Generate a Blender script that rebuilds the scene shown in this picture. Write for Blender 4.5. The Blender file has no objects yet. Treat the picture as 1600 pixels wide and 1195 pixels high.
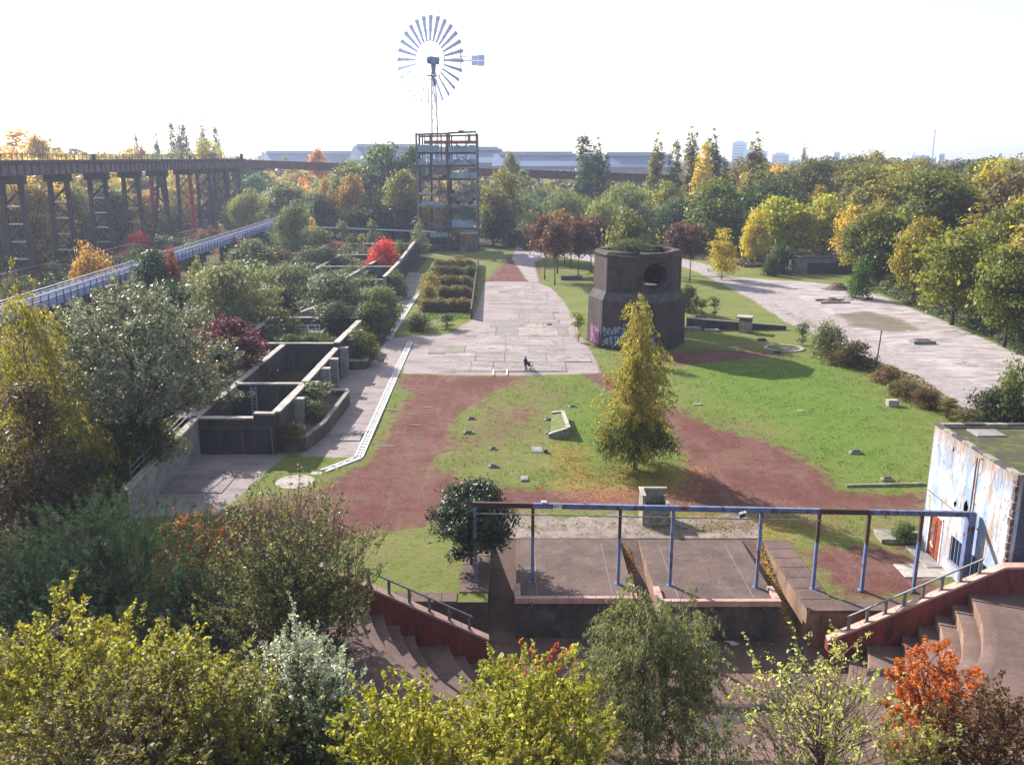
import bpy, math, random
import numpy as np
from mathutils import Vector, Matrix
from mathutils.geometry import tessellate_polygon

random.seed(7)
rng = np.random.default_rng(11)
scene = bpy.context.scene
C = scene.collection
R = math.radians

# ------------------------------------------------------------------ camera, sky, sun, exposure
CAM_H = 25.0
FPX = 1386.0                                   # focal length in pixels of the 1600 px wide photograph
PITCH = math.atan((597.5 - 245.0) / FPX)
cam_d = bpy.data.cameras.new("camera")
cam = bpy.data.objects.new("camera", cam_d)
C.objects.link(cam)
cam.location = (0, 0, CAM_H)
cam.rotation_euler = (math.pi / 2 - PITCH, 0, 0)
cam_d.sensor_width = 36
cam_d.sensor_fit = 'HORIZONTAL'
cam_d.lens = 36 * FPX / 1600
cam_d.clip_start = 0.5
cam_d.clip_end = 20000
scene.camera = cam

SUN_ELEV = 31.0
SUN_DIR = Vector((-0.65 * math.cos(R(SUN_ELEV)), 0.76 * math.cos(R(SUN_ELEV)), math.sin(R(SUN_ELEV))))
world = bpy.data.worlds.new("World")
scene.world = world
world.use_nodes = True
wn = world.node_tree.nodes
wl = world.node_tree.links
wn.clear()
sky = wn.new('ShaderNodeTexSky')
sky.sky_type = 'NISHITA'
sky.sun_disc = False
sky.sun_elevation = R(SUN_ELEV)
sky.sun_rotation = math.atan2(SUN_DIR.x, SUN_DIR.y)
sky.air_density = 1.0
sky.dust_density = 1.3
sky.ozone_density = 1.0
bg = wn.new('ShaderNodeBackground')
bg.inputs['Strength'].default_value = 0.07
wo = wn.new('ShaderNodeOutputWorld')
wl.new(sky.outputs[0], bg.inputs[0])
veil = wn.new('ShaderNodeBackground')                # thin bright cloud veil, the same in every direction
veil.inputs['Color'].default_value = (0.93, 0.98, 1.0, 1)
veil.inputs['Strength'].default_value = 0.17
add = wn.new('ShaderNodeAddShader')
wl.new(bg.outputs[0], add.inputs[0])
wl.new(veil.outputs[0], add.inputs[1])
wl.new(add.outputs[0], wo.inputs[0])
sun_d = bpy.data.lights.new("sun", 'SUN')
sun_d.energy = 5.0
sun_d.angle = R(0.53)
sun_d.color = (1.0, 0.95, 0.87)
sun = bpy.data.objects.new("sun", sun_d)
C.objects.link(sun)
sun.rotation_euler = (-SUN_DIR).to_track_quat('-Z', 'Y').to_euler()
scene.view_settings.view_transform = 'Standard'
scene.view_settings.look = 'None'
scene.view_settings.gamma = 1
scene.view_settings.use_curve_mapping = False
scene.view_settings.exposure = 1.25
scene.cycles.max_bounces = 6
scene.cycles.diffuse_bounces = 2
scene.cycles.transmission_bounces = 3
scene.cycles.volume_bounces = 0
scene.cycles.caustics_reflective = False
scene.cycles.caustics_refractive = False

# ------------------------------------------------------------------ helpers turning image pixels into world positions
def ray(x, y):
    a = (x - 800) / FPX
    b = -(y - 597.5) / FPX
    return (a, math.cos(PITCH) + b * math.sin(PITCH), -math.sin(PITCH) + b * math.cos(PITCH))

def G(x, y, z=0.0):
    """world x,y of the ground point (height z) seen at a spot of the photograph"""
    r = ray(x, y)
    t = (z - CAM_H) / r[2]
    return (r[0] * t, r[1] * t)

def ZY(x, y, Y):
    """world x and height z of a spot of the photograph known to stand Y metres away"""
    r = ray(x, y)
    t = Y / r[1]
    return (r[0] * t, CAM_H + r[2] * t)

# ------------------------------------------------------------------ object helpers
def setp(o, label=None, cat=None, group=None, kind=None):
    if label: o['label'] = label
    if cat: o['category'] = cat
    if group: o['group'] = group
    if kind: o['kind'] = kind
    return o

def thing(name, label, cat, loc=(0, 0, 0), rotz=0.0, group=None):
    o = bpy.data.objects.new(name, None)
    o.empty_display_size = 0.5
    C.objects.link(o)
    o.location = loc
    o.rotation_euler = (0, 0, rotz)
    return setp(o, label, cat, group)

def link(name, me, parent=None, loc=None):
    o = bpy.data.objects.new(name, me)
    C.objects.link(o)
    if parent is not None: o.parent = parent
    if loc is not None: o.location = loc
    return o

def np_mesh(name, V, F, mat=None, attrs=None, smooth=False, mats=None, midx=None):
    """V (n,3), F list of arrays of same-length faces or one (m,k) array"""
    me = bpy.data.meshes.new(name)
    V = np.asarray(V, dtype=np.float32)
    groups = F if isinstance(F, list) else [F]
    groups = [np.asarray(g, dtype=np.int32) for g in groups if len(g)]
    me.vertices.add(len(V))
    me.vertices.foreach_set('co', V.ravel())
    nl = sum(g.size for g in groups)
    npoly = sum(len(g) for g in groups)
    me.loops.add(nl)
    me.loops.foreach_set('vertex_index', np.concatenate([g.ravel() for g in groups]))
    me.polygons.add(npoly)
    starts = []
    s = 0
    for g in groups:
        k = g.shape[1]
        starts.append(np.arange(len(g)) * k + s)
        s += g.size
    me.polygons.foreach_set('loop_start', np.concatenate(starts).astype(np.int32))
    if attrs:
        for k, a in attrs.items():
            at = me.attributes.new(k, 'FLOAT', 'POINT')
            at.data.foreach_set('value', np.asarray(a, dtype=np.float32))
    if mat: me.materials.append(mat)
    if mats:
        for m in mats: me.materials.append(m)
    me.update(calc_edges=True)
    if midx is not None: me.polygons.foreach_set('material_index', np.asarray(midx, dtype=np.int32))
    if smooth: me.polygons.foreach_set('use_smooth', np.ones(npoly, dtype=bool))
    return me

class MB:
    """collects boxes, bars, tubes and prisms into ONE mesh"""
    def __init__(s):
        s.v = []; s.f = []
    def add(s, vs, fs):
        b = len(s.v)
        s.v.extend([tuple(v) for v in vs])
        s.f.extend([tuple(i + b for i in f) for f in fs])
        return s
    def box(s, x0, x1, y0, y1, z0, z1, M=None):
        vs = [Vector(p) for p in ((x0,y0,z0),(x1,y0,z0),(x1,y1,z0),(x0,y1,z0),(x0,y0,z1),(x1,y0,z1),(x1,y1,z1),(x0,y1,z1))]
        if M: vs = [M @ v for v in vs]
        return s.add(vs, [(0,3,2,1),(4,5,6,7),(0,1,5,4),(1,2,6,5),(2,3,7,6),(3,0,4,7)])
    def bbox(s, x0, x1, y0, y1, z0, z1, b=0.03, jit=0.0):
        """box with chamfered top edges, optional roughness"""
        r = random.uniform
        lo = [(x0,y0),(x1,y0),(x1,y1),(x0,y1)]
        hi = [(x0+b,y0+b),(x1-b,y0+b),(x1-b,y1-b),(x0+b,y1-b)]
        j = lambda: r(-jit, jit)
        vs = [(x,y,z0) for x,y in lo] + [(x+j(),y+j(),z1-b+j()) for x,y in lo] + [(x+j(),y+j(),z1+j()) for x,y in hi]
        fs = [(3,2,1,0)]
        for k in range(4):
            n = (k+1) % 4
            fs.append((k, n, 4+n, 4+k)); fs.append((4+k, 4+n, 8+n, 8+k))
        fs.append((8,9,10,11))
        return s.add(vs, fs)
    def beam(s, p, q, w, h=None, up=(0,0,1)):
        h = w if h is None else h
        p = Vector(p); q = Vector(q)
        d = (q - p).normalized()
        u = Vector(up)
        if abs(d.dot(u)) > 0.98: u = Vector((0,1,0))
        a = d.cross(u).normalized() * (w/2)
        b = a.cross(d).normalized() * (h/2)
        vs = [p-a-b, p+a-b, p+a+b, p-a+b, q-a-b, q+a-b, q+a+b, q-a+b]
        return s.add(vs, [(0,3,2,1),(4,5,6,7),(0,1,5,4),(1,2,6,5),(2,3,7,6),(3,0,4,7)])
    def tube(s, pts, rad, n=6, cap=True):
        pts = [Vector(p) for p in pts]
        if not hasattr(rad, '__len__'): rad = [rad]*len(pts)
        b = len(s.v)
        prev = None
        for i, p in enumerate(pts):
            d = (pts[min(i+1,len(pts)-1)] - pts[max(i-1,0)])
            if d.length < 1e-6: d = Vector((0,0,1))
            d.normalize()
            a = d.cross(Vector((0,0,1)))
            if a.length < 0.05: a = d.cross(Vector((1,0,0)))
            a.normalize()
            if prev is not None and a.dot(prev) < 0: a = -a
            prev = a
            c = d.cross(a)
            for k in range(n):
                t = 2*math.pi*k/n
                s.v.append(tuple(p + (a*math.cos(t) + c*math.sin(t))*rad[i]))
        for i in range(len(pts)-1):
            for k in range(n):
                k2 = (k+1) % n
                s.f.append((b+i*n+k, b+i*n+k2, b+(i+1)*n+k2, b+(i+1)*n+k))
        if cap:
            s.f.append(tuple(b+k for k in reversed(range(n))))
            s.f.append(tuple(b+(len(pts)-1)*n+k for k in range(n)))
        return s
    def prism(s, poly, z0, z1):
        n = len(poly)
        z0s = z0 if hasattr(z0,'__len__') else [z0]*n
        z1s = z1 if hasattr(z1,'__len__') else [z1]*n
        vs = [(x,y,z) for (x,y),z in zip(poly,z0s)] + [(x,y,z) for (x,y),z in zip(poly,z1s)]
        tri = tessellate_polygon([[Vector((x,y,0)) for x,y in poly]])
        fs = []
        for t in tri:
            a,b,c = t
            ar = (poly[b][0]-poly[a][0])*(poly[c][1]-poly[a][1])-(poly[b][1]-poly[a][1])*(poly[c][0]-poly[a][0])
            if ar < 0: a,b,c = a,c,b
            fs.append((a+n,b+n,c+n)); fs.append((a,c,b))
        area = sum(poly[i][0]*poly[(i+1)%n][1]-poly[(i+1)%n][0]*poly[i][1] for i in range(n))
        for i in range(n):
            k = (i+1) % n
            f = (i,k,k+n,i+n)
            fs.append(f if area > 0 else f[::-1])
        return s.add(vs, fs)
    def mesh(s, name, mat, smooth=False):
        me = bpy.data.meshes.new(name)
        me.from_pydata(s.v, [], s.f)
        if mat: me.materials.append(mat)
        if smooth:
            me.polygons.foreach_set('use_smooth', np.ones(len(me.polygons), dtype=bool))
        me.update()
        return me
    def build(s, name, mat, parent=None, smooth=False, loc=None):
        return link(name, s.mesh(name, mat, smooth), parent, loc)

# ------------------------------------------------------------------ materials
class NT:
    def __init__(s, name):
        s.m = bpy.data.materials.new(name)
        s.m.use_nodes = True
        s.t = s.m.node_tree
        s.t.nodes.clear()
        s.out = s.t.nodes.new('ShaderNodeOutputMaterial')
        s._geo = s._tc = s._oi = None
    def n(s, typ, **kw):
        nd = s.t.nodes.new(typ)
        for k, v in kw.items(): setattr(nd, k, v)
        return nd
    def put(s, sock, v):
        if v is None: return
        if hasattr(v, 'is_output') or isinstance(v, bpy.types.NodeSocket): s.t.links.new(v, sock)
        else:
            if isinstance(v, (tuple, list)) and len(v) == 3 and sock.type == 'RGBA': v = (*v, 1)
            sock.default_value = v
    def pos(s, obj=False):
        if obj:
            if not s._tc: s._tc = s.n('ShaderNodeTexCoord')
            return s._tc.outputs['Object']
        if not s._geo: s._geo = s.n('ShaderNodeNewGeometry')
        return s._geo.outputs['Position']
    def normal(s):
        s.pos()
        return s._geo.outputs['Normal']
    def scaled(s, vec, sc):
        m = s.n('ShaderNodeMapping')
        s.put(m.inputs['Vector'], vec); m.inputs['Scale'].default_value = sc
        return m.outputs[0]
    def noise(s, scale, detail=3, rough=0.55, vec=None, obj=False, dist=0.0):
        nd = s.n('ShaderNodeTexNoise')
        nd.inputs['Scale'].default_value = scale
        nd.inputs['Detail'].default_value = detail
        nd.inputs['Roughness'].default_value = rough
        nd.inputs['Distortion'].default_value = dist
        s.put(nd.inputs['Vector'], vec if vec is not None else s.pos(obj))
        return nd.outputs['Fac']
    def math(s, op, a, b=None, clamp=False):
        nd = s.n('ShaderNodeMath', operation=op, use_clamp=clamp)
        s.put(nd.inputs[0], a)
        if b is not None: s.put(nd.inputs[1], b)
        return nd.outputs[0]
    def step(s, v, lo, hi, a=0.0, b=1.0):
        nd = s.n('ShaderNodeMapRange', interpolation_type='SMOOTHSTEP')
        s.put(nd.inputs['Value'], v)
        nd.inputs['From Min'].default_value = lo
        nd.inputs['From Max'].default_value = hi
        nd.inputs['To Min'].default_value = a
        nd.inputs['To Max'].default_value = b
        return nd.outputs[0]
    def mix(s, f, a, b, mode='MIX'):
        nd = s.n('ShaderNodeMix', data_type='RGBA', blend_type=mode)
        s.put(nd.inputs['Factor'], f)
        s.put(nd.inputs['A'] if False else nd.inputs[6], a)
        s.put(nd.inputs[7], b)
        return nd.outputs[2]
    def attr(s, name, typ='GEOMETRY'):
        nd = s.n('ShaderNodeAttribute', attribute_name=name, attribute_type=typ)
        return nd
    def ocol(s):
        if not s._oi: s._oi = s.n('ShaderNodeObjectInfo')
        return s._oi.outputs['Color']
    def orand(s):
        s.ocol()
        return s._oi.outputs['Random']
    def bump(s, h, strength=0.5, dist=0.05):
        nd = s.n('ShaderNodeBump')
        nd.inputs['Strength'].default_value = strength
        nd.inputs['Distance'].default_value = dist
        s.put(nd.inputs['Height'], h)
        return nd.outputs[0]
    def bsdf(s, col, rough=0.85, metal=0.0, nrm=None, spec=0.3):
        b = s.n('ShaderNodeBsdfPrincipled')
        s.put(b.inputs['Base Color'], col)
        s.put(b.inputs['Roughness'], rough)
        b.inputs['Metallic'].default_value = metal
        b.inputs['Specular IOR Level'].default_value = spec
        if nrm is not None: s.put(b.inputs['Normal'], nrm)
        s.t.links.new(b.outputs[0], s.out.inputs['Surface'])
        return s.m

def simple(name, col, rough=0.8, var=0.25, scale=1.5, metal=0.0, obj=False, col2=None, thr=(0.5, 0.65), bump=0.2, vscale=None, spec=0.3):
    n = NT(name)
    vec = n.scaled(n.pos(obj), vscale) if vscale else None
    a = n.noise(scale, 6, 0.65, vec=vec, obj=obj)
    v = n.step(a, 0.25, 0.75, 1 - var, 1 + var)
    c = n.mix(1.0, (*col, 1), v, 'MULTIPLY')
    if col2:
        b = n.noise(scale * 1.7, 6, 0.7, vec=vec, obj=obj)
        c = n.mix(n.step(b, *thr), c, (*col2, 1))
    fine = n.noise(scale * 14, 3, 0.6, obj=obj)
    c = n.mix(1.0, c, n.step(fine, 0.2, 0.8, 1 - var * .6, 1 + var * .6), 'MULTIPLY')
    return n.bsdf(c, rough, metal, n.bump(fine, bump, 0.03), spec)

M = {}
M['concrete'] = simple('weathered_concrete', (.21, .185, .185), .9, .35, .5, col2=(.13, .12, .11), thr=(.5, .68))
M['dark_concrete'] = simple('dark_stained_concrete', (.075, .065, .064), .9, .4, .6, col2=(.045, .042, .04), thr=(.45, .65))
M['coping'] = simple('pale_coping_concrete', (.33, .29, .26), .9, .3, 1.0, col2=(.2, .19, .15), thr=(.55, .7))
M['apron'] = simple('brown_worn_concrete', (.215, .168, .145), .92, .3, .6, col2=(.12, .095, .075), thr=(.45, .62))
M['amphi'] = simple('brown_paving', (.118, .074, .063), .92, .3, .35, col2=(.08, .056, .05), thr=(.5, .7))
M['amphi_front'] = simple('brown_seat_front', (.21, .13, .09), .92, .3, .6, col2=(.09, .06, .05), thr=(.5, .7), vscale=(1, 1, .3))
M['stage'] = simple('stage_asphalt', (.100, .066, .058), .92, .3, .4, col2=(.140, .098, .086), thr=(.5, .7))
M['wall_red'] = simple('red_stained_wall', (.17, .045, .04), .85, .35, .8, col2=(.06, .025, .025), thr=(.5, .7), vscale=(1, 1, .3))
M['pink_cap'] = simple('pink_sandstone_cap', (.40, .245, .21), .85, .25, 1.2, col2=(.25, .13, .10), thr=(.6, .75))
M['white_line'] = simple('white_worn_paint', (.48, .46, .46), .8, .15, 1.5, col2=(.30, .27, .27), thr=(.52, .7))
M['line_plate'] = simple('grey_steel_plate', (.24, .22, .23), .7, .3, 2)
M['rust_steel'] = simple('dark_rusted_steel', (.050, .032, .034), .8, .4, .6, col2=(.11, .05, .045), thr=(.55, .75))
M['girder'] = simple('grey_brown_girder', (.15, .12, .135), .75, .3, .4, col2=(.10, .045, .045), thr=(.5, .7))
M['girder_red'] = simple('red_brown_girder', (.12, .045, .045), .8, .3, .4, col2=(.06, .03, .03), thr=(.5, .7))
M['red_steel'] = simple('bright_red_steel', (.38, .035, .04), .7, .2, .8)
M['tower_steel'] = simple('weathered_grey_steel', (.16, .16, .18), .7, .4, .5, col2=(.12, .055, .045), thr=(.5, .62))
M['tower_dark'] = simple('tower_dark_steel', (.05, .045, .052), .75, .4, .5, col2=(.10, .045, .035), thr=(.5, .65))
M['tower_red'] = simple('tower_red_beam', (.22, .06, .055), .75, .3, .6)
M['tower_blue'] = simple('tower_blue_panel', (.20, .27, .38), .6, .25, .5, col2=(.13, .16, .2), thr=(.5, .7))
M['walk_blue'] = simple('violet_blue_panel', (.27, .30, .54), .55, .15, .4)
M['walk_rail'] = simple('pale_rail', (.45, .46, .55), .5, .15, 1)
M['frame_blue'] = simple('blue_paint_flaked', (.12, .155, .29), .6, .25, 1.2, col2=(.10, .035, .025), thr=(.54, .6))
M['frame_rust'] = simple('rusty_frame_paint', (.12, .15, .27), .7, .3, 1.4, col2=(.09, .05, .045), thr=(.50, .60))
M['brick_dark'] = None
def rust_top():
    n = NT('blue_paint_rusted_above')
    sep = n.n('ShaderNodeSeparateXYZ'); n.put(sep.inputs[0], n.pos())
    w = n.noise(1.6, 5, .7); f = n.noise(9, 4, .6)
    k = n.step(n.math('ADD', sep.outputs[2], n.math('MULTIPLY', n.math('SUBTRACT', w, .5), 3.0)), 2.7, 3.2)
    k = n.math('MAXIMUM', k, n.step(n.noise(1.2, 6, .65), .57, .62))
    c = n.mix(k, (.12, .155, .29, 1), n.mix(n.step(f, .4, .6), (.085, .042, .034, 1), (.045, .026, .024, 1)))
    c = n.mix(1.0, c, n.step(f, .2, .8, .75, 1.25), 'MULTIPLY')
    return n.bsdf(c, .7, 0, n.bump(f, .3, .02))
M['frame_rusttop'] = rust_top()
M['bark'] = simple('bark', (.075, .055, .042), .95, .4, 3, obj=True)
M['birch_bark'] = simple('pale_bark', (.28, .25, .22), .9, .4, 3, obj=True, col2=(.05, .04, .04), thr=(.55, .6))
M['twig'] = simple('twig_bark', (.12, .085, .07), .95, .3, 3, obj=True)
M['rail_steel'] = simple('grey_handrail', (.16, .17, .18), .5, .2, 2, metal=.3)
M['white_steel'] = simple('white_blue_blade', (.55, .56, .85), .5, .1, .4)
M['mast'] = simple('pale_galvanised_mast', (.26, .26, .34), .5, .15, .4)
M['hub_blue'] = simple('blue_grey_hub', (.14, .18, .36), .5, .2, .5)
M['moss_roof'] = simple('mossy_roof_felt', (.07, .075, .02), .95, .5, .8, col2=(.05, .045, .035), thr=(.45, .62), bump=.6)
M['door_rust'] = simple('rusty_red_door', (.24, .06, .03), .75, .35, 1.5, col2=(.12, .05, .03))
M['window_blue'] = simple('dark_blue_shutter', (.02, .04, .10), .4, .3, 2)
M['glass'] = simple('dark_window_glass', (.03, .04, .05), .2, .2, 1, spec=.5)
M['hall_wall'] = simple('hall_cladding', (.09, .11, .19), .7, .2, .05)
M['hall_roof'] = simple('hall_roof', (.09, .12, .21), .6, .2, .03)
M['hall_light'] = simple('hall_light_strip', (.38, .46, .60), .5, .1, .05)
M['hall_brick'] = simple('hall_brick', (.24, .16, .17), .8, .2, .05)
M['far_block'] = simple('far_pale_facade', (.50, .62, .85), .8, .1, .03)  # distance haze is put into this pale blue colour
M['shed'] = simple('grey_corrugated_sheet', (.30, .30, .36), .6, .2, .8)
M['shed_roof'] = simple('brown_flat_roof', (.17, .11, .10), .8, .3, .6)
M['fence_wood'] = simple('dark_fence_board', (.05, .042, .045), .85, .3, .8)
M['rubble'] = simple('brown_rubble', (.12, .075, .06), .95, .5, 1.5, col2=(.05, .035, .03), bump=.8)
M['stone'] = simple('lichened_stone', (.24, .22, .18), .95, .4, 2, col2=(.10, .10, .07), bump=.6)
M['coat'] = simple('dark_navy_coat', (.016, .018, .028), .9, .2, 6)
M['jeans'] = simple('blue_jeans', (.035, .055, .12), .9, .2, 8)
M['skin'] = simple('skin', (.45, .27, .2), .6, .1, 8)
M['hair'] = simple('dark_hair', (.03, .02, .015), .7, .2, 20)
M['pram'] = simple('navy_pram_cloth', (.012, .016, .035), .8, .2, 6)
M['rubber'] = simple('black_rubber', (.02, .02, .02), .8, .2, 6)
M['chrome'] = simple('light_metal', (.5, .5, .52), .3, .1, 4, metal=.8)
M['car'] = simple('teal_car_paint', (.06, .17, .18), .3, .1, 1, spec=.6)
M['sign_white'] = simple('white_sign', (.75, .75, .72), .6, .08, 4)
M['black'] = simple('black_paint', (.02, .02, .025), .6, .1, 4)
M['litter'] = None

# brick with mortar relief (bricks far below 10 px here, so the material carries them)
def brick_mat(name, c1, c2, mortar, scale=1.0, graffiti=False, streak=True):
    n = NT(name)
    tc = n.pos(True)
    sep = n.n('ShaderNodeSeparateXYZ'); n.put(sep.inputs[0], tc)
    comb = n.n('ShaderNodeCombineXYZ')
    n.put(comb.inputs[0], n.math('ADD', sep.outputs[0], sep.outputs[1])); n.put(comb.inputs[1], sep.outputs[2])
    b = n.n('ShaderNodeTexBrick')
    n.put(b.inputs['Vector'], comb.outputs[0])
    b.inputs['Scale'].default_value = 2.0 * scale
    b.inputs['Color1'].default_value = (*c1, 1); b.inputs['Color2'].default_value = (*c2, 1)
    b.inputs['Mortar'].default_value = (*mortar, 1)
    b.inputs['Mortar Size'].default_value = .02
    b.inputs['Bias'].default_value = -.2
    c = b.outputs['Color']
    big = n.noise(.5, 5, .65, obj=True)
    c = n.mix(n.step(big, .45, .7), c, (c1[0]*.4, c1[1]*.42, c1[2]*.5, 1))
    if streak:
        st = n.noise(1.2, 4, .6, vec=n.scaled(tc, (1.5, 1.5, .12)))
        c = n.mix(n.step(st, .60, .74, 0, .55), c, (.22, .19, .18, 1))
    fine = n.noise(9, 3, .6, obj=True)
    c = n.mix(1.0, c, n.step(fine, .2, .8, .7, 1.3), 'MULTIPLY')
    return n.bsdf(c, .92, 0, n.bump(n.math('ADD', b.outputs['Fac'], fine), .35, .03))
M['brick'] = brick_mat('sooty_brick', (.062, .038, .038), (.036, .025, .029), (.075, .062, .062))
M['brick_red'] = brick_mat('red_brick', (.22, .09, .07), (.15, .06, .05), (.2, .17, .15), streak=False)
M['bunker'] = brick_mat('bunker_masonry', (.058, .048, .052), (.040, .034, .038), (.07, .062, .06))

M['quoin'] = simple('worn_quoin_brick', (.20, .13, .11), .95, .5, 2.0, obj=True, col2=(.07, .05, .05), thr=(.45, .6), bump=.8)
def peeling():
    n = NT('peeling_white_blue_plaster')
    p = n.pos(True)
    a = n.noise(.9, 8, .7, vec=n.scaled(p, (1, 1, .45)), dist=.4)
    b = n.noise(1.3, 7, .7, vec=n.scaled(p, (1.4, 1.4, .25)))
    c = n.noise(3.1, 6, .7, obj=True)
    col = n.mix(n.step(a, .42, .60), (.46, .46, .49, 1), (.22, .31, .48, 1))
    col = n.mix(n.step(b, .52, .60), col, (.33, .24, .185, 1))
    col = n.mix(n.step(c, .57, .64, 0, .85), col, (.17, .12, .10, 1))
    sep = n.n('ShaderNodeSeparateXYZ'); n.put(sep.inputs[0], p)
    # grime washed down from the roof edge
    edge = n.step(n.math('ADD', sep.outputs[2], n.math('MULTIPLY', b, 2.5)), 7.9, 10.0, 0, .8)
    col = n.mix(edge, col, (.24, .16, .12, 1))
    low = n.step(n.math('SUBTRACT', sep.outputs[2], n.math('MULTIPLY', a, 2.0)), .2, 2.0, .45, 0)
    col = n.mix(low, col, (.30, .30, .36, 1))
    return n.bsdf(col, .85, 0, n.bump(n.math('ADD', a, c), .6, .05))
M['peeling'] = peeling()

def graffiti():
    n = NT('graffiti_paint')
    p = n.scaled(n.pos(True), (1, 1, .8))
    v = n.n('ShaderNodeTexVoronoi', feature='DISTANCE_TO_EDGE'); n.put(v.inputs['Vector'], p); v.inputs['Scale'].default_value = 1.1
    w = n.noise(.9, 3, .5, vec=p, dist=1.5)
    c = n.mix(n.step(w, .4, .55), (.05, .09, .20, 1), (.22, .26, .32, 1))
    c = n.mix(n.step(w, .58, .60), c, (.10, .18, .09, 1))
    c = n.mix(n.step(v.outputs[0], .10, .05), c, (.02, .02, .03, 1))
    return n.bsdf(c, .7)
M['graffiti'] = graffiti()
M['graffiti_pink'] = simple('pink_graffiti', (.30, .12, .25), .8, .4, 1, obj=True, col2=(.15, .12, .2))

# ground: one material for every piece of the terrain, driven by the land-use maps stored on the mesh
def ground_mat():
    n = NT('ground_surface')
    A = lambda k: n.attr(k).outputs['Fac']
    n1 = n.noise(.18, 6, .62)      # metres-wide drift
    n2 = n.noise(1.1, 6, .65)
    n3 = n.noise(7.0, 4, .65)
    n4 = n.noise(26.0, 3, .7)
    n5 = n.noise(2.6, 7, .75, dist=.3)
    def mask(k, amp=.35, soft=.08, off=0.0):
        v = n.math('ADD', A(k), n.math('MULTIPLY', n.math('SUBTRACT', n2, .5), amp * 1.6))
        v = n.math('ADD', v, n.math('MULTIPLY', n.math('SUBTRACT', n3, .5), amp * 1.1))
        v = n.math('ADD', v, n.math('MULTIPLY', n.math('SUBTRACT', n5, .5), amp * 1.2))
        v = n.math('ADD', v, n.math('MULTIPLY', n.math('SUBTRACT', n1, .5), amp))
        return n.step(v, .5 - soft + off, .5 + soft + off)
    # grass
    g = n.mix(n.step(n1, .38, .62), (.120, .160, .034, 1), (.185, .190, .062, 1))
    g = n.mix(n.math('MULTIPLY', A('m_lush'), .85), g, (.100, .175, .026, 1))
    g = n.mix(n.step(n2, .52, .72, 0, .75), g, (.19, .18, .085, 1))
    g = n.mix(n.step(n3, .55, .72, 0, .55), g, (.075, .11, .03, 1))
    g = n.mix(n.math('MULTIPLY', n.step(n5, .49, .60, 0, .8), n.math('SUBTRACT', 1.0, n.math('MULTIPLY', A('m_lush'), .7))), g, (.19, .155, .075, 1))
    g = n.mix(n.step(n5, .47, .40, 0, .6), g, (.055, .11, .018, 1))
    tuft = n.noise(1.0, 5, .75, vec=n.scaled(n.pos(), (1.2, 4.5, 1)))
    g = n.mix(n.step(tuft, .56, .63, 0, .75), g, (.050, .075, .02, 1))
    g = n.mix(1.0, g, n.step(n4, .25, .75, .6, 1.4), 'MULTIPLY')
    # forest floor / bare soil
    d = n.mix(n.step(n2, .4, .65), (.085, .065, .035, 1), (.045, .055, .02, 1))
    d = n.mix(1.0, d, n.step(n3, .2, .8, .6, 1.4), 'MULTIPLY')
    # red slag gravel
    r = n.mix(n.step(n1, .35, .65), (.125, .052, .044, 1), (.165, .082, .072, 1))
    r = n.mix(n.step(n2, .50, .62, 0, .6), r, (.095, .042, .038, 1))
    r = n.mix(n.math('MULTIPLY', n.step(n5, .54, .60), n.step(n1, .46, .56, 0, .7)), r, (.12, .12, .045, 1))
    streak = n.noise(.9, 5, .6, vec=n.scaled(n.pos(), (1.0, .16, 1)))
    r = n.mix(n.step(streak, .5, .7, 0, .35), r, (.22, .125, .12, 1))
    r = n.mix(n.step(n5, .52, .68, 0, .5), r, (.12, .075, .06, 1))
    r = n.mix(1.0, r, n.step(n3, .25, .75, .68, 1.32), 'MULTIPLY')
    r = n.mix(n.step(n4, .60, .72, 0, .6), r, (.27, .18, .15, 1))
    # old concrete
    c = n.mix(n.step(n1, .35, .65), (.335, .275, .275, 1), (.27, .225, .22, 1))
    pat = n.noise(.55, 7, .7, vec=n.scaled(n.pos(), (.35, 1.2, 1)))
    c = n.mix(n.step(pat, .5, .68, 0, .75), c, (.175, .14, .135, 1))
    c = n.mix(n.step(pat, .38, .28, 0, .8), c, (.50, .43, .43, 1))
    c = n.mix(1.0, c, n.step(n3, .2, .8, .78, 1.22), 'MULTIPLY')
    # pale yard
    y = n.mix(n.step(pat, .40, .60), (.42, .37, .37, 1), (.26, .22, .22, 1))
    y = n.mix(n.step(n2, .6, .7, 0, .5), y, (.36, .25, .22, 1))
    # road
    ro = n.mix(n.step(n2, .35, .7), (.36, .31, .31, 1), (.27, .225, .22, 1))
    ro = n.mix(n.step(pat, .5, .66, 0, .6), ro, (.20, .16, .15, 1))
    ro = n.mix(1.0, ro, n.step(n4, .2, .8, .85, 1.15), 'MULTIPLY')
    mud = n.mix(n.step(n3, .45, .6), (.15, .10, .08, 1), (.10, .10, .04, 1))
    col = g
    col = n.mix(mask('m_dirt', .45, .2), col, d)
    col = n.mix(n.math('MULTIPLY', mask('m_thin', .9, .25), .9), col, (.165, .095, .07, 1))
    col = n.mix(mask('m_red', .85, .16), col, r)
    col = n.mix(mask('m_road', .26, .07), col, ro)
    col = n.mix(mask('m_conc', .16, .04), col, c)
    col = n.mix(mask('m_pale', .24, .06), col, y)
    col = n.mix(n.math('MULTIPLY', mask('m_mud', .7, .2), .8), col, mud)
    # moss and weeds creeping over the hard surfaces
    col = n.mix(n.math('MULTIPLY', n.math('MULTIPLY', n.step(n1, .60, .68), n.step(n2, .48, .58)), n.math('SUBTRACT', 1.0, A('m_lush'))), col, (.10, .125, .035, 1))
    lit = mask('m_leaf', .8, .1)
    col = n.mix(n.math('MULTIPLY', lit, n.step(n3, .48, .58, 0, .8)), col, (.42, .19, .05, 1))
    h = n.math('ADD', n3, n.math('MULTIPLY', n4, .5))
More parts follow.
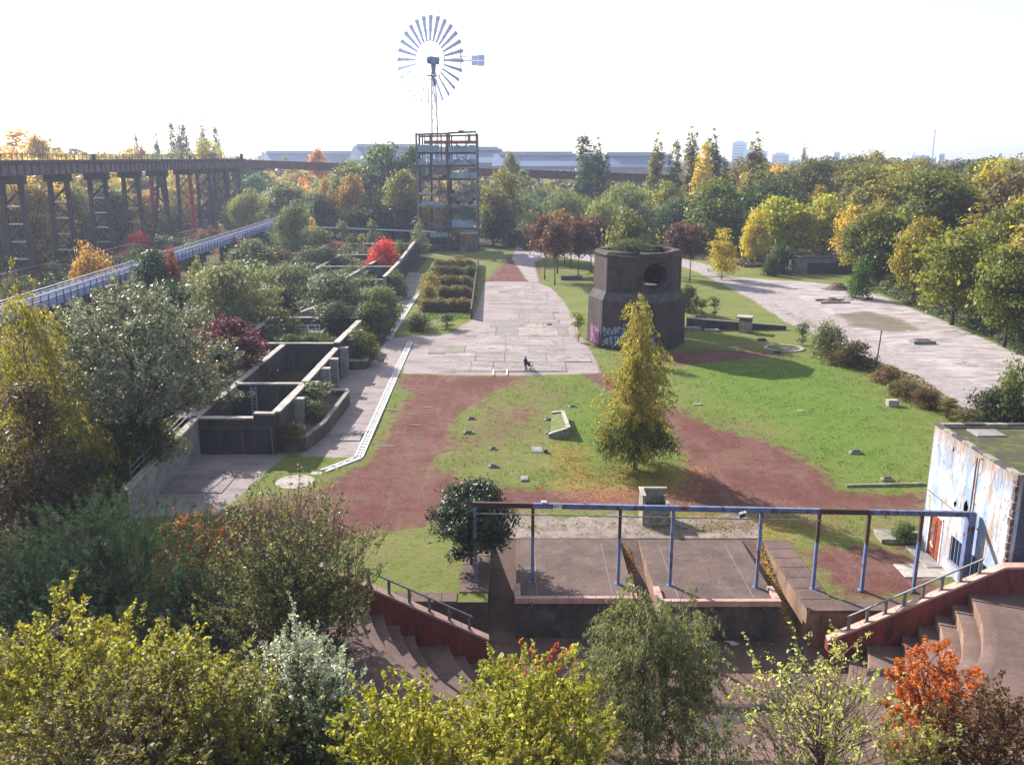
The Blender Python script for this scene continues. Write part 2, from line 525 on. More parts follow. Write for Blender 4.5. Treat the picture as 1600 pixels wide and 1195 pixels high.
    return n.bsdf(col, .95, 0, n.bump(h, .8, .10), .04)
M['ground'] = ground_mat()

def leaf_mat(name, rough=.5, trans=.45, spec=.3, var=.45, warm=.5):
    n = NT(name)
    a = n.attr('rnd').outputs['Fac']
    b = n.attr('clump').outputs['Fac']
    oc = n.ocol()
    c = n.mix(1.0, oc, n.step(a, 0, 1, 1 - var, 1 + var), 'MULTIPLY')
    w = n.mix(1.0, c, (1.55, 1.30, .75, 1), 'MULTIPLY')
    c = n.mix(n.math('MULTIPLY', n.step(b, .35, .95), warm), c, w)
    dk = n.mix(1.0, c, (.55, .68, .60, 1), 'MULTIPLY')
    c = n.mix(n.math('MULTIPLY', n.step(b, .45, .0), .7), c, dk)
    p = n.n('ShaderNodeBsdfPrincipled')
    n.put(p.inputs['Base Color'], c); p.inputs['Roughness'].default_value = rough
    p.inputs['Specular IOR Level'].default_value = spec
    tr = n.n('ShaderNodeBsdfTranslucent')
    n.put(tr.inputs['Color'], n.mix(1.0, c, (1.25, 1.25, .75, 1), 'MULTIPLY'))
    mx = n.n('ShaderNodeMixShader'); mx.inputs[0].default_value = trans
    n.t.links.new(p.outputs[0], mx.inputs[1]); n.t.links.new(tr.outputs[0], mx.inputs[2])
    n.t.links.new(mx.outputs[0], n.out.inputs['Surface'])
    return n.m
M['leaf'] = leaf_mat('leaves', trans=.52)
M['leaf_gloss'] = leaf_mat('glossy_leaves', .45, .30, .38, .55, .35)
M['needle'] = leaf_mat('needles', .75, .25, .15, .5, .25)
def slab_mat(name, base, dark, light):
    n = NT(name)
    pat = n.noise(.55, 7, .7, vec=n.scaled(n.pos(), (.35, 1.2, 1)))
    f = n.noise(6, 4, .6)
    c = n.mix(n.orand(), base, tuple(x * .66 for x in base))
    c = n.mix(n.step(pat, .46, .60, 0, .85), c, dark)
    stain = n.noise(.9, 7, .75, dist=.5)
    c = n.mix(n.step(stain, .53, .60, 0, .75), c, tuple(x * .8 for x in dark))
    c = n.mix(n.step(pat, .40, .30, 0, .8), c, light)
    big = n.noise(.16, 5, .65)
    c = n.mix(n.math('MULTIPLY', n.step(big, .56, .66), n.step(stain, .46, .56, 0, .85)), c, (.12, .13, .05))
    c = n.mix(1.0, c, n.step(f, .2, .8, .8, 1.2), 'MULTIPLY')
    return n.bsdf(c, .9, 0, n.bump(f, .4, .04))
M['slab'] = slab_mat('concrete_slab', (.305, .255, .25), (.16, .13, .12), (.46, .395, .385))
M['slab_dark'] = slab_mat('court_slab', (.25, .21, .215), (.15, .125, .12), (.36, .31, .32))

# ------------------------------------------------------------------ terrain
XW, YF, ZARENA = -27.45, 59.0, -2.3            # terrace retaining wall, its front edge, arena floor

def axis(lo, hi, step, fixed):
    a = set(np.round(np.arange(lo, hi + 1e-6, step), 3).tolist())
    out = sorted(a | set(fixed))
    res = [out[0]]
    for v in out[1:]:
        if v - res[-1] < step * .3:
            if v in fixed: res[-1] = v
            continue
        res.append(v)
    return np.array(res)

gx = np.concatenate([np.arange(-130, -40, 2.0), axis(-40, 60, .5, [-1.4, .25, 7.2, 8.5, 15.4, 16.87, -27.5, -27.4, -33.4, -33.2, -37.4, -37.2, -38.7, -38.5]), np.arange(62, 132, 2.0)])
gy = np.concatenate([axis(43.9, 130, .5, [45.6, 46.7, 55.5, 59.0, 59.1]), np.arange(131, 262, 1.0)])
XX, YY = np.meshgrid(gx, gy)

def smooth01(t):
    t = np.clip(t, 0, 1); return t * t * (3 - 2 * t)
def terrace_h(x, y):
    """the higher ground left of the bunkers falls away again towards the trestle bridge"""
    xl = np.where(y < 104, XW, np.where(y < 121.5, -33.3, np.where(y < 160, -37.3, np.where(y < 200, -38.6, np.where(y < 231, -46.3, -30)))))
    a = (x < xl).astype(float) * (y > YF + .02)
    h = 2.55 * a * (1 - smooth01((-x - 62) / 28.0))
    h += a * .25 * np.sin(x * .31) * np.sin(y * .23)
    # the ground ramps up along the retaining wall
    h *= np.clip(.72 + (y - 59) / 14 * .28, .72, 1)
    return h
ZZ = terrace_h(XX, YY) + .05 * np.sin(XX * .21 + 1) * np.sin(YY * .17) * ((YY > 60) & (XX > -20) & (XX < 60))
ZZ = np.where((YY < 56.5), terrace_h(XX, YY), ZZ)

def sdf(poly, X, Y):
    """signed distance, negative inside"""
    P = np.array(poly, float)
    d = np.full(X.shape, 1e9); inside = np.zeros(X.shape, bool)
    for i in range(len(P)):
        a = P[i]; b = P[(i + 1) % len(P)]
        e = b - a
        wx = X - a[0]; wy = Y - a[1]
        t = np.clip((wx * e[0] + wy * e[1]) / (e @ e + 1e-9), 0, 1)
        d = np.minimum(d, (wx - t * e[0]) ** 2 + (wy - t * e[1]) ** 2)
        c = ((a[1] <= Y) & (b[1] > Y)) | ((b[1] <= Y) & (a[1] > Y))
        with np.errstate(divide='ignore', invalid='ignore'):
            xi = a[0] + (Y - a[1]) * e[0] / np.where(e[1] == 0, 1e-9, e[1])
        inside ^= c & (X < xi)
    d = np.sqrt(d)
    return np.where(inside, -d, d)

def gp(*pts): return [G(x, y) for x, y in pts]
LAND = {
 'm_conc': [(1.0, gp((606,528),(560,560),(530,600),(505,640),(485,680),(470,712),(548,716),(562,712),(642,534),(628,584),(700,586),(830,586),(938,583),(930,560),(905,520),(900,500),(880,470),(862,450),(838,440),(758,440),(750,470),(738,500),(700,522),(650,524))),
            (1.0, gp((606,528),(640,470),(660,440),(664,428),(640,425),(618,450),(600,480),(560,530),(540,560),(560,560))),
            (1.0, [(-27.6, 59), (-27.6, 73.2), (-19.6, 73.2), (-21.2, 59.5)]),
            (1.0, gp((1412,880),(1455,878),(1480,900),(1440,905)))],
 'm_red': [(1.0, gp((628,584),(700,587),(832,587),(790,605),(745,630),(716,652),(706,672),(712,690),(690,706),(676,730),(720,748),(800,760),(900,772),(1000,774),(1010,790),(850,786),(790,790),(700,806),(672,822),(600,830),(560,836),(500,862),(440,880),(330,860),(350,800),(390,782),(440,776),(490,764),(520,750),(570,720),(596,690),(622,640),(640,615),(620,600))),
           (1.0, gp((905,583),(942,580),(975,600),(1020,625),(1060,640),(1130,668),(1200,690),(1250,712),(1300,745),(1320,766),(1450,772),(1450,800),(1300,800),(1200,804),(1060,792),(1000,790),(1000,768),(1050,765),(1075,745),(1055,700),(1050,668),(1000,640),(960,620),(930,600))),
           (1.0, gp((660,745),(760,756),(860,764),(1010,764),(1120,768),(1120,803),(1010,796),(840,794),(700,806),(640,815))),
           (.62, gp((775,642),(835,638),(848,652),(815,668),(790,660))),
           (1.0, [(19.2, 46.9), (19.0, 54.3), (25.8, 54.0), (25.8, 47.0)]),
           (1.0, gp((755,442),(780,418),(790,404),(812,398),(836,402),(846,420),(838,442))),
           (1.0, gp((-60,800),(70,806),(190,826),(120,872),(-60,900))),
           (1.0, gp((1010,560),(1080,545),(1180,548),(1240,552),(1160,562),(1060,572)))],
 'm_thin': [(.8, gp((760,640),(840,636),(850,660),(820,690),(760,700),(690,700),(720,670))),
            (.55, gp((680,735),(700,690),(760,700),(830,705),(840,720),(760,735),(700,760))),
            (.50, gp((500,862),(560,836),(620,860),(640,900),(600,920),(560,890))),
            (.60, gp((1090,640),(1190,660),(1240,700),(1180,690),(1100,665))),
            (.55, gp((1200,800),(1440,800),(1440,850),(1200,850))),
            (.50, gp((1060,512),(1120,540),(1200,540),(1250,515),(1180,530),(1100,520))),
            (.45, gp((640,590),(800,585),(940,590),(960,620),(900,650),(760,680))),
            (.48, [(-1, 60), (30, 60), (30, 64), (0, 64)])],
 'm_lush': [(1.0, gp((1060,560),(1180,575),(1300,560),(1420,640),(1440,760),(1300,750),(1180,660),(1080,620))),
            (1.0, gp((840,590),(950,590),(960,640),(930,720),(880,700),(840,640)))],
 'm_road': [(1.0, gp((1130,432),(1195,436),(1300,450),(1450,510),(1600,620),(1600,660),(1540,625),(1290,515))),(1.0, gp((1122,430),(1195,436),(1290,492),(1400,552),(1545,612),(1600,650),(1700,720),(1640,730),(1530,662),(1440,610),(1370,572),(1290,530),(1230,505),(1175,468),(1090,425),(1060,415),(1000,412),(930,410),(860,398),(835,410),(842,440),(825,440),(800,405),(806,385),(800,352),(832,352),(838,390),(900,396),(1000,400),(1060,402),(1110,415)))],
 'm_pale': [(1.0, gp((1185,437),(1260,440),(1345,450),(1385,466),(1450,492),(1510,517),(1604,560),(1700,610),(1700,640),(1560,612),(1460,575),(1400,548),(1330,510),(1250,465)))],
 'm_mud': [(1.0, gp((1305,490),(1360,486),(1410,500),(1445,517),(1390,518),(1330,510))),
           (.6, gp((1200,470),(1250,492),(1310,520),(1280,522),(1220,492)))],
 'm_leaf': [(.95, gp((880,705),(900,700),(930,760),(1000,745),(1080,735),(1080,775),(930,780),(880,760))),
            (.8, gp((1050,800),(1240,800),(1260,850),(1180,850),(1080,820)))],
}
woods = [[(74, 262), (74, 188), (70.5, 176), (70, 160), (69, 143), (69, 130), (66.5, 111), (61, 96), (56, 80), (52, 60), (132, 60), (132, 262)],
         [(-132, 262), (-132, 43), (-34, 43), (-31, 54), (-28, 58), (-28, 262)],
         [(-28, 262), (-28, 246), (0, 250), (20, 236), (60, 215), (74, 205), (74, 262)]]
masks = {}
def ramp_of(sd, width): return np.clip(.5 - sd / width, 0, 1)
for k, lst in LAND.items():
    a = np.zeros(XX.shape)
    for wgt, poly in lst:
        a = np.maximum(a, ramp_of(sdf(poly, XX, YY), 4.0 if k not in ('m_thin', 'm_lush', 'm_leaf') else 9.0) * wgt)
    masks[k] = a
a = np.zeros(XX.shape)
for poly in woods: a = np.maximum(a, ramp_of(sdf(poly, XX, YY), 6.0))
a = np.maximum(a, ramp_of(sdf([(-27.4, 73), (-27.4, 250), (-21, 250), (-21, 73)], XX, YY), 3.0) * .9)
masks['m_dirt'] = a

ny, nx = XX.shape
idx = np.arange(ny * nx).reshape(ny, nx)
F = np.stack([idx[:-1, :-1], idx[:-1, 1:], idx[1:, 1:], idx[1:, :-1]], -1).reshape(-1, 4)
cx = (XX[:-1, :-1] + XX[1:, 1:]).ravel() / 2
cy = (YY[:-1, :-1] + YY[1:, 1:]).ravel() / 2
keep = ~((cy < 55.5) & (cx > -1.4) & (cx < 16.87)) & ~((cy < 46.7) & (cx > -12.0) & (cx < 16.87)) & ~((cy < 45.6) & (cx > 16.87)) & ~((cy<46.7)&(cx<-12)&(cx>-14))
kinds = ['lawn', 'gravel_path', 'concrete_plaza', 'road', 'paved_yard', 'woodland_floor']
def fm(k):
    m = masks[k]
    return ((m[:-1, :-1] + m[1:, 1:] + m[1:, :-1] + m[:-1, 1:]) / 4).ravel()
cls = np.zeros(len(F), int)
cls[fm('m_dirt') > .5] = 5
cls[fm('m_red') > .5] = 1
cls[fm('m_road') > .5] = 3
cls[fm('m_conc') > .5] = 2
cls[fm('m_pale') > .5] = 4
Vall = np.stack([XX.ravel(), YY.ravel(), ZZ.ravel()], -1)
for ci, nm in enumerate(kinds):
    f = F[keep & (cls == ci)]
    u, inv = np.unique(f.ravel(), return_inverse=True)
    me = np_mesh(nm, Vall[u], inv.reshape(-1, 4), M['ground'], {k: v.ravel()[u] for k, v in masks.items()})
    setp(link(nm, me), kind='structure')

# the land beyond, out to the horizon
def sheet(name, rects, z=0.0, mat='ground', dirt=1.0):
    V = []; Fq = []
    for x0, x1, y0, y1 in rects:
        b = len(V); V += [(x0, y0, z), (x1, y0, z), (x1, y1, z), (x0, y1, z)]; Fq.append((b, b+1, b+2, b+3))
    at = {k: np.zeros(len(V)) for k in masks}
    at['m_dirt'][:] = dirt
    o = link(name, np_mesh(name, V, np.array(Fq), M[mat], at))
    return setp(o, kind='structure')
sheet('ground', [(-6000, -130, -40, 6000), (130, 6000, -40, 6000), (-130, 130, 261, 6000)])
sheet('ground', [(-130, 130, 43.9, 261)], z=-6.0)

# ------------------------------------------------------------------ amphitheatre and stages
CX, CY = 8.0, 46.7
radii = [11.0, 11.9, 13.7, 14.5, 15.3, 16.1, 16.9]
RISE = .65
mb = MB(); mb.box(-14, 30, 30, 55.6, ZARENA - .4, ZARENA)
setp(mb.build('arena_floor', M['amphi']), kind='structure')
# dark drainage ring in the arena floor
V = []; Fq = []
a0, a1, nn = R(-80), R(12), 40
for i in range(nn + 1):
    t = a0 + (a1 - a0) * i / nn
    for r in (8.0, 8.75): V.append((CX + r * math.cos(t), CY + r * math.sin(t), ZARENA + .006))
for i in range(nn): Fq.append((2*i, 2*i+1, 2*i+3, 2*i+2))
setp(link('drain_ring', np_mesh('drain_ring', V, np.array(Fq), M['dark_concrete'])), 'dark curved strip sunk in the brown arena floor below the stages', 'drain strip')

def wallY(x): return 44.0 - .045 * abs(x - 8) + .2
amp = thing('amphitheatre', 'curved brown seating terraces facing the stage blocks between two red walls', 'seating terrace', (CX, CY, ZARENA))
for i, r0 in enumerate(radii):
    r1 = radii[i + 1] + .02 if i < 6 else 17.6
    z1 = RISE * (i + 1)
    mb = MB()
    def lim(r, side):
        # angle where the ring meets the side wall plane
        x = CX + side * math.sqrt(max(r*r - 7.0, .1))
        return math.atan2(wallY(x) - .02 - CY, x - CX)
    ae = lim(r0, 1); aw = lim(r0, -1)
    if aw > 0: aw -= 2 * math.pi
    pts_i = []; pts_o = []
    n_ = 56
    for k in range(n_ + 1):
        t = ae + (aw - ae) * k / n_
        pts_i.append((r0 * math.cos(t), r0 * math.sin(t)))
    ae2 = lim(r1, 1); aw2 = lim(r1, -1)
    if aw2 > 0: aw2 -= 2 * math.pi
    for k in range(n_ + 1):
        t = ae2 + (aw2 - ae2) * k / n_
        pts_o.append((r1 * math.cos(t), r1 * math.sin(t)))
    V = []; Fq = []
    for (xi, yi), (xo, yo) in zip(pts_i, pts_o):
        V += [(xi, yi, z1 - RISE - .02), (xi, yi, z1 - .03), (xi + (xo-xi)*.03, yi + (yo-yi)*.03, z1), (xo, yo, z1)]
    for k in range(n_):
        b = 4 * k
        for q in range(3): Fq.append((b+q, b+q+1, b+4+q+1, b+4+q))
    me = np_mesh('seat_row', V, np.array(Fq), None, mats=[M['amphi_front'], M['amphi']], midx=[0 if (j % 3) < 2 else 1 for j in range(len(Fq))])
    link('seat_row', me, amp)

# upper terrace behind the seats
ztop = ZARENA + RISE * 7
poly = [(-70, 39), (-22, 40.5), (-12.5, 43.5)]
aw = math.atan2(43.4 - CY, -1 * math.sqrt(17.5**2 - 10)); aw -= 0
for k in range(41):
    t = math.pi + .19 + (math.pi - .38) * k / 40
    poly.append((CX + 17.5 * math.cos(t), CY + 17.5 * math.sin(t)))
poly += [(28.5, 43.4), (70, 43.4), (70, 2), (-70, 2)]
mb = MB(); mb.prism(poly, ztop - 1.2, ztop - .004)
setp(mb.build('upper_terrace', M['amphi']), kind='structure')

# long side walls that climb with the seats
def side_wall(label, end, kink, out, capz0):
    t = thing('parapet_wall', label, 'wall', (end[0], end[1], ZARENA))
    ex, ey = end; kx, ky = kink; ox, oy = out
    W = .5
    mb = MB()
    for (xa, ya, za, xb, yb, zb) in ((ex, ey, capz0, kx, ky, 3.75), (kx, ky, 3.75, ox, oy, 3.75)):
        if xa > xb: xa, ya, za, xb, yb, zb = xb, yb, zb, xa, ya, za
        vs = [(xa,ya,ZARENA),(xb,yb,ZARENA),(xb,yb+W,ZARENA),(xa,ya+W,ZARENA),(xa,ya,za),(xb,yb,zb),(xb,yb+W,zb),(xa,ya+W,za)]
        mb.add([(x-ex, y-ey, z-ZARENA) for x,y,z in vs], [(0,3,2,1),(4,5,6,7),(0,1,5,4),(1,2,6,5),(2,3,7,6),(3,0,4,7)])
    mb.build('wall_body', M['wall_red'], t)
    mb = MB()
    for (xa, ya, za, xb, yb, zb) in ((ex, ey, capz0, kx, ky, 3.75), (kx, ky, 3.75, ox, oy, 3.75)):
        n_ = max(1, int(abs(xb - xa) / 1.5))
        for k in range(n_):
            p = [xa + (xb-xa)*k/n_, ya + (yb-ya)*k/n_, za + (zb-za)*k/n_]
            q = [xa + (xb-xa)*(k+1)/n_, ya + (yb-ya)*(k+1)/n_, za + (zb-za)*(k+1)/n_]
            g = .004 / max(1e-3, 1)
            d = Vector(q) - Vector(p); d.normalize()
            p = Vector(p) + d * .012; q = Vector(q) - d * .012
            c = MB(); c.beam(p + Vector((-ex, -ey + W/2, .07 - ZARENA)), q + Vector((-ex, -ey + W/2, .07 - ZARENA)), W + .06, .12)
            c.build('coping_stone', M['pink_cap'], t)
    return t
side_wall('dark red wall climbing left from the stages beside the shaded steps', (-1.3, 44.0), (-10.4, 43.5), (-12.4, 43.5), -.95)
side_wall('red wall with pink coping climbing right towards the white building', (17.45, 43.9), (26.3, 43.3), (44, 43.3), -.95)

def handrail(label, p0, p1, n_, side):
    t = thing('handrail', label, 'handrail', p0)
    P0 = Vector(p0); D = Vector(p1) - P0
    off = Vector((0, 0, .85))
    mb = MB(); mb.beam(off, D + off, .10, .07); mb.build('rail', M['rail_steel'], t)
    post = None
    for k in range(n_):
        q = D * ((k + .15) / (n_ - .7))
        if post is None:
            mb = MB(); mb.beam((side*.0, 0, -.02), (0, 0, .85), .09, .16, up=(1,0,0)); mb.beam((-.16,0,0),(.16,0,.0),.14,.04)
            post = mb.build('post', M['rail_steel'], t, loc=q)
        else:
            o = post.copy(); C.objects.link(o); o.parent = t; o.location = q
    return t
handrail('grey handrail on top of the left sloping red wall', (-9.0, 43.85, 3.12), (-2.2, 44.15, -.38), 7, -1)
handrail('grey handrail on top of the right sloping red wall', (18.4, 44.05, -.35), (25.3, 43.75, 3.28), 8, 1)

# stage blocks
def stage(x0, x1, y0, y1, label, kerb=True, border=0):
    t = thing('stage_platform', label, 'stage', ((x0+x1)/2, y0, ZARENA))
    ox, oy = (x0+x1)/2, y0
    H = -ZARENA
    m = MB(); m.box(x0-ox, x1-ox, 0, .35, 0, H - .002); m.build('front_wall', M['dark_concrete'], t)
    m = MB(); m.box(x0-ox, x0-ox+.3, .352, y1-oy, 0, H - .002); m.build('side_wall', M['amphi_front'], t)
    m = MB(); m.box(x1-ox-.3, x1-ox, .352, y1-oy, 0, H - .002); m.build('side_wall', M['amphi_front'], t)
    m = MB(); m.bbox(x0-ox, x1-ox, -.02, y1-oy-.12, H, H + .06, .02); m.build('deck', M['stage'], t)
    m = MB(); m.box(x0-ox+1.2, x0-ox+1.235, .8, y1-oy-.9, H+.064, H+.066); m.build('score_line', M['concrete'], t)
    m = MB(); m.box(x1-ox-1.3, x1-ox-1.265, .8, y1-oy-.9, H+.064, H+.066); m.build('score_line', M['concrete'], t)
    m = MB(); m.box(x0-ox+.3, x1-ox-.3, y1-oy-.09, y1-oy-.01, H-.05, H+.02); m.build('edge_joint', M['black'], t)
    if kerb:
        n_ = 9; w = (x1 - x0 + .2) / n_
        for k in range(n_):
            m = MB(); m.bbox(x0-ox-.1+k*w+.008, x0-ox-.1+(k+1)*w-.008, -.12, .22, H-.04, H+.30, .025, .004); m.build('kerb_stone', M['pink_cap'], t)
        for sx in (x0-ox-.1, x1-ox-.25):
            for k in range(2):
                m = MB(); m.bbox(sx, sx+.35, .235+k*.78, 1.0+k*.78, H-.04, H+.30, .025, .004); m.build('kerb_stone', M['pink_cap'], t)
        for sx in (x0-ox+.9, x1-ox-.9):
            m = MB(); m.tube([(sx,-.14,H+.05),(sx,-.14,H-.25)], .05, 6); m.build('drain_spout', M['rail_steel'], t)
    return t
stage(.25, 7.2, 46.7, 55.5, 'brown stage block with pink kerb, nearest the dark round bush')
stage(8.5, 15.4, 46.35, 55.4, 'brown stage block with pink kerb between the two leaf-strewn ramps')

# left lawn block and right gravel block: retaining edges
t = thing('retaining_wall', 'brown retaining edge round the lawn corner left of the stages', 'retaining wall', (-1.4, 46.7, ZARENA))
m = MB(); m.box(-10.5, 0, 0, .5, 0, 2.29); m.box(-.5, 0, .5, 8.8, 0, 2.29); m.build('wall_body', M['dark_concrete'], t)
for (xa, xb, ya, yb) in [(-5.4+k*.9, -4.5+k*.9, -.04, 1.1) for k in range(-5, 4)] + [(-1.75, .03, ya_, ya_+1.2) for ya_ in [1.12+1.22*i for i in range(6)]]:
    m = MB(); m.bbox(xa+.01, xb-.01, ya, yb-.01, 2.2, 2.36, .02); m.build('edge_slab', M['amphi'], t)
t = thing('retaining_wall', 'brown retaining edge round the red gravel bed right of the stages', 'retaining wall', (16.87, 45.6, ZARENA))
m = MB(); m.box(0, 13, 0, .5, 0, 2.29); m.box(0, .5, .5, 9.9, 0, 2.29); m.build('wall_body', M['amphi_front'], t)
for (xa, xb, ya, yb) in [(1.72+k*1.2, 2.92+k*1.2, -.04, 1.25) for k in range(7)] + [(-.03, 1.7, ya_, ya_+1.35) for ya_ in [-.04+1.37*i for i in range(7)]]:
    m = MB(); m.bbox(xa+.008, xb-.008, ya, yb-.01, 2.2, 2.38, .02); m.build('edge_slab', M['amphi'], t)

# ramps between the blocks
for (x0, x1), m_ in (((-1.4, .25), 'a'), ((7.2, 8.5), 'b'), ((15.4, 16.87), 'c')):
    mb = MB()
    V = [(x0, 55.5, -.004), (x1, 55.5, -.004), (x1, 46.2, ZARENA + .01), (x0, 46.2, ZARENA + .01)]
    mb.add(V, [(0, 3, 2, 1)])
    o = mb.build('ramp', M['amphi']); setp(o, kind='structure')
# leaves drifted along the ramp edges
def litter(name, label, spots, size, col, n_):
    V = []; rnd = []
    for _ in range(n_):
        c, sx, sy, zf = random.choice(spots)
        x = c[0] + random.gauss(0, sx); y = c[1] + random.gauss(0, sy)
        z = zf(x, y) + random.uniform(.01, .05)
        a = random.uniform(0, 6.28); s = size * random.uniform(.6, 1.3)
        dx, dy = math.cos(a) * s, math.sin(a) * s
        tz = random.uniform(-.4, .4) * s
        V += [(x-dx, y-dy, z), (x-dy*.6, y+dx*.6, z+tz), (x+dx, y+dy, z), (x+dy*.6, y-dx*.6, z+.5*abs(tz))]
        rnd += [random.random()] * 4
    Fq = np.arange(len(V)).reshape(-1, 4)
    o = link(name, np_mesh(name, V, Fq, M['leaf'], {'rnd': rnd, 'clump': rnd}))
    o.color = (*col, 1)
    return setp(o, label, 'leaves', kind='stuff')
rampz = lambda x, y: (y - 55.5) / 9.3 * 2.3
sp = [((7.9 - .25 * 0, 47.5 + k * .5), .12, .3, rampz) for k in range(14)]
litter('fallen_leaves', 'orange fallen leaves drifted down the middle ramp', [((7.45 + .02*k, 47.5 + k*.5), .10, .3, rampz) for k in range(14)], .07, (.40, .17, .05), 900)
litter('fallen_leaves', 'yellow fallen leaves drifted along the right ramp', [((16.5, 47 + k*.5), .14, .3, rampz) for k in range(16)], .07, (.5, .36, .10), 900)
litter('fallen_leaves', 'orange fallen leaves in the grass round the yellow birch foot',
       [(G(x, y), sx, sy, lambda a, b: 0.0) for x, y, sx, sy in ((950,745,1.8,1.4),(905,738,1.3,2.4),(1000,748,2.4,1.5),(890,712,.8,2.2),(1040,740,2.2,1.8),(1150,800,3.2,1.2),(1230,815,2.2,1.0),(1150,690,5,5),(1000,700,4,4))], .055, (.36, .19, .07), 6500)
litter('fallen_leaves', 'few brown leaves scattered on the arena floor and lower steps', [((8, 42), 5, 2.2, lambda a, b: ZARENA + .01)], .06, (.34, .20, .09), 700)
litter('fallen_leaves', 'brown leaf litter on the two asphalt stage tops', [((4, 51), 2.2, 2.6, lambda a, b: .06), ((12, 51), 2.2, 2.6, lambda a, b: .06)], .045, (.30, .20, .10), 500)
# white paint splashes on the arena floor
mb = MB()
for (px, py, rx, ry) in ((1108,1003,.55,.42),(1140,1000,.35,.25),(1146,1005,.3,.2),(1120,998,.3,.15)):
    c = G(px, py, ZARENA); k_ = 14; b = len(mb.v)
    mb.add([(c[0]+rx*math.cos(2*math.pi*k/k_)*random.uniform(.7,1.2), c[1]+ry*math.sin(2*math.pi*k/k_)*random.uniform(.7,1.2), ZARENA+.005+ .001*b*.1) for k in range(k_)], [tuple(range(k_))])
setp(mb.build('paint_splash', M['white_line']), 'white splash on the brown arena floor beside the willow top', 'paint splash')

pts_ = [(-1.4, 55.51)] + [(-1.4 + 18*k/24, 59.4 + .35*math.sin(k*1.7) + .3*math.sin(k*.6) + random.uniform(-.15, .15)) for k in range(25)] + [(17.4, 57.5), (16.86, 55.51)]
m = MB(); m.prism(pts_, -.2, .03)
setp(m.build('concrete_apron', M['apron']), kind='structure')
litter('fallen_leaves', 'pale brown leaf litter strewn over the apron behind the stages', [((13 + 1.2*k, 57.6), 1.6, .8, lambda a, b: 0.03) for k in range(3)], .05, (.34, .24, .13), 1500)
# ------------------------------------------------------------------ plaza slabs
def inside(poly, x, y):
    c = False; n_ = len(poly)
    for i in range(n_):
        x1, y1 = poly[i]; x2, y2 = poly[(i+1) % n_]
        if (y1 > y) != (y2 > y) and x < (x2-x1)*(y-y1)/(y2-y1)+x1: c = not c
    return c
def slabs(name, label, poly, rows, mat, tilt=.012, group=None):
    t = thing(name, label, 'paving', (poly[0][0], poly[0][1], 0))
    ox, oy = poly[0]
    for (ya, yb) in rows:
        xs = [p[0] for p in poly]; x = min(xs) + random.uniform(-2, 0)
        while x < max(xs):
            w = random.uniform(2.6, 6.0)
            ccx, ccy = x + w/2, (ya+yb)/2
            if all(inside(poly, a, b) for a, b in ((x+.1, ya+.2), (x+w-.1, ya+.2), (x+.1, yb-.2), (x+w-.1, yb-.2))):
                sub = [(x, x+w, ya, yb)]
                if random.random() < .3: sub = [(x, x+w*.55, ya, yb), (x+w*.55, x+w, ya, yb)]
                for (xa, xb, y0, y1) in sub:
                    g = random.uniform(.015, .04)
                    m = MB(); h = random.uniform(.06, .074)
                    m.bbox(-(xb-xa)/2+g, (xb-xa)/2-g, -(y1-y0)/2+g, (y1-y0)/2-g, -.12, h, .015)
                    o = m.build('slab', M[mat], t, loc=((xa+xb)/2-ox, (y0+y1)/2-oy, 0))
                    o.rotation_euler = (random.uniform(-tilt, tilt)*.3, random.uniform(-tilt, tilt)*.3, 0)
            x += w
    return t
rows = []; y = 103.6
while y < 181:
    h = random.choice((3.5, 5, 6.5, 8)); rows.append((y, y + h)); y += h
slabs('paving', 'large worn concrete slabs of the open plaza round the walking person', gp((634,582),(936,582),(925,545),(895,500),(872,468),(835,443),(765,443),(752,470),(742,500),(700,528),(655,530)), rows, 'slab')
rows = []; y = 73.2
while y < 118:
    h = random.choice((2.5, 3.5, 4.5)); rows.append((y, y + h)); y += h
slabs('paving', 'worn concrete slabs between the shaded bunker wall and the white strip', gp((474,711),(556,711),(634,540),(604,535),(565,558),(530,600),(505,645)), rows, 'slab')
slabs('paving', 'grey concrete court slabs below the low retaining wall', [(-27.2, 59.3), (-27.2, 72.7), (-19.9, 72.7), (-21.3, 59.6)], [(59.4, 63.8), (63.8, 68.1), (68.1, 72.6)], 'slab_dark')

# white ladder-like strip
def strip(label, pts, w=.80):
    t = thing('marker_strip', label, 'ground marking', (*pts[0], 0))
    o = Vector((*pts[0], 0))
    for a, b in zip(pts[:-1], pts[1:]):
        A = Vector((*a, 0)) - o; B = Vector((*b, 0)) - o
        d = (B - A); L = d.length; d.normalize(); nrm = Vector((-d.y, d.x, 0))
        for s in (-1, 1):
            m = MB(); m.beam(A + nrm*s*w*.38 + Vector((0,0,.05)), B + nrm*s*w*.38 + Vector((0,0,.05)), w*.24, .14); m.build('white_kerb', M['white_line'], t)
        n_ = int(L / .8)
        me1 = me2 = None
        for k in range(n_):
            c = A + d * ((k + .5) * L / n_)
            if me1 is None:
                m = MB(); m.bbox(-.13*w, .13*w, -.2, .2, 0, .10, .015); me1 = m.mesh('plate', M['line_plate'])
                m = MB(); m.bbox(-.25*w, .25*w, -.24, .24, 0, .09, .015); me2 = m.mesh('white_tile', M['white_line'])
            ang = math.atan2(d.y, d.x) - math.pi/2
            for me, off, nm in ((me1, 0, 'plate'), (me2, L/n_*.5, 'white_tile')):
                q = link(nm, me, t, c + d*off); q.rotation_euler = (0, 0, ang)
    return t
strip('white ladder-patterned strip bent at the near end beside the red gravel', [G(505,737), G(560,716), G(641,535)])
strip('far white ladder-patterned strip in the bunker wall shade', [G(606,531), G(655,455)], .9)
m = MB(); c0 = G(610,533); c1 = G(640,533)
m.beam((c0[0], c0[1], .06), (c1[0], c1[1], .06), .25, .12)
setp(m.build('marker_bar', M['white_line']), 'short white cross bar joining the two white strips', 'ground marking')
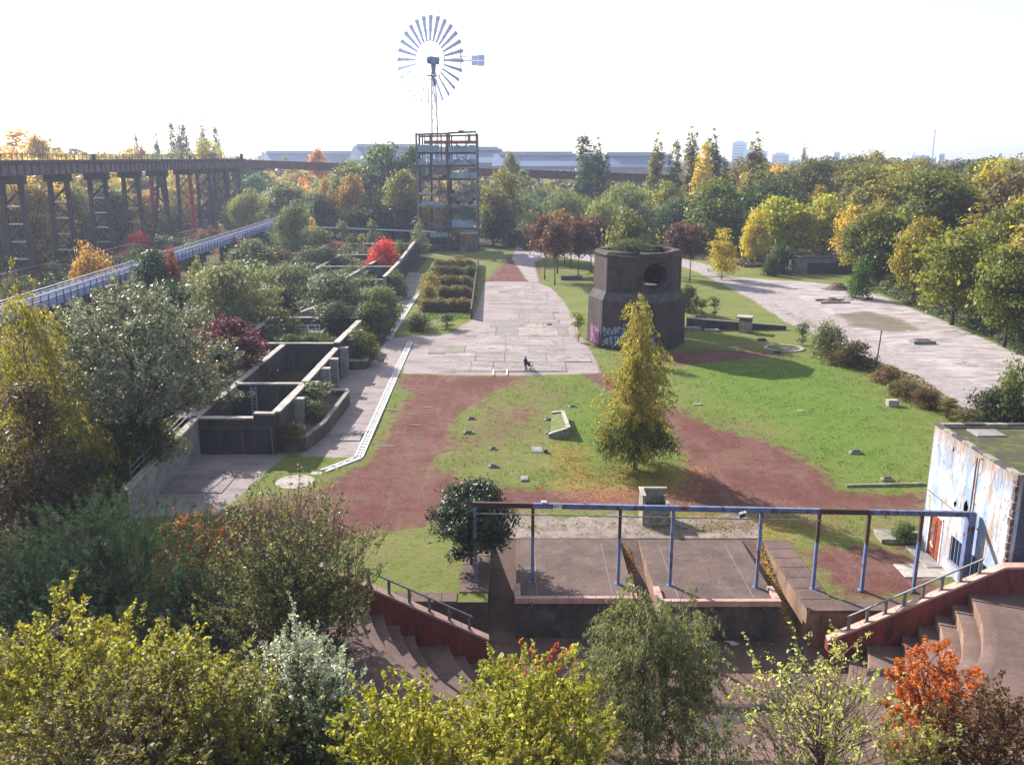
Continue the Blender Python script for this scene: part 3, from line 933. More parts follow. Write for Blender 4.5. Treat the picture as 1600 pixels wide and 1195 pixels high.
for (px, lab) in ((771, 'left of the two short white marks on the plaza edge'), (792, 'right of the two short white marks on the plaza edge')):
    a = G(px, 587); b = G(px, 578); m = MB(); m.beam((a[0], a[1], .05), (b[0], b[1], .05), .2, .1)
    setp(m.build('marker_bar', M['white_line']), lab, 'ground marking', 'white marks on the plaza edge')
for (xa, ya, xb, yb, lab) in ((587,697,618,697,'long faint white line on the red gravel near the strip'), (640,664,655,665,'short pale slab edge in the red gravel'), (660,637,675,637,'farthest short pale edge in the red gravel'), (600,640,622,641,'faint grey line beside the white strip')):
    a = G(xa, ya); b = G(xb, yb); m = MB(); m.beam((a[0], a[1], .02), (b[0], b[1], .02), .12, .06)
    setp(m.build('marker_bar', M['coping']), lab, 'ground marking')

# round paved disc
t = thing('paved_disc', 'round pale paved disc beside the end of the white strip', 'paved circle', (*G(461, 753), 0))
m = MB(); m.tube([(0,0,-.05),(0,0,.05)], .18, 16); m.build('centre_stone', M['coping'], t)
sec = {}
for ri, (ra, rb, ns) in enumerate(((.2, .62, 8), (.64, 1.08, 14), (1.10, 1.52, 20))):
    for k in range(ns):
        aa = 2*math.pi*k/ns + .012; ab = 2*math.pi*(k+1)/ns - .012
        m = MB(); m.prism([(ra*math.cos(aa),ra*math.sin(aa)),(rb*math.cos(aa),rb*math.sin(aa)),(rb*math.cos((aa+ab)/2),rb*math.sin((aa+ab)/2)),(rb*math.cos(ab),rb*math.sin(ab)),(ra*math.cos(ab),ra*math.sin(ab))], -.05, .05 + random.uniform(-.006, .006))
        m.build('paving_wedge', M['pink_cap'] if (k + ri) % 5 == 0 else M['coping'], t)
m = MB(); c = G(495, 740); m.bbox(c[0]-.45, c[0]+.45, c[1]-.3, c[1]+.3, -.1, .06, .02); setp(m.build('stone_slab', M['coping']), 'small pale slab between the disc and the white strip end', 'slab')
# ------------------------------------------------------------------ bunkers on the left
def wall_run(t, pts, zb, zt, w, mat, capmat='coping', capw=.12, name='wall_segment', step=2.4, caph=.14):
    """masonry wall along a polyline, capped with separate coping blocks"""
    zts = zt if hasattr(zt, '__len__') else [zt] * len(pts)
    L = Vector(t.location)
    for (a, b, za, zc) in zip(pts[:-1], pts[1:], zts[:-1], zts[1:]):
        A = Vector((*a, 0)) - L; B = Vector((*b, 0)) - L; A.z = B.z = 0
        d = (B - A); ln = d.length; d.normalize(); nn = Vector((-d.y, d.x, 0)) * (w/2)
        z0 = zb - L.z
        vs = [A-nn+Vector((0,0,z0)), B-nn+Vector((0,0,z0)), B+nn+Vector((0,0,z0)), A+nn+Vector((0,0,z0)),
              A-nn+Vector((0,0,za-L.z)), B-nn+Vector((0,0,zc-L.z)), B+nn+Vector((0,0,zc-L.z)), A+nn+Vector((0,0,za-L.z))]
        m = MB(); m.add(vs, [(0,3,2,1),(4,5,6,7),(0,1,5,4),(1,2,6,5),(2,3,7,6),(3,0,4,7)]); m.build(name, M[mat], t)
        k_ = max(1, int(ln / step))
        for k in range(k_):
            p = A + d * (ln*k/k_ + .015) + Vector((0,0,za + (zc-za)*k/k_ - L.z + caph/2 + random.uniform(-.015,.02)))
            q = A + d * (ln*(k+1)/k_ - .015) + Vector((0,0,za + (zc-za)*(k+1)/k_ - L.z + caph/2))
            m = MB(); m.beam(p, q, w + capw + random.uniform(-.03,.05), caph); m.build('coping_stone', M[capmat], t)

t = thing('retaining_wall', 'long pale stained wall climbing beside the grey court', 'retaining wall', (-27.45, 59, 0))
wall_run(t, [(-27.45, 59), (-27.2, 73)], 0, [2.0, 3.15], .45, 'concrete')
t = thing('bunker_wall', 'dark bunker wall closing the far end of the grey court', 'wall', (-24, 73.3, 0))
wall_run(t, [(-27.2, 73.3), (-22.2, 73.3)], 0, 3.15, .5, 'bunker')
wall_run(t, [(-22.2, 73.3), (-20.4, 73.3)], 0, 3.55, .5, 'bunker')
m = MB(); m.beam((-2.9, -.32, 2.45), (3.5, -.32, 2.45), .05, .05); m.tube([(3.3,-.36,0),(3.3,-.36,2.4)], .05, 6); m.build('pipe', M['rail_steel'], t)
t = thing('bunker_wall', 'long bunker side wall with buttresses along the paved strip', 'wall', (-20.3, 90, 0))
wall_run(t, [(-20.4, 73.6), (-20.35, 84.5)], 0, [3.55, 3.4], .6, 'bunker')
wall_run(t, [(-20.35, 84.5), (-20.5, 101.5)], 0, [3.5, 3.3], .55, 'bunker', step=1.9)
wall_run(t, [(-20.5, 101.5), (-20.6, 118)], 0, [3.9, 3.5], .6, 'bunker')
for y in (79, 85, 91, 95.5, 101.5, 106.5, 112):
    m = MB(); m.box(.18, 1.05, y-90-.35, y-90+.35, 0, 3.3); m.build('buttress', M['concrete'], t)
    m = MB(); m.bbox(.12, 1.15, y-90-.42, y-90+.42, 3.3, 3.45, .03, .01); m.build('coping_stone', M['coping'], t)
for (y, xl, xr, z, lab) in ((85, -27.2, -20.8, 3.2, 'bunker cross wall behind the open dark first chamber'),
                            (104, -33, -20.9, 3.3, 'bunker cross wall under the row of clipped green shrubs'),
                            (121.5, -34, -21.5, 3.3, 'bunker cross wall behind the white-railed balcony'),
                            (141, -37, -22, 3.5, 'bunker cross wall in front of the broad olive willow'),
                            (160, -38, -22.5, 3.4, 'bunker cross wall behind the broad olive willow'),
                            (178, -40, -23, 3.6, 'bunker cross wall left of the bright red bush'),
                            (200, -46, -25, 3.6, 'nearer long edge of the farthest empty basin'),
                            (226, -46, -26, 3.6, 'far long edge of the farthest empty basin')):
    t = thing('bunker_wall', lab, 'wall', ((xl+xr)/2, y, 0))
    wall_run(t, [(xl, y), (xr, y)], 0, z, .5, 'bunker')
for (pts, z, lab) in (([(-27.3, 73.6), (-27.3, 84.6)], 3.2, 'left inner wall of the open dark bunker chamber'),
                      ([(-27.3, 84.9), (-27.3, 103.7)], 3.2, 'left inner wall of the grassy second bunker chamber'),
                      ([(-37.2, 142), (-37.3, 159.6)], 3.5, 'left inner wall behind the broad olive willow'),
                      ([(-38.5, 160.5), (-38.6, 199.5)], 3.6, 'left inner wall of the chambers before the far basin'),
                      ([(-33.2, 104.5), (-33.3, 121)], 3.3, 'left inner wall of the railed bunker chamber'),
                      ([(-37.2, 122), (-37.2, 140.5)], 3.5, 'short pale-topped wall left of the balcony chamber'),
                      ([(-30.5, 160.5), (-29.5, 177.5)], 3.5, 'pale-topped dividing wall pointing at the bright red bush'),
                      ([(-46, 200.5), (-46, 225.5)], 3.6, 'left edge wall of the farthest basin'),
                      ([(-28.6, 178.5), (-27.2, 199.5)], 4.0, 'pale sloping wall top left of the bright red bush'),
                      ([(-22.8, 158), (-23.0, 178), (-24.8, 232)], 4.2, 'tall panelled concrete wall right of the bright red bush')):
    t = thing('bunker_wall', lab, 'wall', (pts[0][0], pts[0][1], 0))
    wall_run(t, pts, 0, z, .5, 'concrete' if 'panelled' in lab else 'bunker')
    if 'panelled' in lab:
        for k in range(16):
            y = 160 + k * 4.4
            x = -22.85 - max(0, y-178)/54*1.8
            m = MB(); m.box(.28, .62, y-158-.3, y-158+.3, 0, 4.1)
            o = m.build('pilaster', M['dark_concrete'], t); o.location.x = x + 22.8
# balcony railing and orange banner in the chamber
t = thing('balcony', 'pale concrete balcony with railing above the dark chamber', 'balcony', (-30, 116, 2.0))
m = MB(); m.box(-5, 4.5, 0, 5.2, -.3, 0); m.box(-5, 4.6, -.15, .0, -.3, .35); m.build('deck', M['concrete'], t)
m = MB(); m.box(4.4, 4.6, 0, 5, 0, .3); m.build('kerb', M['coping'], t)
m = MB()
m.beam((-5, .1, 1.3), (4.5, .1, 1.3), .07, .07); m.beam((-5, .1, .8), (4.5, .1, .8), .04, .04)
m.build('rail', M['walk_rail'], t)
post = None
for k in range(7):
    if post is None:
        m = MB(); m.beam((0,0,0), (0,0,1.3), .07, .07); post = m.build('post', M['walk_rail'], t, loc=(-4.9, .1, 0))
    else:
        o = post.copy(); C.objects.link(o); o.parent = t; o.location = (-4.9 + k*1.55, .1, 0)
m = MB()
pts = [(-2.9+.28*k, -.02, .75 + .35*math.sin(k*1.3) + .02*k) for k in range(9)]
m.tube(pts, .12, 5); m.tube([(-2.9,-.02,.2),(-2.2,-.02,.35),(-1.4,-.02,.1),(-.7,-.02,.5)], .10, 5)
setp(m.build('banner', simple('orange_red_paint', (.55,.10,.04), .7, .1, 2), None, loc=(-30,116,2.0)), 'orange red squiggle sign hung on the balcony railing', 'sign')
# low parapet box behind the balcony
t = thing('parapet', 'pale zigzag parapet behind the railed balcony', 'parapet', (-27, 124, 0))
wall_run(t, [(-29.5, 122.5), (-28.5, 127), (-21.6, 127)], 2.0, 3.9, .3, 'concrete')
# block against the wall
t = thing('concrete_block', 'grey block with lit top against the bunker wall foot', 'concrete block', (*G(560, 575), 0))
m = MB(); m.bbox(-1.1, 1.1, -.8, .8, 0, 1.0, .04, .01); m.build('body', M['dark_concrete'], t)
m = MB(); m.bbox(-1.2, 1.2, -.9, .9, 1.01, 1.16, .03, .01); m.build('lit_top', M['coping'], t)  # paler slab: the light on the block's top is put into its colour
# planter beside the wall
t = thing('planter', 'long low concrete planter against the bunker side wall', 'planter', (-18.3, 74, 0))
wall_run(t, [(-20, 73.9), (-18.2, 73.9), (-17.3, 78), (-17.0, 89)], 0, [1.2, 1.2, 1.3, 1.4], .3, 'dark_concrete', capmat='concrete')
wall_run(t, [(-17.0, 89), (-18.9, 89.2)], 0, 1.5, .5, 'dark_concrete')
m = MB(); m.prism([(-1.6,.1),(.1,.1),(1.0,4),(1.3,15),(-1.6,15)], .6, 1.0); m.build('soil', M['rubble'], t)
# railing on top of the retaining wall
t = thing('handrail', 'thin leaning handrail above the wall beside the grey court', 'handrail', (-27.6, 63, 2.6))
m = MB()
for z in (.55, 1.0): m.beam((0, -2.5, z-.35), (.15, 9.5, z+.6), .05, .05)
m.build('rail', M['rail_steel'], t)
for k in range(6):
    y = -2.4 + k * 2.35
    m = MB(); m.beam((0,0,-.4),(0,0,1.1),.06,.06,up=(1,0,0)); m.build('post', M['rail_steel'], t, loc=(.01*k, y, .0+.07*k*1.2))
t = thing('bridge_slab', 'short pale slab bridging the bunker corner by the handrail', 'slab', (-28.6, 74, 3.1))
m = MB(); m.bbox(-.9,.9,-.8,3.5,0,.2,.03,.01); m.build('slab', M['coping'], t)

# ladder in the first chamber
t = thing('ladder', 'thin pale ladder on the far wall of the dark chamber', 'ladder', (-25.5, 84.6, 0))
m = MB(); m.beam((-.25,0,0),(-.25,0,3.1),.05); m.beam((.25,0,0),(.25,0,3.1),.05); m.build('stile', M['walk_rail'], t)
for k in range(9):
    m = MB(); m.beam((-.22,0,.3+k*.32),(.22,0,.3+k*.32),.035); m.build('rung', M['walk_rail'], t)

# ------------------------------------------------------------------ blue footbridge
WA = Vector((-56.5, 88.0, 8.1)); WB = Vector((-64.9, 300.0, 8.1))
t = thing('footbridge', 'long violet-blue footbridge running above the shrubs on the left', 'footbridge', tuple(WA))
D = WB - WA; Ln = D.length; d = D.normalized(); nn = Vector((d.y, -d.x, 0))
# (nn points right, towards the site)
m = MB(); m.beam(Vector((0,0,-.45)), D + Vector((0,0,-.45)), 2.6, .5); m.build('deck', M['dark_concrete'], t)
for s, nm in ((-1, 'left'), (1, 'right')):
    o_ = nn * (1.3 * s)
    for z, w_ in ((.95, .09), (.62, .05)):
        m = MB(); m.beam(o_ + Vector((0,0,z)), o_ + D + Vector((0,0,z)), w_, w_); m.build('rail', M['walk_rail'], t)
pan = MB(); pan.box(-.03, .03, .04, 1.96, -.72, .35); pan.box(-.05,.05,.04,1.96,.35,.40); pan = pan.mesh('side_panel', M['walk_blue'])
pst = MB(); pst.beam((0,0,-.75), (0,0,.95), .08, .10); pst = pst.mesh('post', M['tower_dark'])
ang = math.atan2(-d.x, d.y)
n_ = int(Ln / 2.0)
for k in range(n_):
    for s in (-1, 1):
        if s == -1 and k > 75: continue
        q = link('side_panel', pan, t, nn*(1.3*s) + d*(k*2.0)); q.rotation_euler = (0,0,ang)
        q = link('post', pst, t, nn*(1.42*s) + d*(k*2.0)); q.rotation_euler = (0,0,ang)
for k in range(14):
    m = MB(); m.box(-.8,.8,-.3,.3,-8.4,-.7); m.box(-1.5,1.5,-.35,.35,-1.3,-.72)
    m.build('pier', M['dark_concrete'], t, loc=d*(6 + k*15.5))
for k in (22, 24):
    m = MB(); c = nn*1.4 + d*(k*2.0-8); m.beam(c+Vector((0,0,-.6)), c + d*1.4 + nn*.5 + Vector((0,0,1.0)), .07); m.build('brace', M['walk_rail'], t)

# ------------------------------------------------------------------ trestle bridge
BX = -103.0
ys = [(103 * FPX / (800 - p) - 3.2) / .969 for p in (25, 97, 157, 208, 250, 290, 320, 345, 366)]
t = thing('trestle_bridge', 'long rusty elevated railway bridge on lattice trestles at left', 'bridge', (BX, ys[0], 0))
y0, y1 = 150.0 - ys[0], ys[-1] + 6 - ys[0]
GZ0, GZ1 = 21.2, 23.6
for sx, nm in ((-2.4, 'a'), (2.4, 'b')):
    m = MB(); m.box(sx-.12, sx+.12, y0, y1, GZ0+.2, GZ1-.2); m.build('girder_web', M['girder'], t)
    m = MB(); m.box(sx-.45, sx+.45, y0, y1, GZ0, GZ0+.2); m.box(sx-.5, sx+.5, y0, y1, GZ1-.2, GZ1+.15); m.build('girder_flange', M['girder_red'], t)
st = MB(); st.box(-.05, .32, -.09, .09, GZ0+.2, GZ1-.2); st = st.mesh('web_stiffener', M['girder_red'])
k = 0; y = y0
while y < y1:
    link('web_stiffener', st, t, (2.5, y, 0)); y += 2.9
m = MB(); m.box(-3.2, 3.6, y0, y1, GZ1+.16, GZ1+.5); m.build('deck', M['girder_red'], t)
m = MB(); m.box(3.45, 3.6, y0, y1, GZ1+.5, GZ1+.72); m.build('kerb', M['girder_red'], t)
for sx in (-3.1, 3.5):
    m = MB(); m.beam((sx,y0,25.5),(sx,y1,25.5),.09); m.beam((sx,y0,25.0),(sx,y1,25.0),.06); m.build('rail', M['girder_red'], t)
rp = MB(); rp.beam((0,0,GZ1+.5),(0,0,25.5),.09); rp = rp.mesh('railing_post', M['rust_steel'])
y = y0
while y < y1:
    link('railing_post', rp, t, (3.5, y, 0)); y += 2.0
y = y0
while y < y1:
    link('railing_post', rp, t, (-3.1, y, 0)); y += 4.0
for yy, s_ in ((ys[2]-6, .7), (ys[-1]+4, .9), (ys[5], .5)):
    m = MB(); m.box(-.5*s_,.5*s_,-.6*s_,.6*s_,0,2.2*s_); m.build('cabinet', M['rust_steel'], t, loc=(2.5, yy-ys[0], GZ1+.5))
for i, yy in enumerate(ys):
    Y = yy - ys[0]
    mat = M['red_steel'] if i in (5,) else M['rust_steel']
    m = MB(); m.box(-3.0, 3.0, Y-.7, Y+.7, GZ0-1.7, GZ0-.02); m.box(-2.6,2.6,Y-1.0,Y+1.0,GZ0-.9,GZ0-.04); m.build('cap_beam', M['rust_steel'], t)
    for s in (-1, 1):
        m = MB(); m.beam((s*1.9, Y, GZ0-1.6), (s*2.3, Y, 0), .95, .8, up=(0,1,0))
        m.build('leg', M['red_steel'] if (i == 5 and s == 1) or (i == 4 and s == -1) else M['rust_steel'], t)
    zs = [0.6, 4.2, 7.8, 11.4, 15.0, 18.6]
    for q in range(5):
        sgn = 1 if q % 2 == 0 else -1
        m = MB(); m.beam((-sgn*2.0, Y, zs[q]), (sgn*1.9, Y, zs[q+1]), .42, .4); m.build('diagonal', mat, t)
        m = MB(); m.beam((-2.0, Y, zs[q]), (2.0, Y, zs[q]), .4, .22); m.build('strut', M['walk_rail'] if i < 5 else M['girder'], t)  # pale colour on the nearer struts stands for sunlight catching them
# raking legs of the fourth trestle
Y = ys[4] - ys[0] - 3
for e in (-1, 1):
    m = MB(); m.beam((1.5, Y, GZ0-1), (1.5 + e*2.3, Y + e*2, 0), .8, .5, up=(0,1,0)); m.build('raking_leg', M['rust_steel'], t)
# pipeline along the trestle feet
t = thing('pipeline', 'low brown pipeline running past the trestle feet', 'pipeline', (-97, 150, 1.5))
for dx, z in ((0, 0), (0, .9), (-.4, 1.7)):
    m = MB(); m.tube([(dx, 0, z), (dx, 150, z)], .22, 8); m.build('pipe', M['girder_red'], t)
for k in range(16):
    m = MB(); m.beam((-.8,k*10,-1.6),(-.8,k*10,1.6),.2); m.beam((-.8,k*10,1.4),(.4,k*10,1.4),.15); m.build('pipe_stand', M['rust_steel'], t)
# cabin below the last trestle
t = thing('cabin', 'small dark cabin under the far end of the trestle bridge', 'cabin', (-98, 322, 0))
m = MB(); m.box(-4,4,-3,3,0,5.5); m.build('wall', M['girder'], t)
m = MB(); m.box(-4.5,4.5,-3.5,3.5,5.5,5.9); m.build('roof', M['walk_rail'], t)
for k in range(2):
    m = MB(); m.box(1+k*1.5,1.9+k*1.5,-3.05,-2.95,2,4.5); m.build('window', M['hall_light'], t)

# farther bridge crossing behind the trees
A = Vector((-125, 372, 24.4)); B = Vector((112, 352, 16.5))
t = thing('far_bridge', 'straight rust-brown girder crossing behind the steel tower and poplars', 'bridge', tuple(A))
D = B - A; dd = D.normalized()
m = MB(); m.beam(Vector((0,0,-1.7)), D + Vector((0,0,-1.7)), 2.4, 3.0); m.build('girder', M['girder_red'], t)
m = MB(); m.beam(Vector((0,-1.4,-.1)), D + Vector((0,-1.4,-.1)), .5, .25); m.build('flange', M['girder'], t)
for k in range(7):
    c = D * ((k + .65) / 7.0)
    zt = -3.2
    for s in (-1.2, 1.2):
        m = MB(); m.beam(c + Vector((s,0,zt)), c + Vector((s*1.4, 0, -A.z - c.z)), .5); m.build('leg', M['rust_steel'], t)
    m = MB(); m.beam(c + Vector((-3,0,zt-.4)), c + Vector((3,0,zt-.4)), .8, .9); m.build('cap_beam', M['rust_steel'], t)

# ------------------------------------------------------------------ steel tower
TX0, TX1, TY0, TY1, TH = -25.3, -9.4, 243.0, 251.0, 31.0
t = thing('steel_tower', 'tall open steel frame tower with rusty floors and blue panels', 'steel tower', ((TX0+TX1)/2, TY0, 0))
W2 = (TX1 - TX0) / 2; Dp = TY1 - TY0
def zt(py): return (392 - py) / 177.0 * 31.0
floors = [zt(p) for p in (384, 357, 323, 306, 283, 263, 244)]
for x in (-W2, -W2+3.0, 0.2, W2):
    for y in (0, Dp):
        if x == -W2+3.0 and y == 0: continue
        m = MB(); m.beam((x, y, 0), (x, y, TH), .5, .5); m.build('column', M['tower_steel'] if y == 0 and abs(x) > 3 else M['tower_dark'], t)
m = MB(); m.beam((.4, Dp*.5, 0), (.4, Dp*.5, zt(263)), 1.3, .9); m.build('shaft', M['tower_dark'], t)
for i, z in enumerate(floors):
    m = MB()
    for y in (0, Dp): m.beam((-W2, y, z), (W2, y, z), .35, .55)
    for x in (-W2, W2): m.beam((x, 0, z), (x, Dp, z), .35, .55)
    m.build('edge_beam', M['tower_steel'] if i in (2, 3) else M['tower_dark'], t)
    x0, x1 = ((-W2+.3, W2-.3) if i in (1, 2, 5, 6) else ((-W2+.3, 0) if i % 2 else (-2, W2-.3)))
    m = MB(); m.box(x0, x1, .3, Dp-.3, z+.1, z+.22); m.build('floor_plate', M['tower_dark'], t)
    # clutter: joists under floor
    for k in range(9):
        x = -W2 + .8 + k * (2*W2-1.6)/8
        m = MB(); m.beam((x, .2, z-.15), (x, Dp-.2, z-.15), .14, .26); m.build('joist', M['tower_dark'], t)
for (za, x0, x1, h) in ((zt(245), -W2+.3, W2-.3, 2.0), (zt(264), -W2+.3, W2-.3, 1.9), (zt(283), 1.0, W2-.4, 1.9), (zt(357), 1.0, W2-1, 2.2), (zt(372), -W2+3, 1, 1.6), (zt(323), -W2+1, -1, 1.0)):
    n_ = max(2, int((x1 - x0) / 1.9)); w = (x1 - x0) / n_
    for k in range(n_):
        if random.random() < .08: continue
        m = MB(); m.box(x0+k*w+.04, x0+(k+1)*w-.04, -.05+random.uniform(0,.2), .16+.1, za+.3, za+.3+h*random.uniform(.82,1.0)); m.build('blue_panel', M['tower_blue'], t)
    m = MB(); m.beam((x0,-.02,za+h+.5),(x1,-.02,za+h+.5),.09); m.build('rail', M['tower_steel'], t)
m = MB(); m.beam((-W2, 0, zt(217)), (0.5, 0, zt(215.5)), .45, .5); m.beam((.5,0,zt(215)),(W2,0,zt(213)),.45,.5); m.beam((-W2,Dp,zt(219)),(W2,Dp,zt(217)),.4,.5); m.build('top_beam', M['tower_steel'], t)
m = MB(); m.beam((-W2+2, -.1, zt(228)), (W2, -.1, zt(228)), .5, .8); m.build('crane_beam', M['tower_red'], t)
m = MB(); m.box(3.2,4.6,-.3,1.2,zt(214),zt(211)); m.build('winch_box', M['tower_dark'], t)
m = MB(); m.box(5.6,6.4,-.2,.4,zt(226),zt(216)); m.build('hoist', M['tower_steel'], t)
for (xa, za, xb, zb, w) in ((1.5,zt(226),4.0,zt(237),.3),(6,zt(227),4,zt(240),.3),(3.8,zt(250),1,zt(262),.3),(4,zt(250),7.4,zt(262),.35),(2.8,zt(285),6.3,zt(302),.4),(6.3,zt(302),7.5,zt(306),.3),(7.6,zt(306),4.0,zt(322),.35),(-.6,zt(318),1.2,zt(266),.4),(5,zt(305),7.5,zt(290),.3),(-7,zt(283),-4.5,zt(300),.2)):
    m = MB(); m.beam((xa, .1, za), (xb, .1, zb), w); m.build('brace', M['tower_steel'], t)
for k, x in enumerate((-6.6,-6.0,-5.2,-4.6,-4.0,-3.0,-1.6,-.4,.6,1.2,2.6,5.0)):
    a = random.choice((0, 1)); m = MB(); m.beam((x, Dp*.35, zt(263)), (x, Dp*.35, zt(228) if a else zt(217)), .22 if k%3 else .35); m.build('hanger', M['tower_dark'], t)
for k, x in enumerate((-6.8,-6.2,-5.6,-4.9,-4.3,-3.4,-2.4,3.4,5.0,6.6)):
    m = MB(); m.beam((x, .3, zt(306)), (x, .3, zt(286 + (k%3)*4)), .14); m.build('hanger', M['tower_steel'], t)
for k in range(26):
    fl = random.choice(floors[1:6]); x = random.uniform(-W2+.8, W2-1); y = random.uniform(1, Dp-1); s = random.uniform(.3, .9)
    m = MB(); m.box(x-s, x+s, y-s*.6, y+s*.6, fl+.25, fl+.25+random.uniform(.3,1.1)); m.build('machine_box', M['tower_dark'] if k%3 else M['tower_steel'], t)
for i in range(6):
    sg = 1 if i % 2 else -1
    m = MB(); m.beam((-W2+.6+(1 if sg>0 else 0)*5, Dp-.5, floors[i]+.2), (-W2+.6+(0 if sg>0 else 1)*5, Dp-.5, floors[i+1]), .9, .12); m.build('stair_flight', M['tower_steel'], t)
for x in (W2-.1,):
    m = MB(); m.tube([(x, 0, TH), (x, 0, TH+1.6), (x-1.2, 0, TH+2.0)], .07, 5); m.build('lamp_arm', M['tower_steel'], t)
    m = MB(); m.box(x-1.7,x-1.0,-.2,.2,TH+1.9,TH+2.1); m.build('lamp_head', M['walk_rail'], t)
# low platform at the tower foot
m = MB()
for k in range(9):
    m.beam((-W2+1.5+k*1.2, -1.2, 0), (-W2+1.5+k*1.2, -1.2, 1.9), .12)
m.beam((-W2+1.2,-1.2,1.9),(2.8,-1.2,1.9),.15); m.beam((-W2+1.2,-1.2,1.0),(2.8,-1.2,1.0),.1)
m.build('foot_railing', M['tower_dark'], t)
t = thing('brick_hut', 'small red brick hut at the right foot of the steel tower', 'hut', (-11.6, 241.4, 0))
m = MB(); m.box(-2.2, 2.2, -1.2, 4, 0, 4.9); m.build('wall', M['brick_red'], t)
m = MB(); m.box(-2.4, 2.4, -1.4, 4.2, 4.9, 5.2); m.build('roof', M['coping'], t)
m = MB(); m.box(-.5,.5,-1.26,-1.21,0,2.6); m.build('door', M['window_blue'], t)
for x in (-1.4, 1.4):
    m = MB(); m.box(x-.3,x+.3,-1.26,-1.21,1.6,3.2); m.build('window', M['glass'], t)
t = thing('conveyor', 'inclined pale gantry leading up to the left side of the tower', 'conveyor', (*G(610, 378), 0))
e = ZY(652, 344, 244); b0 = G(610, 378)
m = MB(); m.beam((0,0,1.2), (e[0]-b0[0], 244-b0[1], e[1]), 1.0, .5); m.build('gantry', M['tower_steel'], t)
m = MB(); m.beam((0,0,2.3), (e[0]-b0[0], 244-b0[1], e[1]+1.1), .1, .1); m.build('rail', M['walk_rail'], t)

# gantry of pipes between footbridge and tower
t = thing('pipe_gantry', 'thin horizontal pipe gantry on posts left of the steel tower', 'pipe gantry', (-54, 238, 0))
m = MB(); m.tube([(0,0,7.0),(34,-3,5.9)], .16, 6); m.build('pipe', M['walk_rail'], t)
for k in range(5):
    m = MB(); m.beam((5+k*7.6, -.4*k, 0),(5+k*7.6,-.4*k,6.8-k*.24),.25); m.build('post', M['tower_dark'], t)
t = thing('blue_container', 'low bright blue skip on the ground left of the tower', 'container', (*G(617, 383), 0))
m = MB(); m.prism([(-1.6,-1),(1.6,-1),(1.6,1),(-1.6,1)], 0, [1.4,1.4,1.4,1.4]); m.build('body', simple('bright_blue_paint',(.03,.12,.42),.5), t)
m = MB()
for x in (-1.2,-.4,.4,1.2): m.box(x-.06,x+.06,-1.08,-1.0,0,1.4)
m.box(-1.7,1.7,-1.1,1.1,1.4,1.5); m.build('rim', simple('dark_blue_paint',(.02,.06,.2),.5), t)

# ------------------------------------------------------------------ wind wheel
wx, wz = ZY(677, 95, 254)
t = thing('wind_wheel', 'tall pale many-bladed wind wheel on a lattice mast', 'wind wheel', (wx, 254, 0))
HUB = Vector((0, 0, wz))
m = MB()
hw = .9
for sx in (-1, 1):
    for sy in (-1, 1):
        m.beam((sx*1.3, sy*1.3, 0), (sx*.5, sy*.5, wz-3.0), .22)
m.build('mast_leg', M['mast'], t)
m = MB(); nseg = 26
for k in range(nseg):
    za = (wz-3)*k/nseg; zb_ = (wz-3)*(k+1)/nseg
    wa = 1.3 - .85*k/nseg; wb = 1.3 - .85*(k+1)/nseg
    sg = 1 if k % 2 else -1
    for sy in (-1, 1):
        m.beam((-sg*wa, sy*wa, za), (sg*wb, sy*wb, zb_), .07); m.beam((-wb, sy*wb, zb_), (wb, sy*wb, zb_), .06)
        m.beam((sy*wa, -sg*wa, za), (sy*wb, sg*wb, zb_), .07)
m.build('mast_lattice', M['mast'], t)
m = MB(); m.box(-1.7,1.7,-1.0,1.0,wz-4.0,wz-3.8); m.tube([(0,0,wz-6.5),(0,0,wz-3.8)], .45, 8); m.build('service_platform', M['hub_blue'], t)
yaw = R(-33)
Mr = Matrix.Translation(HUB) @ Matrix.Rotation(yaw, 4, 'Z')
m = MB(); b = len(m.v)
m.box(-.7,.7,-1.8,1.8,-.9,.9, Mr); m.tube([Mr @ Vector((0,-2.4,0)), Mr @ Vector((0,-1.8,0))], [.5,.8], 10); m.tube([Mr @ Vector((0,0,-3.6)), Mr @ Vector((0,0,-.8))], [.5,.75], 8)
m.build('nacelle', M['hub_blue'], t)
RO, RI = 11.3, 5.0
NB = 28
blade = MB()
pit = R(24)
c_, s_ = math.cos(pit), math.sin(pit)
def bl(r, w): return [(-w*c_, -w*s_, r), (w*c_, w*s_, r)]
vs = bl(RI, .26) + bl(RO-1.0, .50) + bl(RO, .54)
vs2 = [(x+.03*s_, y-.03*c_, z) for x, y, z in vs]
blade.add(vs + vs2, [(0,1,3,2),(2,3,5,4),(6,8,9,7),(8,10,11,9),(0,6,7,1),(4,5,11,10),(0,2,8,6),(2,4,10,8),(1,7,9,3),(3,9,11,5)])
bm_ = blade.mesh('blade', M['white_steel'])
for k in range(NB):
    a = 2*math.pi*(k+.3)/NB
    o = link('blade', bm_, t, HUB)
    o.rotation_mode = 'XYZ'
    o.rotation_euler = (Matrix.Rotation(yaw, 3, 'Z') @ Matrix.Rotation(a, 3, 'Y')).to_euler()
    o.location = HUB + (Matrix.Rotation(yaw, 3, 'Z') @ Vector((0,-1.6,0)))
# thin rings and spokes
for r, w in ((RI, .10), (RI+2.6, .07), (RO-.7, .07)):
    m = MB(); pts = [Mr @ Vector((r*math.sin(2*math.pi*k/NB), -1.6, r*math.cos(2*math.pi*k/NB))) for k in range(NB+1)]
    m.tube(pts, w, 4, cap=False); m.build('ring', M['mast'], t)
for k in range(7):
    a = 2*math.pi*k/7; m = MB(); m.beam(Mr @ Vector((0,-1.8,0)), Mr @ Vector((RI*math.sin(a), -1.6, RI*math.cos(a))), .04); m.build('spoke', M['mast'], t)
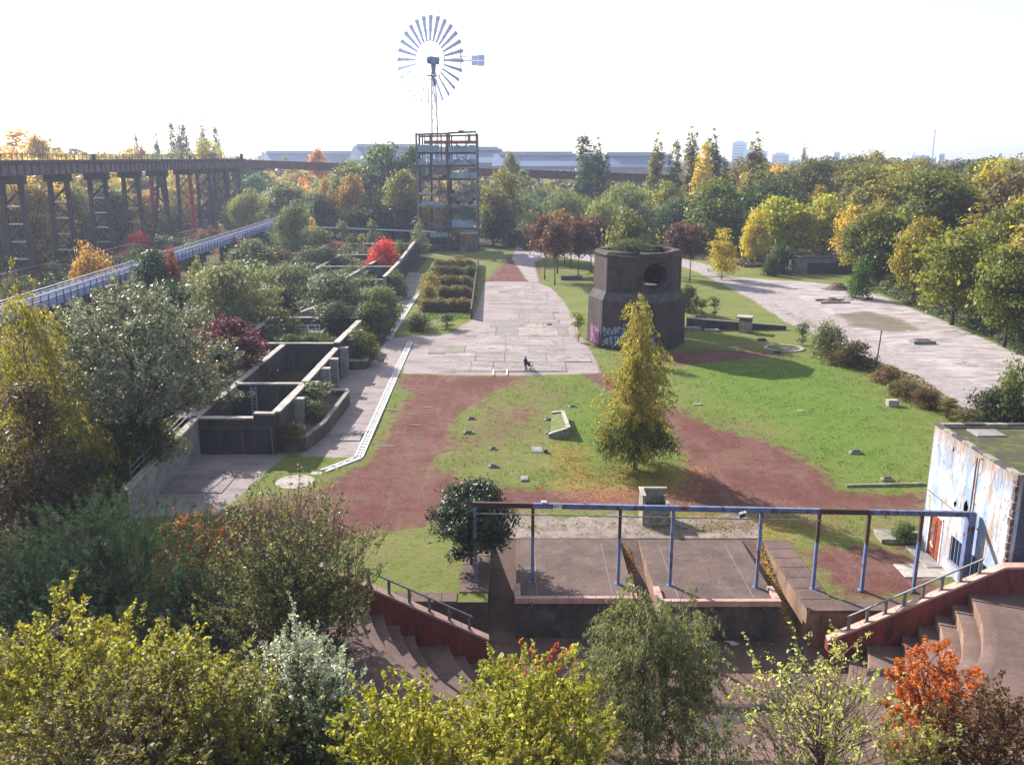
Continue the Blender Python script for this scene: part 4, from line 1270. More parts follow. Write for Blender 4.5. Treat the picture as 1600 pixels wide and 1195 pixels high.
# tail boom and vanes
Mt = Matrix.Translation(HUB) @ Matrix.Rotation(R(-8), 4, 'Z')
m = MB(); m.beam(Mt @ Vector((0,.5,.2)), Mt @ Vector((10.2,1.5,0)), .22); m.beam(Mt @ Vector((0,.5,.9)), Mt @ Vector((7.2,1.5,.5)), .14); m.build('tail_boom', M['hub_blue'], t)
m = MB(); m.beam(Mt @ Vector((7.3,1.3,-2.6)), Mt @ Vector((7.3,1.3,3.2)), .22); m.beam(Mt @ Vector((5.4,1.3,1.2)), Mt @ Vector((9.0,1.3,1.0)), .18); m.build('tail_cross', M['hub_blue'], t)
for k in range(2):
    for q in range(2):
        m = MB(); x0_ = 10.2 + q*1.85
        m.box(x0_, x0_+1.8, 1.45, 1.52, -1.45+k*1.5 + (.15 if q == 0 and k == 0 else 0), (-.02 if k == 0 else 1.45) - (.15 if q == 0 and k == 1 else 0), Mt); m.build('tail_vane', M['white_steel'], t)

# ------------------------------------------------------------------ octagonal brick ruin
OCX, OCY = 17.2, 121.5
t = thing('octagonal_ruin', 'dark octagonal brick tower ruin with a round hole in its side', 'ruined tower', (OCX, OCY, 0))
def octa(r, rot=22.5): return [(r*math.cos(R(rot+45*k)), r*math.sin(R(rot+45*k))) for k in range(8)]
ROT = -6.0
def oct_band(name, mat, r0, z0, r1, z1, inner=None, hole_face=None, hz=None, hr=None, jag=False):
    a = octa(r0, ROT); b_ = octa(r1, ROT)
    for k in range(8):
        k2 = (k+1) % 8
        m = MB()
        j = (lambda: random.uniform(-.15,.12)) if jag else (lambda: 0)
        if hole_face and k in hole_face:
            # face with a round opening
            A = Vector((*a[k], z0)); B = Vector((*a[k2], z0)); Tt = Vector((*b_[k], z1)); U = Vector((*b_[k2], z1))
            ex = (B - A); wl_ = ex.length; ex.normalize(); ez = (Tt - A); hl = ez.length
            ez = Vector((0,0,1))
            nrm = ex.cross(ez).normalized()
            cc = A + ex*(wl_/2) + Vector((0,0,hz - z0))
            ns = 24
            angs = [2*math.pi*i/ns for i in range(ns)]
            hh = z1 - z0
            def border(th):
                c, s = math.cos(th), math.sin(th)
                tx = (wl_/2)/abs(c) if abs(c) > 1e-6 else 1e9
                tz = ((hh-(hz-z0)) if s > 0 else (hz-z0))/abs(s) if abs(s) > 1e-6 else 1e9
                return min(tx, tz)
            corners = [math.atan2(hh-(hz-z0), wl_/2), math.pi-math.atan2(hh-(hz-z0), wl_/2), math.pi+math.atan2(hz-z0, wl_/2), 2*math.pi-math.atan2(hz-z0, wl_/2)]
            angs = sorted(angs + corners); ns = len(angs)
            vs = []
            for th in angs:
                rr = hr * (1 + .03*math.sin(5*th))
                p = cc + ex*math.cos(th)*rr + ez*math.sin(th)*rr
                q = cc + ex*math.cos(th)*border(th) + ez*math.sin(th)*border(th)
                vs += [p, q, p - nrm*1.1, q - nrm*1.1]
            fs = []
            for i in range(ns):
                b0_ = 4*i; b1_ = 4*((i+1) % ns)
                fs += [(b0_, b0_+1, b1_+1, b1_), (b0_, b1_, b1_+2, b0_+2), (b0_+2, b1_+2, b1_+3, b0_+3)]
            m.add(vs, fs)
        else:
            ti = 1.1
            a2 = octa(r0 - ti, ROT); b2 = octa(r1 - ti, ROT)
            jj = j(); j2 = j()
            vs = [(*a[k], z0), (*a[k2], z0), (*b_[k2], z1+j2), (*b_[k], z1+jj), (*a2[k], z0), (*a2[k2], z0), (*b2[k2], z1+jj), (*b2[k], z1+j2)]
            m.add(vs, [(0,1,2,3), (4,7,6,5), (3,2,6,7), (0,4,5,1)])
        m.build(name, M[mat], t)
HF = 6
oct_band('plinth_face', 'brick', 6.75, 0, 6.6, 6.4)
oct_band('chamfer_face', 'dark_concrete', 6.6, 6.4, 5.98, 7.5)
oct_band('shaft_face', 'brick', 5.94, 7.5, 5.9, 12.1, hole_face=(6, 2), hz=9.8, hr=1.7)  # unseen opening in the opposite face added so sunlight passes through
oct_band('cornice', 'dark_concrete', 5.95, 12.1, 6.15, 12.45, jag=True)
oct_band('broken_rim', 'brick', 5.95, 12.45, 5.75, 12.85, jag=True)
# surround of the round opening
a = octa(5.93, ROT); A = Vector((*a[HF], 0)); B = Vector((*a[(HF+1)%8], 0)); ex = (B-A).normalized(); mid = (A+B)/2; nrm = ex.cross(Vector((0,0,1)))
for k in range(20):
    t0, t1 = 2*math.pi*k/20+.02, 2*math.pi*(k+1)/20-.02
    vs = []
    for th in (t0, t1):
        for rr in (1.71, 2.02):
            for off in (-.2, .08):
                vs.append(mid + Vector((0,0,9.8)) + ex*math.cos(th)*rr + Vector((0,0,1))*math.sin(th)*rr + nrm*off)
    m = MB(); m.add(vs, [(0,1,3,2),(4,6,7,5),(1,5,7,3),(0,2,6,4),(0,4,5,1),(2,3,7,6)]); m.build('voussoir', M['brick'], t)
m = MB(); m.prism(octa(4.75, ROT), 0, 7.8); m.build('fill', M['rubble'], t)
m = MB(); m.prism(octa(4.8, ROT), 11.55, 11.95); m.build('bush_support', M['rubble'], t)  # slab added to hold up the bush that hides the hollow
# graffiti on the lower front faces
a = octa(6.78, ROT)
for fk, mt, u0, u1, z0_, z1_ in ((5, 'graffiti', .05, .97, .3, 3.3), (4, 'graffiti_pink', .3, .9, .3, 2.6), (6, 'graffiti', .02, .5, .4, 2.9)):
    A = Vector((*a[fk], 0)); B = Vector((*a[(fk+1)%8], 0)); ex = B - A; nrm = ex.normalized().cross(Vector((0,0,1)))
    pts = []
    n_ = 16
    for k in range(n_+1):
        u = u0 + (u1-u0)*k/n_
        pts.append((u, z0_ + random.uniform(-.15,.2)))
    top = [(u0 + (u1-u0)*k/n_, z1_ + random.uniform(-.5,.4)) for k in range(n_+1)]
    vs = [A + ex*u + Vector((0,0,z)) + nrm*.03 for u, z in pts] + [A + ex*u + Vector((0,0,z)) + nrm*.02 - nrm*.0 for u, z in top]
    m = MB(); m.add(vs, [(k,k+1,n_+2+k,n_+1+k) for k in range(n_)]); m.build('graffiti', M[mt], t)

# ------------------------------------------------------------------ blue steel frame
fp = [G(743,908), G(832,912), G(966,915), G(1047,917), G(1182,920), G(1270,921), G(1348,925), G(1427,925)]
t = thing('portal_gantry', 'long blue and rusty portal frame of nine posts over the stages', 'steel frame', (*fp[0], 0))
F0 = Vector((*fp[0], 0))
def FL(x): return Vector((x, fp[0][1] + (47.8 - fp[0][1]) * (x - fp[0][0]) / (26.6 - fp[0][0]), 0))
BZ = 5.0
for i, p in enumerate(fp):
    q = FL(p[0]) - F0
    m = MB(); m.beam(q + Vector((0,0,.05)), q + Vector((0,0,BZ-.18)), .18, .18, up=(0,1,0))
    m.box(q.x-.2,q.x+.2,q.y-.18,q.y+.18,.02,.09)
    m.build('post', M['frame_blue'] if i in (0, 3, 4) else M['frame_rusttop'], t)
q = FL(26.55) - F0
m = MB(); m.beam(q + Vector((0,0,.02)), q + Vector((0,0,BZ+.1)), .42, .42, up=(0,1,0)); m.build('post', M['concrete'] if False else M['frame_blue'], t)
xs_ = [fp[0][0]-.15] + [p[0] for p in fp[1:]] + [26.75]
for i, (xa, xb) in enumerate(zip(xs_[:-1], xs_[1:])):
    a = FL(xa) - F0; b_ = FL(xb) - F0
    m = MB(); m.beam(a + Vector((.005,0,BZ)), b_ + Vector((-.005,0,BZ)), .05, .24); m.beam(a + Vector((.005,0,BZ+.135)), b_ + Vector((-.005,0,BZ+.135)), .20, .03); m.beam(a + Vector((.005,0,BZ-.135)), b_ + Vector((-.005,0,BZ-.135)), .20, .03)
    m.build('beam', M['frame_rust'] if i in (4, 6, 7) else (M['frame_rusttop'] if i in (0, 5) else M['frame_blue']), t)
a = FL(fp[0][0]) - F0; b_ = FL(fp[5][0]) - F0
m = MB(); m.tube([a + Vector((0,-.2,BZ-.5)), b_ + Vector((0,-.2,BZ-.5))], .035, 6); m.build('cable_pipe', M['rail_steel'], t)
# number plate 601
sx, sy = ZY(871, 789, 49.0); base = FL(sx) - F0 + Vector((0, -.17, sy))
m = MB(); m.bbox(-.24, .24, -.02, .0, -.19, .19, .012); m2 = MB()
m.v = [(x, y, z) for x, y, z in m.v]
sg = m.build('number_sign', M['sign_white'], t, loc=base)
def txt(body, size, loc, parent, mat, rot=(math.pi/2, 0, 0), ext=.006):
    cu = bpy.data.curves.new(body, 'FONT'); cu.body = body; cu.size = size; cu.extrude = ext; cu.align_x = 'CENTER'; cu.align_y = 'CENTER'
    tmp = bpy.data.objects.new('tmp', cu); C.objects.link(tmp)
    dg = bpy.context.evaluated_depsgraph_get()
    me = bpy.data.meshes.new_from_object(tmp.evaluated_get(dg))
    bpy.data.objects.remove(tmp)
    me.materials.clear(); me.materials.append(mat)
    o = link('lettering', me, parent, loc); o.rotation_euler = rot
    return o
txt('601', .30, (0, -.03, 0), sg, M['black'])
# tilted floodlight box
sx, sy = ZY(1157, 799, 48.6); p = FL(sx)
fl = thing('floodlight', 'small pale tilted floodlight clamped under the frame beam', 'floodlight', (p.x, p.y - .15, sy))
fl.rotation_euler = (R(25), R(-12), R(8))
m = MB(); m.bbox(-.22,.22,-.18,.0,-.2,.2,.02); m.build('housing', M['sign_white'], fl)
m = MB(); m.box(-.18,.18,-.2,-.182,-.16,.16); m.build('lens', M['glass'], fl)
m = MB(); m.beam((0,.0,.15),(0,.12,.4),.05); m.build('bracket', M['rail_steel'], fl)
sx, sy = ZY(850, 783, 49.0); p = FL(sx)
m = MB(); m.bbox(-.16,.16,-.1,.1,0,.1,.02); setp(m.build('lamp_box', M['sign_white'], None, loc=(p.x,p.y,BZ+.19)), 'tiny white box on top of the frame beam left of the number', 'lamp')

# ------------------------------------------------------------------ peeling building at right
BX0, BX1, BY0, BY1, BH = 27.0, 44.0, 44.6, 54.2, 8.45
t = thing('old_building', 'flat-roofed building with peeling white and blue painted wall', 'building', (BX0, BY0, 0))
L_ = BY1 - BY0
# west wall with openings, built as strips round door and windows
ops = [(7.1, 8.7, 0.0, 2.9, 'door'), (4.5, 5.9, .9, 2.5, 'win'), (1.3, 3.5, .9, 2.4, 'win')]
def strip_wall(y0, y1, z0, z1):
    m = MB(); m.box(0, .35, y0, y1, z0, z1); return m
edges = sorted(set([0, L_] + [o[0] for o in ops] + [o[1] for o in ops]))
m = MB()
for ya, yb in zip(edges[:-1], edges[1:]):
    op = [o for o in ops if o[0] <= ya + 1e-6 and o[1] >= yb - 1e-6]
    if op:
        o = op[0]
        if o[2] > 0: m.box(0, .35, ya, yb, 0, o[2])
        m.box(0, .35, ya, yb, o[3], BH)
    else: m.box(0, .35, ya, yb, 0, BH)
m.build('west_wall', M['peeling'], t)
# thin plaster plates standing proud, flaked
for k in range(26):
    y = random.uniform(.3, L_-.5); z = random.uniform(3.2, 8.0); w = random.uniform(.2, .8); h = random.uniform(.3, 1.4)
    if k % 4 == 0: z = 8.45 - h*.5
    pts = []
    for q in range(9):
        th = 2*math.pi*q/9; pts.append((-.014, y + w*.5*math.cos(th)*random.uniform(.5,1.1), min(BH, z + h*.5*math.sin(th)*random.uniform(.5,1.1))))
    vs = pts + [(.0, y_, z_) for _, y_, z_ in pts]
    m = MB(); m.add(vs, [tuple(range(9))] + [(q, (q+1) % 9, 9+(q+1) % 9, 9+q) for q in range(9)]); m.build('plaster_flake', M['peeling'] if k % 3 else M['coping'], t)
m = MB()
for k in range(18):
    z = k*.47; m.box(-.03 - random.uniform(0,.06), .12, -.02, .25 + random.uniform(-.12,.15), z, z+.40)
m.build('exposed_quoin', M['quoin'], t)
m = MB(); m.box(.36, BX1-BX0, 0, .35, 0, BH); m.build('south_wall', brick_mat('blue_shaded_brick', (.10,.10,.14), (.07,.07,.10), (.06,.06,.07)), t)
m = MB(); m.box(.36, BX1-BX0, L_-.35, L_, 0, BH); m.build('north_wall', M['peeling'], t)
m = MB(); m.box(BX1-BX0-.35, BX1-BX0-.002, .36, L_-.36, 0, BH); m.build('east_wall', M['peeling'], t)
m = MB(); m.box(.36, BX1-BX0-.36, .36, L_-.36, BH-.35, BH-.12)
m.build('roof', M['moss_roof'], t)
for (x0, x1, y0, y1) in ((-.06, .3, -.05, L_+.05), (.305, BX1-BX0, L_-.35, L_+.05), (.305, BX1-BX0, -.05, .3)):
    k_ = 8 if x1 - x0 < 1 else 12
    for k in range(k_):
        if x1 - x0 < 1: q = (x0, x1, y0+(y1-y0)*k/k_+.008, y0+(y1-y0)*(k+1)/k_-.008)
        else: q = (x0+(x1-x0)*k/k_+.008, x0+(x1-x0)*(k+1)/k_-.008, y0, y1)
        m = MB(); m.bbox(*q, BH+.002, BH+.12+random.uniform(-.01,.02), .02, .008); m.build('parapet_stone', M['dark_concrete'] if k % 2 else M['stone'], t)
m = MB(); m.bbox(1.6,3.4,L_-2.2,L_-.8,BH-.12,BH-.04,.02); m.build('roof_slab', M['concrete'], t)
m = MB(); m.tube([(-.1, L_*.42, 3.0), (-.1, L_*.42, BH-.3)], .05, 6); m.build('downpipe', M['concrete'], t)
m = MB(); m.beam((-.03, 3.0, 4.1), (-.03, L_-.1, 4.1), .05, .06); m.build('string_course', M['concrete'], t)
for yy in (7.1, 7.92):
    m = MB(); m.box(.08, .16, yy+.03, yy+.75, .02, 2.85); d_ = m.build('door_leaf', M['door_rust'], t)
    m = MB(); m.box(.045,.078,yy+.15,yy+.6,1.6,2.5); m.box(.045,.078,yy+.15,yy+.6,.3,1.2); m.build('door_panel', M['door_rust'], d_)
m = MB(); m.tube([(.04, 8.1, 1.2), (.04, 8.3, 1.9), (.04, 8.5, 1.5), (.04, 8.3, 2.3)], .035, 4); m.tube([(.04,8.05,.7),(.04,8.5,.9),(.04,8.2,1.05)],.03,4); m.build('chalk_graffiti', M['sign_white'], t)
m = MB(); m.box(-.04,.3,7.0,7.095,0,3.0); m.box(-.04,.3,8.705,8.8,0,3.0); m.box(-.04,.3,7.0,8.8,2.905,3.0); m.build('door_frame', M['sign_white'], t)
for (ya, yb, za, zb) in ((4.5,5.9,.9,2.5),(1.3,3.5,.9,2.4)):
    m = MB(); m.box(.14,.2,ya+.02,yb-.02,za+.02,zb-.02); w_ = m.build('window', M['window_blue'], t)
    n_ = int((yb-ya)/.2)
    for k in range(n_):
        m = MB(); m.box(.03,.07,ya+.06+k*.2,ya+.10+k*.2,za+.01,zb-.01); m.build('grille_bar', M['black'] if k % 2 else M['tower_blue'], w_)
    m = MB(); m.box(-.05,.3,ya-.05,yb+.05,za-.09,za-.003); m.build('window_sill', M['concrete'], t)
m = MB(); m.bbox(-1.0,-.02,6.4,L_,-.05,.10,.03); m.build('door_step', M['concrete'], t)
c = G(1445, 892)
m = MB(); m.bbox(-1.6,1.4,-.9,.9,-.05,.05,.02,.01); setp(m.build('stone_slab', M['coping'], None, loc=(c[0],c[1],0)), 'pale paving slab in the gravel before the peeling building', 'slab')

# ------------------------------------------------------------------ concrete box behind the frame
c = G(1022, 824)
t = thing('concrete_box', 'tall open concrete box standing between frame and red path', 'concrete box', (c[0]+.15, c[1]+.2, 0))
W_, D_, H_ = 1.9, 1.9, 2.1
m = MB(); m.box(-.95,.95,0,.2,0,1.35); m.build('front_wall', M['stone'], t)
m = MB(); m.box(-.95,-.75,.202,D_,0,H_); m.build('side_wall', M['stone'], t)
m = MB(); m.box(.75,.95,.202,D_,0,1.6); m.build('side_wall', M['stone'], t)
m = MB(); m.box(-.748,.748,D_-.2,D_,0,H_-.003); m.build('back_wall', M['stone'], t)
m = MB(); m.bbox(-1.0,-.7,.21,D_+.05,H_+.002,H_+.12,.02,.01); m.bbox(-.69,1.0,D_-.25,D_+.05,H_+.002,H_+.12,.02,.01); m.build('coping_stone', M['coping'], t)
m = MB(); m.box(-.745,.745,.21,D_-.21,.9,1.1); m.build('inner_slab', M['dark_concrete'], t)

# ------------------------------------------------------------------ relics on the lawn
def relic(px, py, w, d, h, label, mat='stone', rot=0.0, plate=True, cat='foundation stone'):
    c = G(px, py)
    t = thing('foundation_stone', label, cat, (c[0], c[1], 0), rot)
    m = MB(); m.bbox(-w/2, w/2, -d/2, d/2, -.1, h, .05, .025); m.build('block', M[mat], t)
    if plate:
        m = MB(); m.bbox(-w*.3, w*.3, -d*.3, d*.3, h-.02, h+.10, .03, .02); m.build('plate', M['dark_concrete'], t)
    return t
relic(732, 677, .95, .6, .18, 'small stone stub in the grass nearest the red gravel bend')
relic(737, 655, .8, .5, .14, 'flat stone stub behind the one at the gravel bend')
relic(858, 657, .95, .6, .16, 'pale stub at the back inside the L-shaped low wall')
relic(861, 677, .95, .6, .16, 'pale stub at the front inside the L-shaped low wall')
relic(771, 702, .7, .45, .12, 'tiny stone in the grass left of the sunken slab')
relic(771, 729, .8, .5, .12, 'half-buried stone in grass left of the upright slab')
relic(839, 703, 1.0, 1.4, .08, 'flat pale sunken slab in the middle of the lawn', 'concrete', plate=False)
relic(853, 707, .35, .35, .3, 'little dark stone at the corner of the sunken slab', 'dark_concrete', plate=False)
relic(820, 748, .6, 1.1, .10, 'narrow pale slab lying in the front lawn', 'concrete', plate=False)
relic(895, 636, .9, .5, .12, 'grey stub on the lawn beyond the L-shaped wall')
relic(957, 660, 1.1, .9, .55, 'grey stone box half hidden left of the yellow birch', plate=False)
relic(1337, 708, 1.1, .5, .20, 'pale stone stub on the bright lawn in the open')
relic(1386, 750, .9, .5, .20, 'stone stub with orange leaves near the lawn edge kerb')
relic(1190, 533, 1.2, .7, .35, 'pair of dark stubs left of the white ring', 'dark_concrete')
relic(1214, 552, .9, .6, .35, 'dark stub in front of the white ring', 'dark_concrete', plate=False)
relic(1146, 544, 1.8, .5, .14, 'thin flat slab on the grass beside the ruin shadow', plate=False)
relic(1079, 516, 3.0, 1.4, .5, 'flat concrete pad right beside the octagonal ruin', plate=False)
relic(1112, 518, 2.2, 1.0, .35, 'low concrete pad between the ruin and the upright block', plate=False)
relic(1252, 643, .8, .5, .10, 'tiny stone on the far bright lawn', plate=False)
relic(1090, 632, .9, .5, .10, 'low stone on lawn right of the birch crown', plate=False)
relic(858, 508, .8, .5, .25, 'mossy stub on the plaza right half', plate=False)
relic(1440, 536, 3.0, 2.0, .45, 'low grey concrete plinth on the pale yard', 'concrete', plate=True, cat='plinth')
relic(1394, 634, 1.1, .8, .65, 'pale stone block among the russet roadside shrubs', 'coping', plate=False)
relic(893, 437, 4.5, 2.0, .9, 'dark low slab under the red-brown trees', 'dark_concrete', plate=False)
# L-shaped low wall with the ground falling away beside it
t = thing('low_wall', 'low L-shaped concrete wall casting a dark shadow on the lawn', 'wall', (*G(888, 684), 0))
a = G(857, 684); b_ = G(888, 684); c = G(879, 654); d_ = G(862, 654)
wall_run(t, [a, b_], -.2, [.35, .95], .25, 'stone', step=.9, caph=.08)
wall_run(t, [b_, c], -.2, [.95, .75], .25, 'stone', step=.9, caph=.08)
wall_run(t, [c, d_], -.2, [.75, .6], .25, 'stone', step=.9, caph=.08)
m = MB(); L0 = Vector(t.location)
m.prism([(p[0]-L0.x, p[1]-L0.y) for p in ((a[0]+.1, a[1]+.13), (b_[0]-.14, b_[1]+.13), (c[0]-.14, c[1]-.13), (d_[0], d_[1]-.13))], -.1, [.25,.85,.68,.5]); m.build('turf', simple('turf_infill', (.10,.12,.03), .95, .4, 1.5), t)
# long dark strip, built as a low wall run, and wedge block right of the ruin
t = thing('low_wall', 'long dark low strip running right from the ruin', 'wall', (*G(1075, 512), 0))
a = G(1072, 514); b_ = G(1228, 515)
wall_run(t, [a, b_], -.2, [1.6, .5], .4, 'dark_concrete', capmat='stone', step=3)
t = thing('upright_block', 'upright wedge of concrete on the lawn right of the ruin', 'concrete block', (*G(1164, 519), 0), R(-20))
m = MB(); m.prism([(-.9,-.6),(.9,-.6),(.9,.9),(-.9,.9)], 0, [1.9,1.7,1.9,2.1]); m.build('block', M['stone'], t)
m = MB(); m.bbox(-1.3,1.0,-.7,1.3,2.12,2.35,.05,.02); m.build('cap', M['coping'], t)
# white ring basin
c = G(1225, 545)
t = thing('ring_basin', 'white round basin rim sunk in the lawn', 'basin', (c[0], c[1], 0))
for k in range(24):
    aa, ab = 2*math.pi*k/24+.01, 2*math.pi*(k+1)/24-.01
    m = MB(); m.prism([(2.2*math.cos(aa),1.9*math.sin(aa)),(2.65*math.cos(aa),2.3*math.sin(aa)),(2.65*math.cos(ab),2.3*math.sin(ab)),(2.2*math.cos(ab),1.9*math.sin(ab))], -.1, .16); m.build('rim_stone', M['coping'], t)
m = MB(); m.prism([(2.15*math.cos(2*math.pi*k/24),1.85*math.sin(2*math.pi*k/24)) for k in range(24)], -.1, .03); m.build('basin_floor', M['dark_concrete'], t)
# stone kerb of the lawn near the building
a = G(1322, 760); b_ = G(1446, 757)
t = thing('kerb', 'thin stone kerb along the bright lawn edge left of the building', 'kerb', (*a, 0))
for k in range(10):
    p = Vector(((b_[0]-a[0])*k/10, (b_[1]-a[1])*k/10, .06)); q = Vector(((b_[0]-a[0])*(k+.97)/10, (b_[1]-a[1])*(k+.97)/10, .06))
    m = MB(); m.beam(p, q, .2, .22); m.build('kerb_stone', M['stone'], t)
# raised slab beside the gravel bed
c = G(1405, 843)
t = thing('raised_slab', 'raised cracked slab with dark gap near the building door', 'slab', (c[0], c[1], 0), R(-4))
m = MB(); m.bbox(-1.4,-.1,-.7,1.0,0,.30,.04,.03); m.build('slab', M['stone'], t)
m = MB(); m.bbox(-.08,1.5,.45,1.0,0,.30,.04,.03); m.build('slab', M['stone'], t)
m = MB(); m.bbox(-.08,1.5,-.7,-.45,0,.26,.04,.03); m.build('slab', M['stone'], t)
m = MB(); m.box(-.07,1.49,-.44,.44,0,.03); m.build('gap_floor', M['black'], t)
# rubble pit near ruin, mounds in the yard
def mound(px, py, rx, ry, h, label, ring=None):
    c = G(px, py); n_ = 22; mrings = 7
    V = [(0, 0, h)]; Fq = []
    for i in range(1, mrings+1):
        rr = i / mrings
        for k in range(n_):
            th = 2*math.pi*k/n_
            z = h * (math.cos(math.pi*rr)*.5+.5) * random.uniform(.75, 1.2)
            V.append((rx*rr*math.cos(th)*random.uniform(.94,1.06), ry*rr*math.sin(th)*random.uniform(.94,1.06), z if i < mrings else -.05))
    for k in range(n_): Fq.append((0, 1+k, 1+(k+1) % n_))
    F4 = []
    for i in range(mrings-1):
        for k in range(n_):
            a_ = 1+i*n_+k; b2 = 1+i*n_+(k+1) % n_
            F4.append((a_, a_+n_, b2+n_, b2))
    t = thing('rubble_mound', label, 'mound', (c[0], c[1], 0))
    link('mound', np_mesh('mound', V, [np.array(Fq), np.array(F4)], M['rubble'], smooth=True), t)
    if ring:
        for s in (-1, 1):
            m = MB(); m.bbox(-rx*1.05, rx*1.1, s*ry*.8-.15, s*ry*.8+.15, -.05, .32, .03, .02); m.build('kerb', M['stone'], t)
        m = MB(); m.bbox(rx*.6, rx*1.9, -ry*1.1, -ry*.3, -.02, .06, .02); m.build('slab', M['coping'], t)
    return t
mound(1308, 452, 3.2, 2.6, 1.2, 'dark brown rubble heap at the far edge of the yard')
mound(1300, 472, 2.4, 1.9, .8, 'brown heap with stone kerb in the middle of the yard', True)
mound(1090, 498, 2.2, 1.4, .7, 'dark rubble by a hole right of the ruin')
# lone pole
c = G(1368, 577)
t = thing('pole', 'thin lone dark pole between the roadside shrubs and road', 'pole', (c[0], c[1], 0))
m = MB(); m.tube([(0,0,0),(.25,0,4.6)], [.09,.07], 8); m.build('shaft', M['rust_steel'], t)
m = MB(); m.tube([(.25,0,4.6),(.255,0,4.75)], [.11,.11], 8); m.build('cap', M['rust_steel'], t)

# ------------------------------------------------------------------ shed, car and fence by the yard
c = G(1288, 427)
t = thing('shed', 'low grey corrugated shed with brown flat roof by the yard', 'shed', (c[0], c[1]+4, 0))
m = MB(); m.box(-6,6.5,0,4,0,3.0); m.build('wall', M['shed'], t)
m = MB()
for k in range(40): m.box(-6+k*.315,-6+k*.315+.12,-.06,0,0,3.0)
m.build('corrugation', M['shed'], t)
m = MB(); m.box(-6.3,6.8,-.4,4.4,3.0,3.2); m.build('roof', M['shed_roof'], t)
m = MB(); m.box(3.5,4.5,-.09,-.062,0,2.2); m.build('door', M['tower_dark'], t)
t = thing('board_fence', 'dark board fence between the shed and the pale yard', 'fence', (c[0]-4, c[1]-1, 0))
for k in range(62):
    m = MB(); m.box(k*.25+.01, k*.25+.235, random.uniform(-.03,.03), .05, 0, 2.4+random.uniform(-.08,.08)); m.build('board', M['fence_wood'], t)
for k in range(6):
    m = MB(); m.beam((k*3.1,.12,0),(k*3.1,.12,2.5),.14); m.build('post', M['tower_dark'], t)
c = G(1264, 416)
t = thing('parked_car', 'teal parked car with bright windscreen behind the grey shed', 'car', (c[0]-1.5, c[1]+6, 1.2), R(20))
prof = [(-2.2,.35),(-2.2,.8),(-1.9,.95),(-1.1,1.0),(-.5,1.42),(.8,1.45),(1.5,1.05),(2.1,.95),(2.2,.6),(2.15,.35)]
m = MB(); vs = [(x,-.85,z) for x,z in prof] + [(x,.85,z) for x,z in prof]; n_ = len(prof)
m.add(vs, [tuple(range(n_)), tuple(reversed(range(n_, 2*n_)))] + [(k,(k+1)%n_+0,(k+1)%n_+n_,k+n_)[::-1] for k in range(n_)]); m.build('body', M['car'], t)
m = MB(); m.add([(-1.02,-.7,1.05),(-.56,-.65,1.40),(-.56,.65,1.40),(-1.02,.7,1.05)], [(0,1,2,3)]); o=m.build('windscreen', M['hall_light'], t); o.location=(-.03,0,.02)
for s in (-1,1):
    m = MB(); m.box(-.45,.3,s*.86-.01,s*.86+.01,1.05,1.36); m.build('side_window', M['glass'], t)
    m = MB(); m.box(.36,1.0,s*.86-.01,s*.86+.01,1.05,1.34); m.build('side_window', M['glass'], t)
    for x in (-1.35, 1.35):
        m = MB(); m.tube([(x, s*.68, .33), (x, s*.88, .33)], .33, 16); w_ = m.build('wheel', M['rubber'], t)
        m = MB(); m.tube([(x, s*.875, .33), (x, s*.895, .33)], .2, 12); m.build('rim', M['chrome'], w_)
    m = MB(); m.box(-2.22,-2.16,s*.6-.18,s*.6+.18,.62,.76); m.build('headlight', M['sign_white'], t)
m = MB(); m.prism([(-8,-3),(12,-3),(12,9),(-8,9)], -1.3, -.02); setp(m.build('raised_bank', M['rubble'], None, loc=(c[0], c[1]+6.5, 1.2)), kind='structure')
# low houses half hidden in the trees
for (px, Yd, w, d, h, lab) in ((1158, 236, 14, 8, 3.6, 'low dark building with thin white roof edge in the trees'), (1335, 222, 9, 6, 3.2, 'small pale flat-roofed garage behind the yellow trees')):
    X = (px-800)/FPX*Yd*1.0
    t = thing('garage', lab, 'garage', (X, Yd, 0))
    m = MB(); m.box(-w/2,w/2,0,d,0,h); m.build('wall', M['tower_dark'] if px < 1200 else M['hall_wall'], t)
    m = MB(); m.box(-w/2-.3,w/2+.3,-.4,d+.3,h,h+.35); m.build('roof', M['sign_white'], t)
    for k in range(3):
        m = MB(); m.box(-w/2+1+k*w/3.3,-w/2+2.4+k*w/3.3,-.05,-.002,.8,2.3); m.build('window', M['glass'], t)
# park benches/steps: furrows of a small vegetable bed
t = thing('garden_bed', 'brown striped planting bed on the slope beside the yellow birch', 'flower bed', (*G(1178, 415), 0), R(10))
for k in range(7):
    m = MB(); m.tube([(-4, k*2.0-3, .1), (0, k*2.0-3+.3, .3), (4.5, k*2.0-3, .1)], [.35,.5,.35], 6); m.build('furrow', M['rubble'], t)

